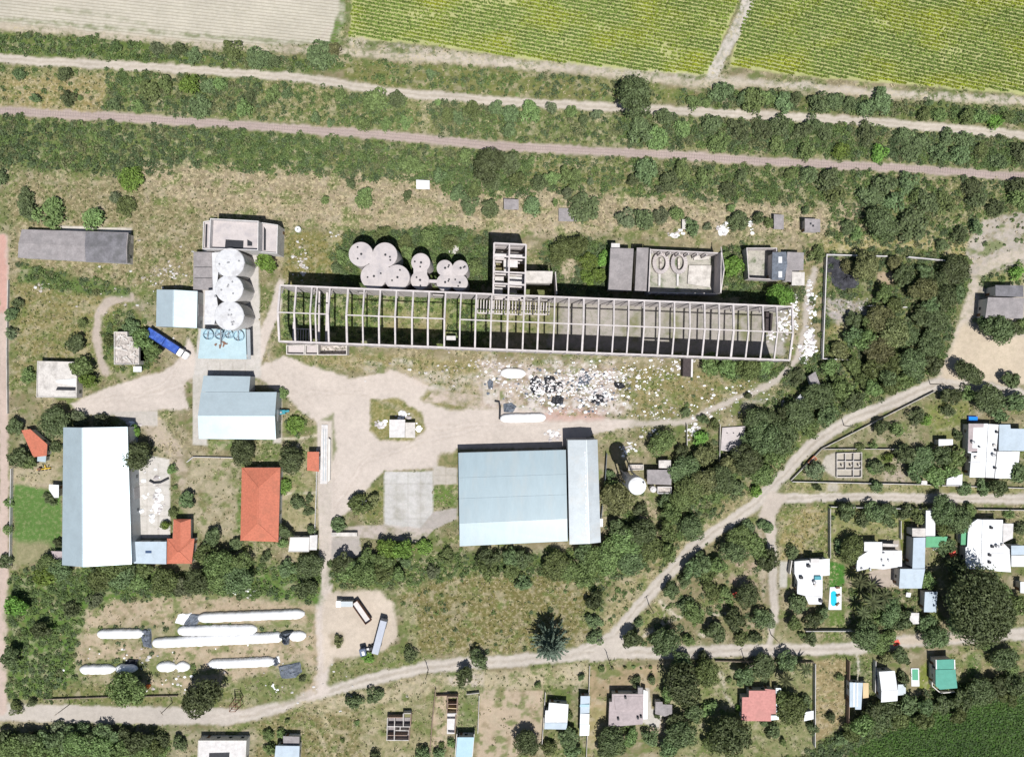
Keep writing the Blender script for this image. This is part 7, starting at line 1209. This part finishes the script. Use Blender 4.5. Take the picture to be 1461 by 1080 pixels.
# ---------------------------------------------------------------- trees
def crown_mesh(name, seed, nl=1500, lobes=16, ls=.085, sq=.62):
    rg = np.random.default_rng(seed); C = []; 
    el = 1 + .12 * (rg.random() - .5); ph = rg.random() * 6.28
    for i in range(lobes):
        a = rg.random() * 2 * np.pi; rr = .74 * np.sqrt(rg.random()); z = .95 + sq * .75 * (1 - (rr / .8) ** 2) * (.35 + .75 * rg.random()) - .22 * rg.random()
        C.append((math.cos(a) * rr, math.sin(a) * rr, z, .24 + .2 * rg.random()))
    C = np.array(C); k = rg.integers(0, lobes, nl); wgt = C[k, 3]
    d = rg.normal(0, 1, (nl, 3)); d[:, 2] = np.abs(d[:, 2]) * 1.0 - .25; d /= np.linalg.norm(d, axis=1)[:, None]
    rad = wgt * (.62 + .45 * rg.random(nl)); c = C[k, :3] + d * rad[:, None] * np.array([1, 1, .8])
    n = d + rg.normal(0, .45, (nl, 3)); n /= np.linalg.norm(n, axis=1)[:, None]; t = np.cross(n, rg.normal(0, 1, (nl, 3))); t /= np.linalg.norm(t, axis=1)[:, None]; b = np.cross(n, t)
    s = (ls * (.55 + .9 * rg.random(nl)))[:, None]
    c[:, :2] *= np.array([el, 1 / el]) if el > .5 else 1
    v = np.stack([c - t * s - b * s * .55, c + t * s * .9 - b * s * .5, c + t * s * 1.05 + b * s * .5, c - t * s * .8 + b * s * .6], 1).reshape(-1, 3)
    o = big_mesh(name, v, np.arange(nl * 4).reshape(-1, 4), [LEAF['d']]); me = o.data; bpy.data.objects.remove(o); return me, C
def trunk_mesh(name, C, n=5):
    b = MB(); b.tube([(0, 0, 0), (.01, .0, .3), (.0, .02, .62)], [.075, .055, .045], 7)
    for p in C[:n]: b.tube([(0, .01, .5), (p[0] * .5, p[1] * .5, .72), (p[0] * .92, p[1] * .92, p[2])], [.04, .026, .01], 5)
    o = b.build(name, 'bark'); me = o.data; bpy.data.objects.remove(o); return me
CROWNS = [crown_mesh('crown', 900 + i, 1350 + 60 * (i % 4), 9 + i * 2, .075 + .004 * (i % 5), .5 + .04 * (i % 6)) for i in range(10)]; TRUNKS = [trunk_mesh('trunk', c) for _, c in CROWNS]
BIGC = [crown_mesh('crown', 950 + i, 5200, 34, .05) for i in range(3)]; HUGE = crown_mesh('crown', 977, 15000, 60, .028, .5); BIGT = [trunk_mesh('trunk', c, 9) for _, c in BIGC]
def bush_mesh(seed):
    rg = np.random.default_rng(seed); n = 11; C = rg.normal(0, .40, (n, 2)); vs, q, c = leafcloud(C, .30 + .2 * rg.random(n), .75 + .5 * rg.random(n), np.ones((n, 3)), np.full(n, 85), .075, seed=seed)
    o = big_mesh('bush', vs, q, [LEAF['d']]); me = o.data; bpy.data.objects.remove(o); return me
BUSH = [bush_mesh(400 + i) for i in range(5)]
def palm_meshes(seed, dense=26):
    rg = np.random.default_rng(seed); b = MB()
    for i in range(dense):
        a = i * 2.399 + rg.normal(0, .15); el = .15 + .95 * (i / dense); L = .85 + .3 * rg.random(); pts = []
        for s in np.linspace(0, 1, 6):
            r = L * s * math.cos(el * .6) ; z = 1.0 + L * (math.sin(1.1 - el) * s - .75 * s * s * (.5 + el * .4)); pts.append(Vector((math.cos(a) * r, math.sin(a) * r, z)))
        for j in range(5):
            p, q = pts[j], pts[j + 1]; w0, w1 = (.03, .075, .085, .07, .045, .008)[j:j + 2]; sd = Vector((-math.sin(a), math.cos(a), 0))
            dp = Vector((0, 0, -.035))
            b.add([p, q, q + sd * w1 + dp, p + sd * w0 + dp], [(0, 1, 2, 3)]); b.add([p, q, q - sd * w1 + dp, p - sd * w0 + dp], [(3, 2, 1, 0)])
    o = b.build('frond', LEAF['k']); me = o.data; bpy.data.objects.remove(o)
    t = MB().tube([(0, 0, 0), (.02, 0, .5), (0, 0, 1.0)], [.09, .07, .08], 8); o = t.build('trunk', 'bark'); mt = o.data; bpy.data.objects.remove(o); return me, mt
PALM = [palm_meshes(31, 30), palm_meshes(37, 24)]
TX = [0, 365, 730, 1091]; TY = [0, 270, 540, 800]; ZF = 370 / 1427
TONE = {'d': 'dark green', 'm': 'mid green', 'b': 'bright green', 'o': 'olive green', 'p': 'dull grey green', 'g': 'silvery grey', 'k': 'spiky'}
REGIONS = [  # phrase, polygon test
 ('in the strip above the top dirt road', lambda x, y: y < yat(road1, x)), ('between the top dirt road and the railway', lambda x, y: y < yat(rail, x)),
 ('in the belt just below the railway', lambda x, y: y < yat(rail, x) + (72 if x < 1180 else 110)), ('on the open land above the ruins', lambda x, y: y < 345 and x < 1200),
 ('beside the long grey shed and huts', lambda x, y: x < 275 and y < 570), ('round the tanks and roofless ruin', lambda x, y: x < 1165 and y < 440),
 ('below the roofless frame', lambda x, y: 800 < x < 1170 and y < 560), ('in the wood around the walled yard', lambda x, y: 1165 <= x < 1378 and y < 548 ), ('on the sandy ground by the upper road', lambda x, y: x >= 1378 and y < 548),
 ('round the white long warehouse', lambda x, y: x < 270 and y < 830), ('in the garden of the red roofed hall', lambda x, y: x < 460 and y < 800), ('on the wall side below the dirt yard', lambda x, y: x < 640 and y < 870),
 ('below the blue grey warehouse', lambda x, y: x < 840 and 740 < y < 860), ('round the water tower', lambda x, y: x < 1000 and y < 780 and x > 840),
 ('in the wood above the diagonal road', lambda x, y: y < 548 + (1335 - x) * .62 and x < 1330 and x > 850 and y < 560 + (1400 - x) * .75 and (x < 1100 or y < 700 - (x - 1100) * .62)),
 ('in the gardens below the diagonal road', lambda x, y: x > 1105 and y < 712), ('in the house gardens above the lower road', lambda x, y: x > 1105 and y < 912),
 ('on the road island gardens', lambda x, y: 890 < x <= 1105 and y < 925), ('along the field left of the diagonal road', lambda x, y: 560 < x <= 890 and y < 935), ('round the white grain bags', lambda x, y: x <= 560 and y < 1008 and not (x > 490 and y > 960)),
 ('along the bottom left road edge', lambda x, y: x < 260), ('on the dry lots below the lower road', lambda x, y: x < 850), ('in the gardens round the mauve house', lambda x, y: x < 1165), ('along the edge of the bottom right field', lambda x, y: x >= 1165)]
def nth(n):
    W_ = ['first', 'second', 'third', 'fourth', 'fifth', 'sixth', 'seventh', 'eighth', 'ninth', 'tenth', 'eleventh', 'twelfth', 'thirteenth', 'fourteenth', 'fifteenth', 'sixteenth', 'seventeenth', 'eighteenth', 'nineteenth', 'twentieth']
    return W_[n - 1] if n <= 20 else f"{n}{ {1: 'st', 2: 'nd', 3: 'rd'}.get(n % 10, 'th') if n not in (11, 12, 13) else 'th'}"
PLANTS = []
for (c, r), lst in TREES.items():
    for e in lst: PLANTS.append([TX[c] + e[0] * ZF, TY[r] + e[1] * ZF, e[2] * ZF, e[3] if len(e) > 3 else 'm', e[4] if len(e) > 4 else None])
seen = []
for p in PLANTS:
    if not any(math.hypot(p[0] - q[0], p[1] - q[1]) < .45 * max(p[2], q[2]) for q in seen) and -25 < p[0] < 1486 and -25 < p[1] < 1105: seen.append(p)
PLANTS = seen
byk = {}
for i, p in enumerate(PLANTS):
    x, y, r, t, sp = p; ri = next((k for k, (q, f) in enumerate(REGIONS) if f(x, y)), 99); kind = 'palm' if t == 'k' else ('tree' if (r >= 20 and ri > 3) or r >= 23.5 or (r >= 12.4 and ri > 3) else 'bush')
    size = ('small' if r < 12 else 'medium' if r < 17 else 'large') if kind == 'tree' else ('low' if r < 7 else 'round' if r < 12.4 else 'broad') if kind == 'bush' else 'spiky'
    ph = next((k for k, f in REGIONS if f(x, y)), 'near the roads')
    p += [kind, size, ph]; byk.setdefault((kind, size, t, ph), []).append(i)
LABEL = {}
for (kind, size, t, ph), ids in byk.items():
    ids.sort(key=lambda i: PLANTS[i][0]); tone = TONE[t] if t != 'k' else 'fan leaved'
    for n, i in enumerate(ids): LABEL[i] = f"{size} {tone} {kind} {ph}" if len(ids) == 1 else f"{nth(n + 1)} {size} {tone} {kind} from left {ph}"
GRP = {'tree': 'trees and tall shrubs over the site', 'bush': 'bushes over the site', 'palm': 'palms in the gardens'}
tmpl = {}
for i, (x, y, r, t, sp, kind, size, ph) in enumerate(PLANTS):
    R_ = r * S * 1.04; z = R_ * (1.0 if kind != 'palm' else 1.3); wx, wy = W(x, y, z); rot = RNG.random() * 6.28
    if kind == 'bush':
        R_ *= .84 if y < yat(rail, x) + 70 else 1
        o = bpy.data.objects.new('bush', BUSH[i % 5]); COL.objects.link(o); o.location = (*W(x, y, R_ * .5), 0); o.scale = (R_, R_, min(R_, 1.6 + R_ * .3) * (.9 + .4 * RNG.random())); o.rotation_euler.z = rot
        o.material_slots[0].link = 'OBJECT'; o.material_slots[0].material = LEAF[t]; tag(o, LABEL[i], 'bush', GRP['bush']); continue
    root = thing('palm' if kind == 'palm' else 'tree', LABEL[i], kind, (wx, wy, 0), GRP[kind]); root.rotation_euler.z = rot
    if kind == 'palm':
        root.scale = (R_, R_, 1.5 * R_ if R_ > 2 else R_); f, tk = PALM[i % 2]
        a = bpy.data.objects.new('frond', f); b = bpy.data.objects.new('trunk', tk)
    else:
        hz = .68 + .3 * RNG.random(); an = .86 + .28 * RNG.random(); root.scale = (R_ * an * .97, R_ / an * .97, R_ * hz)
        cm, tm = (HUGE[0], BIGT[0]) if r > 35 else (BIGC[i % 3][0], BIGT[i % 3]) if r > 18 else (CROWNS[i % 10][0], TRUNKS[i % 10])
        a = bpy.data.objects.new('crown', cm); b = bpy.data.objects.new('trunk', tm)
    for o in (a, b): COL.objects.link(o); o.parent = root
    if kind == 'tree': a.material_slots[0].link = 'OBJECT'; a.material_slots[0].material = LEAF[t]
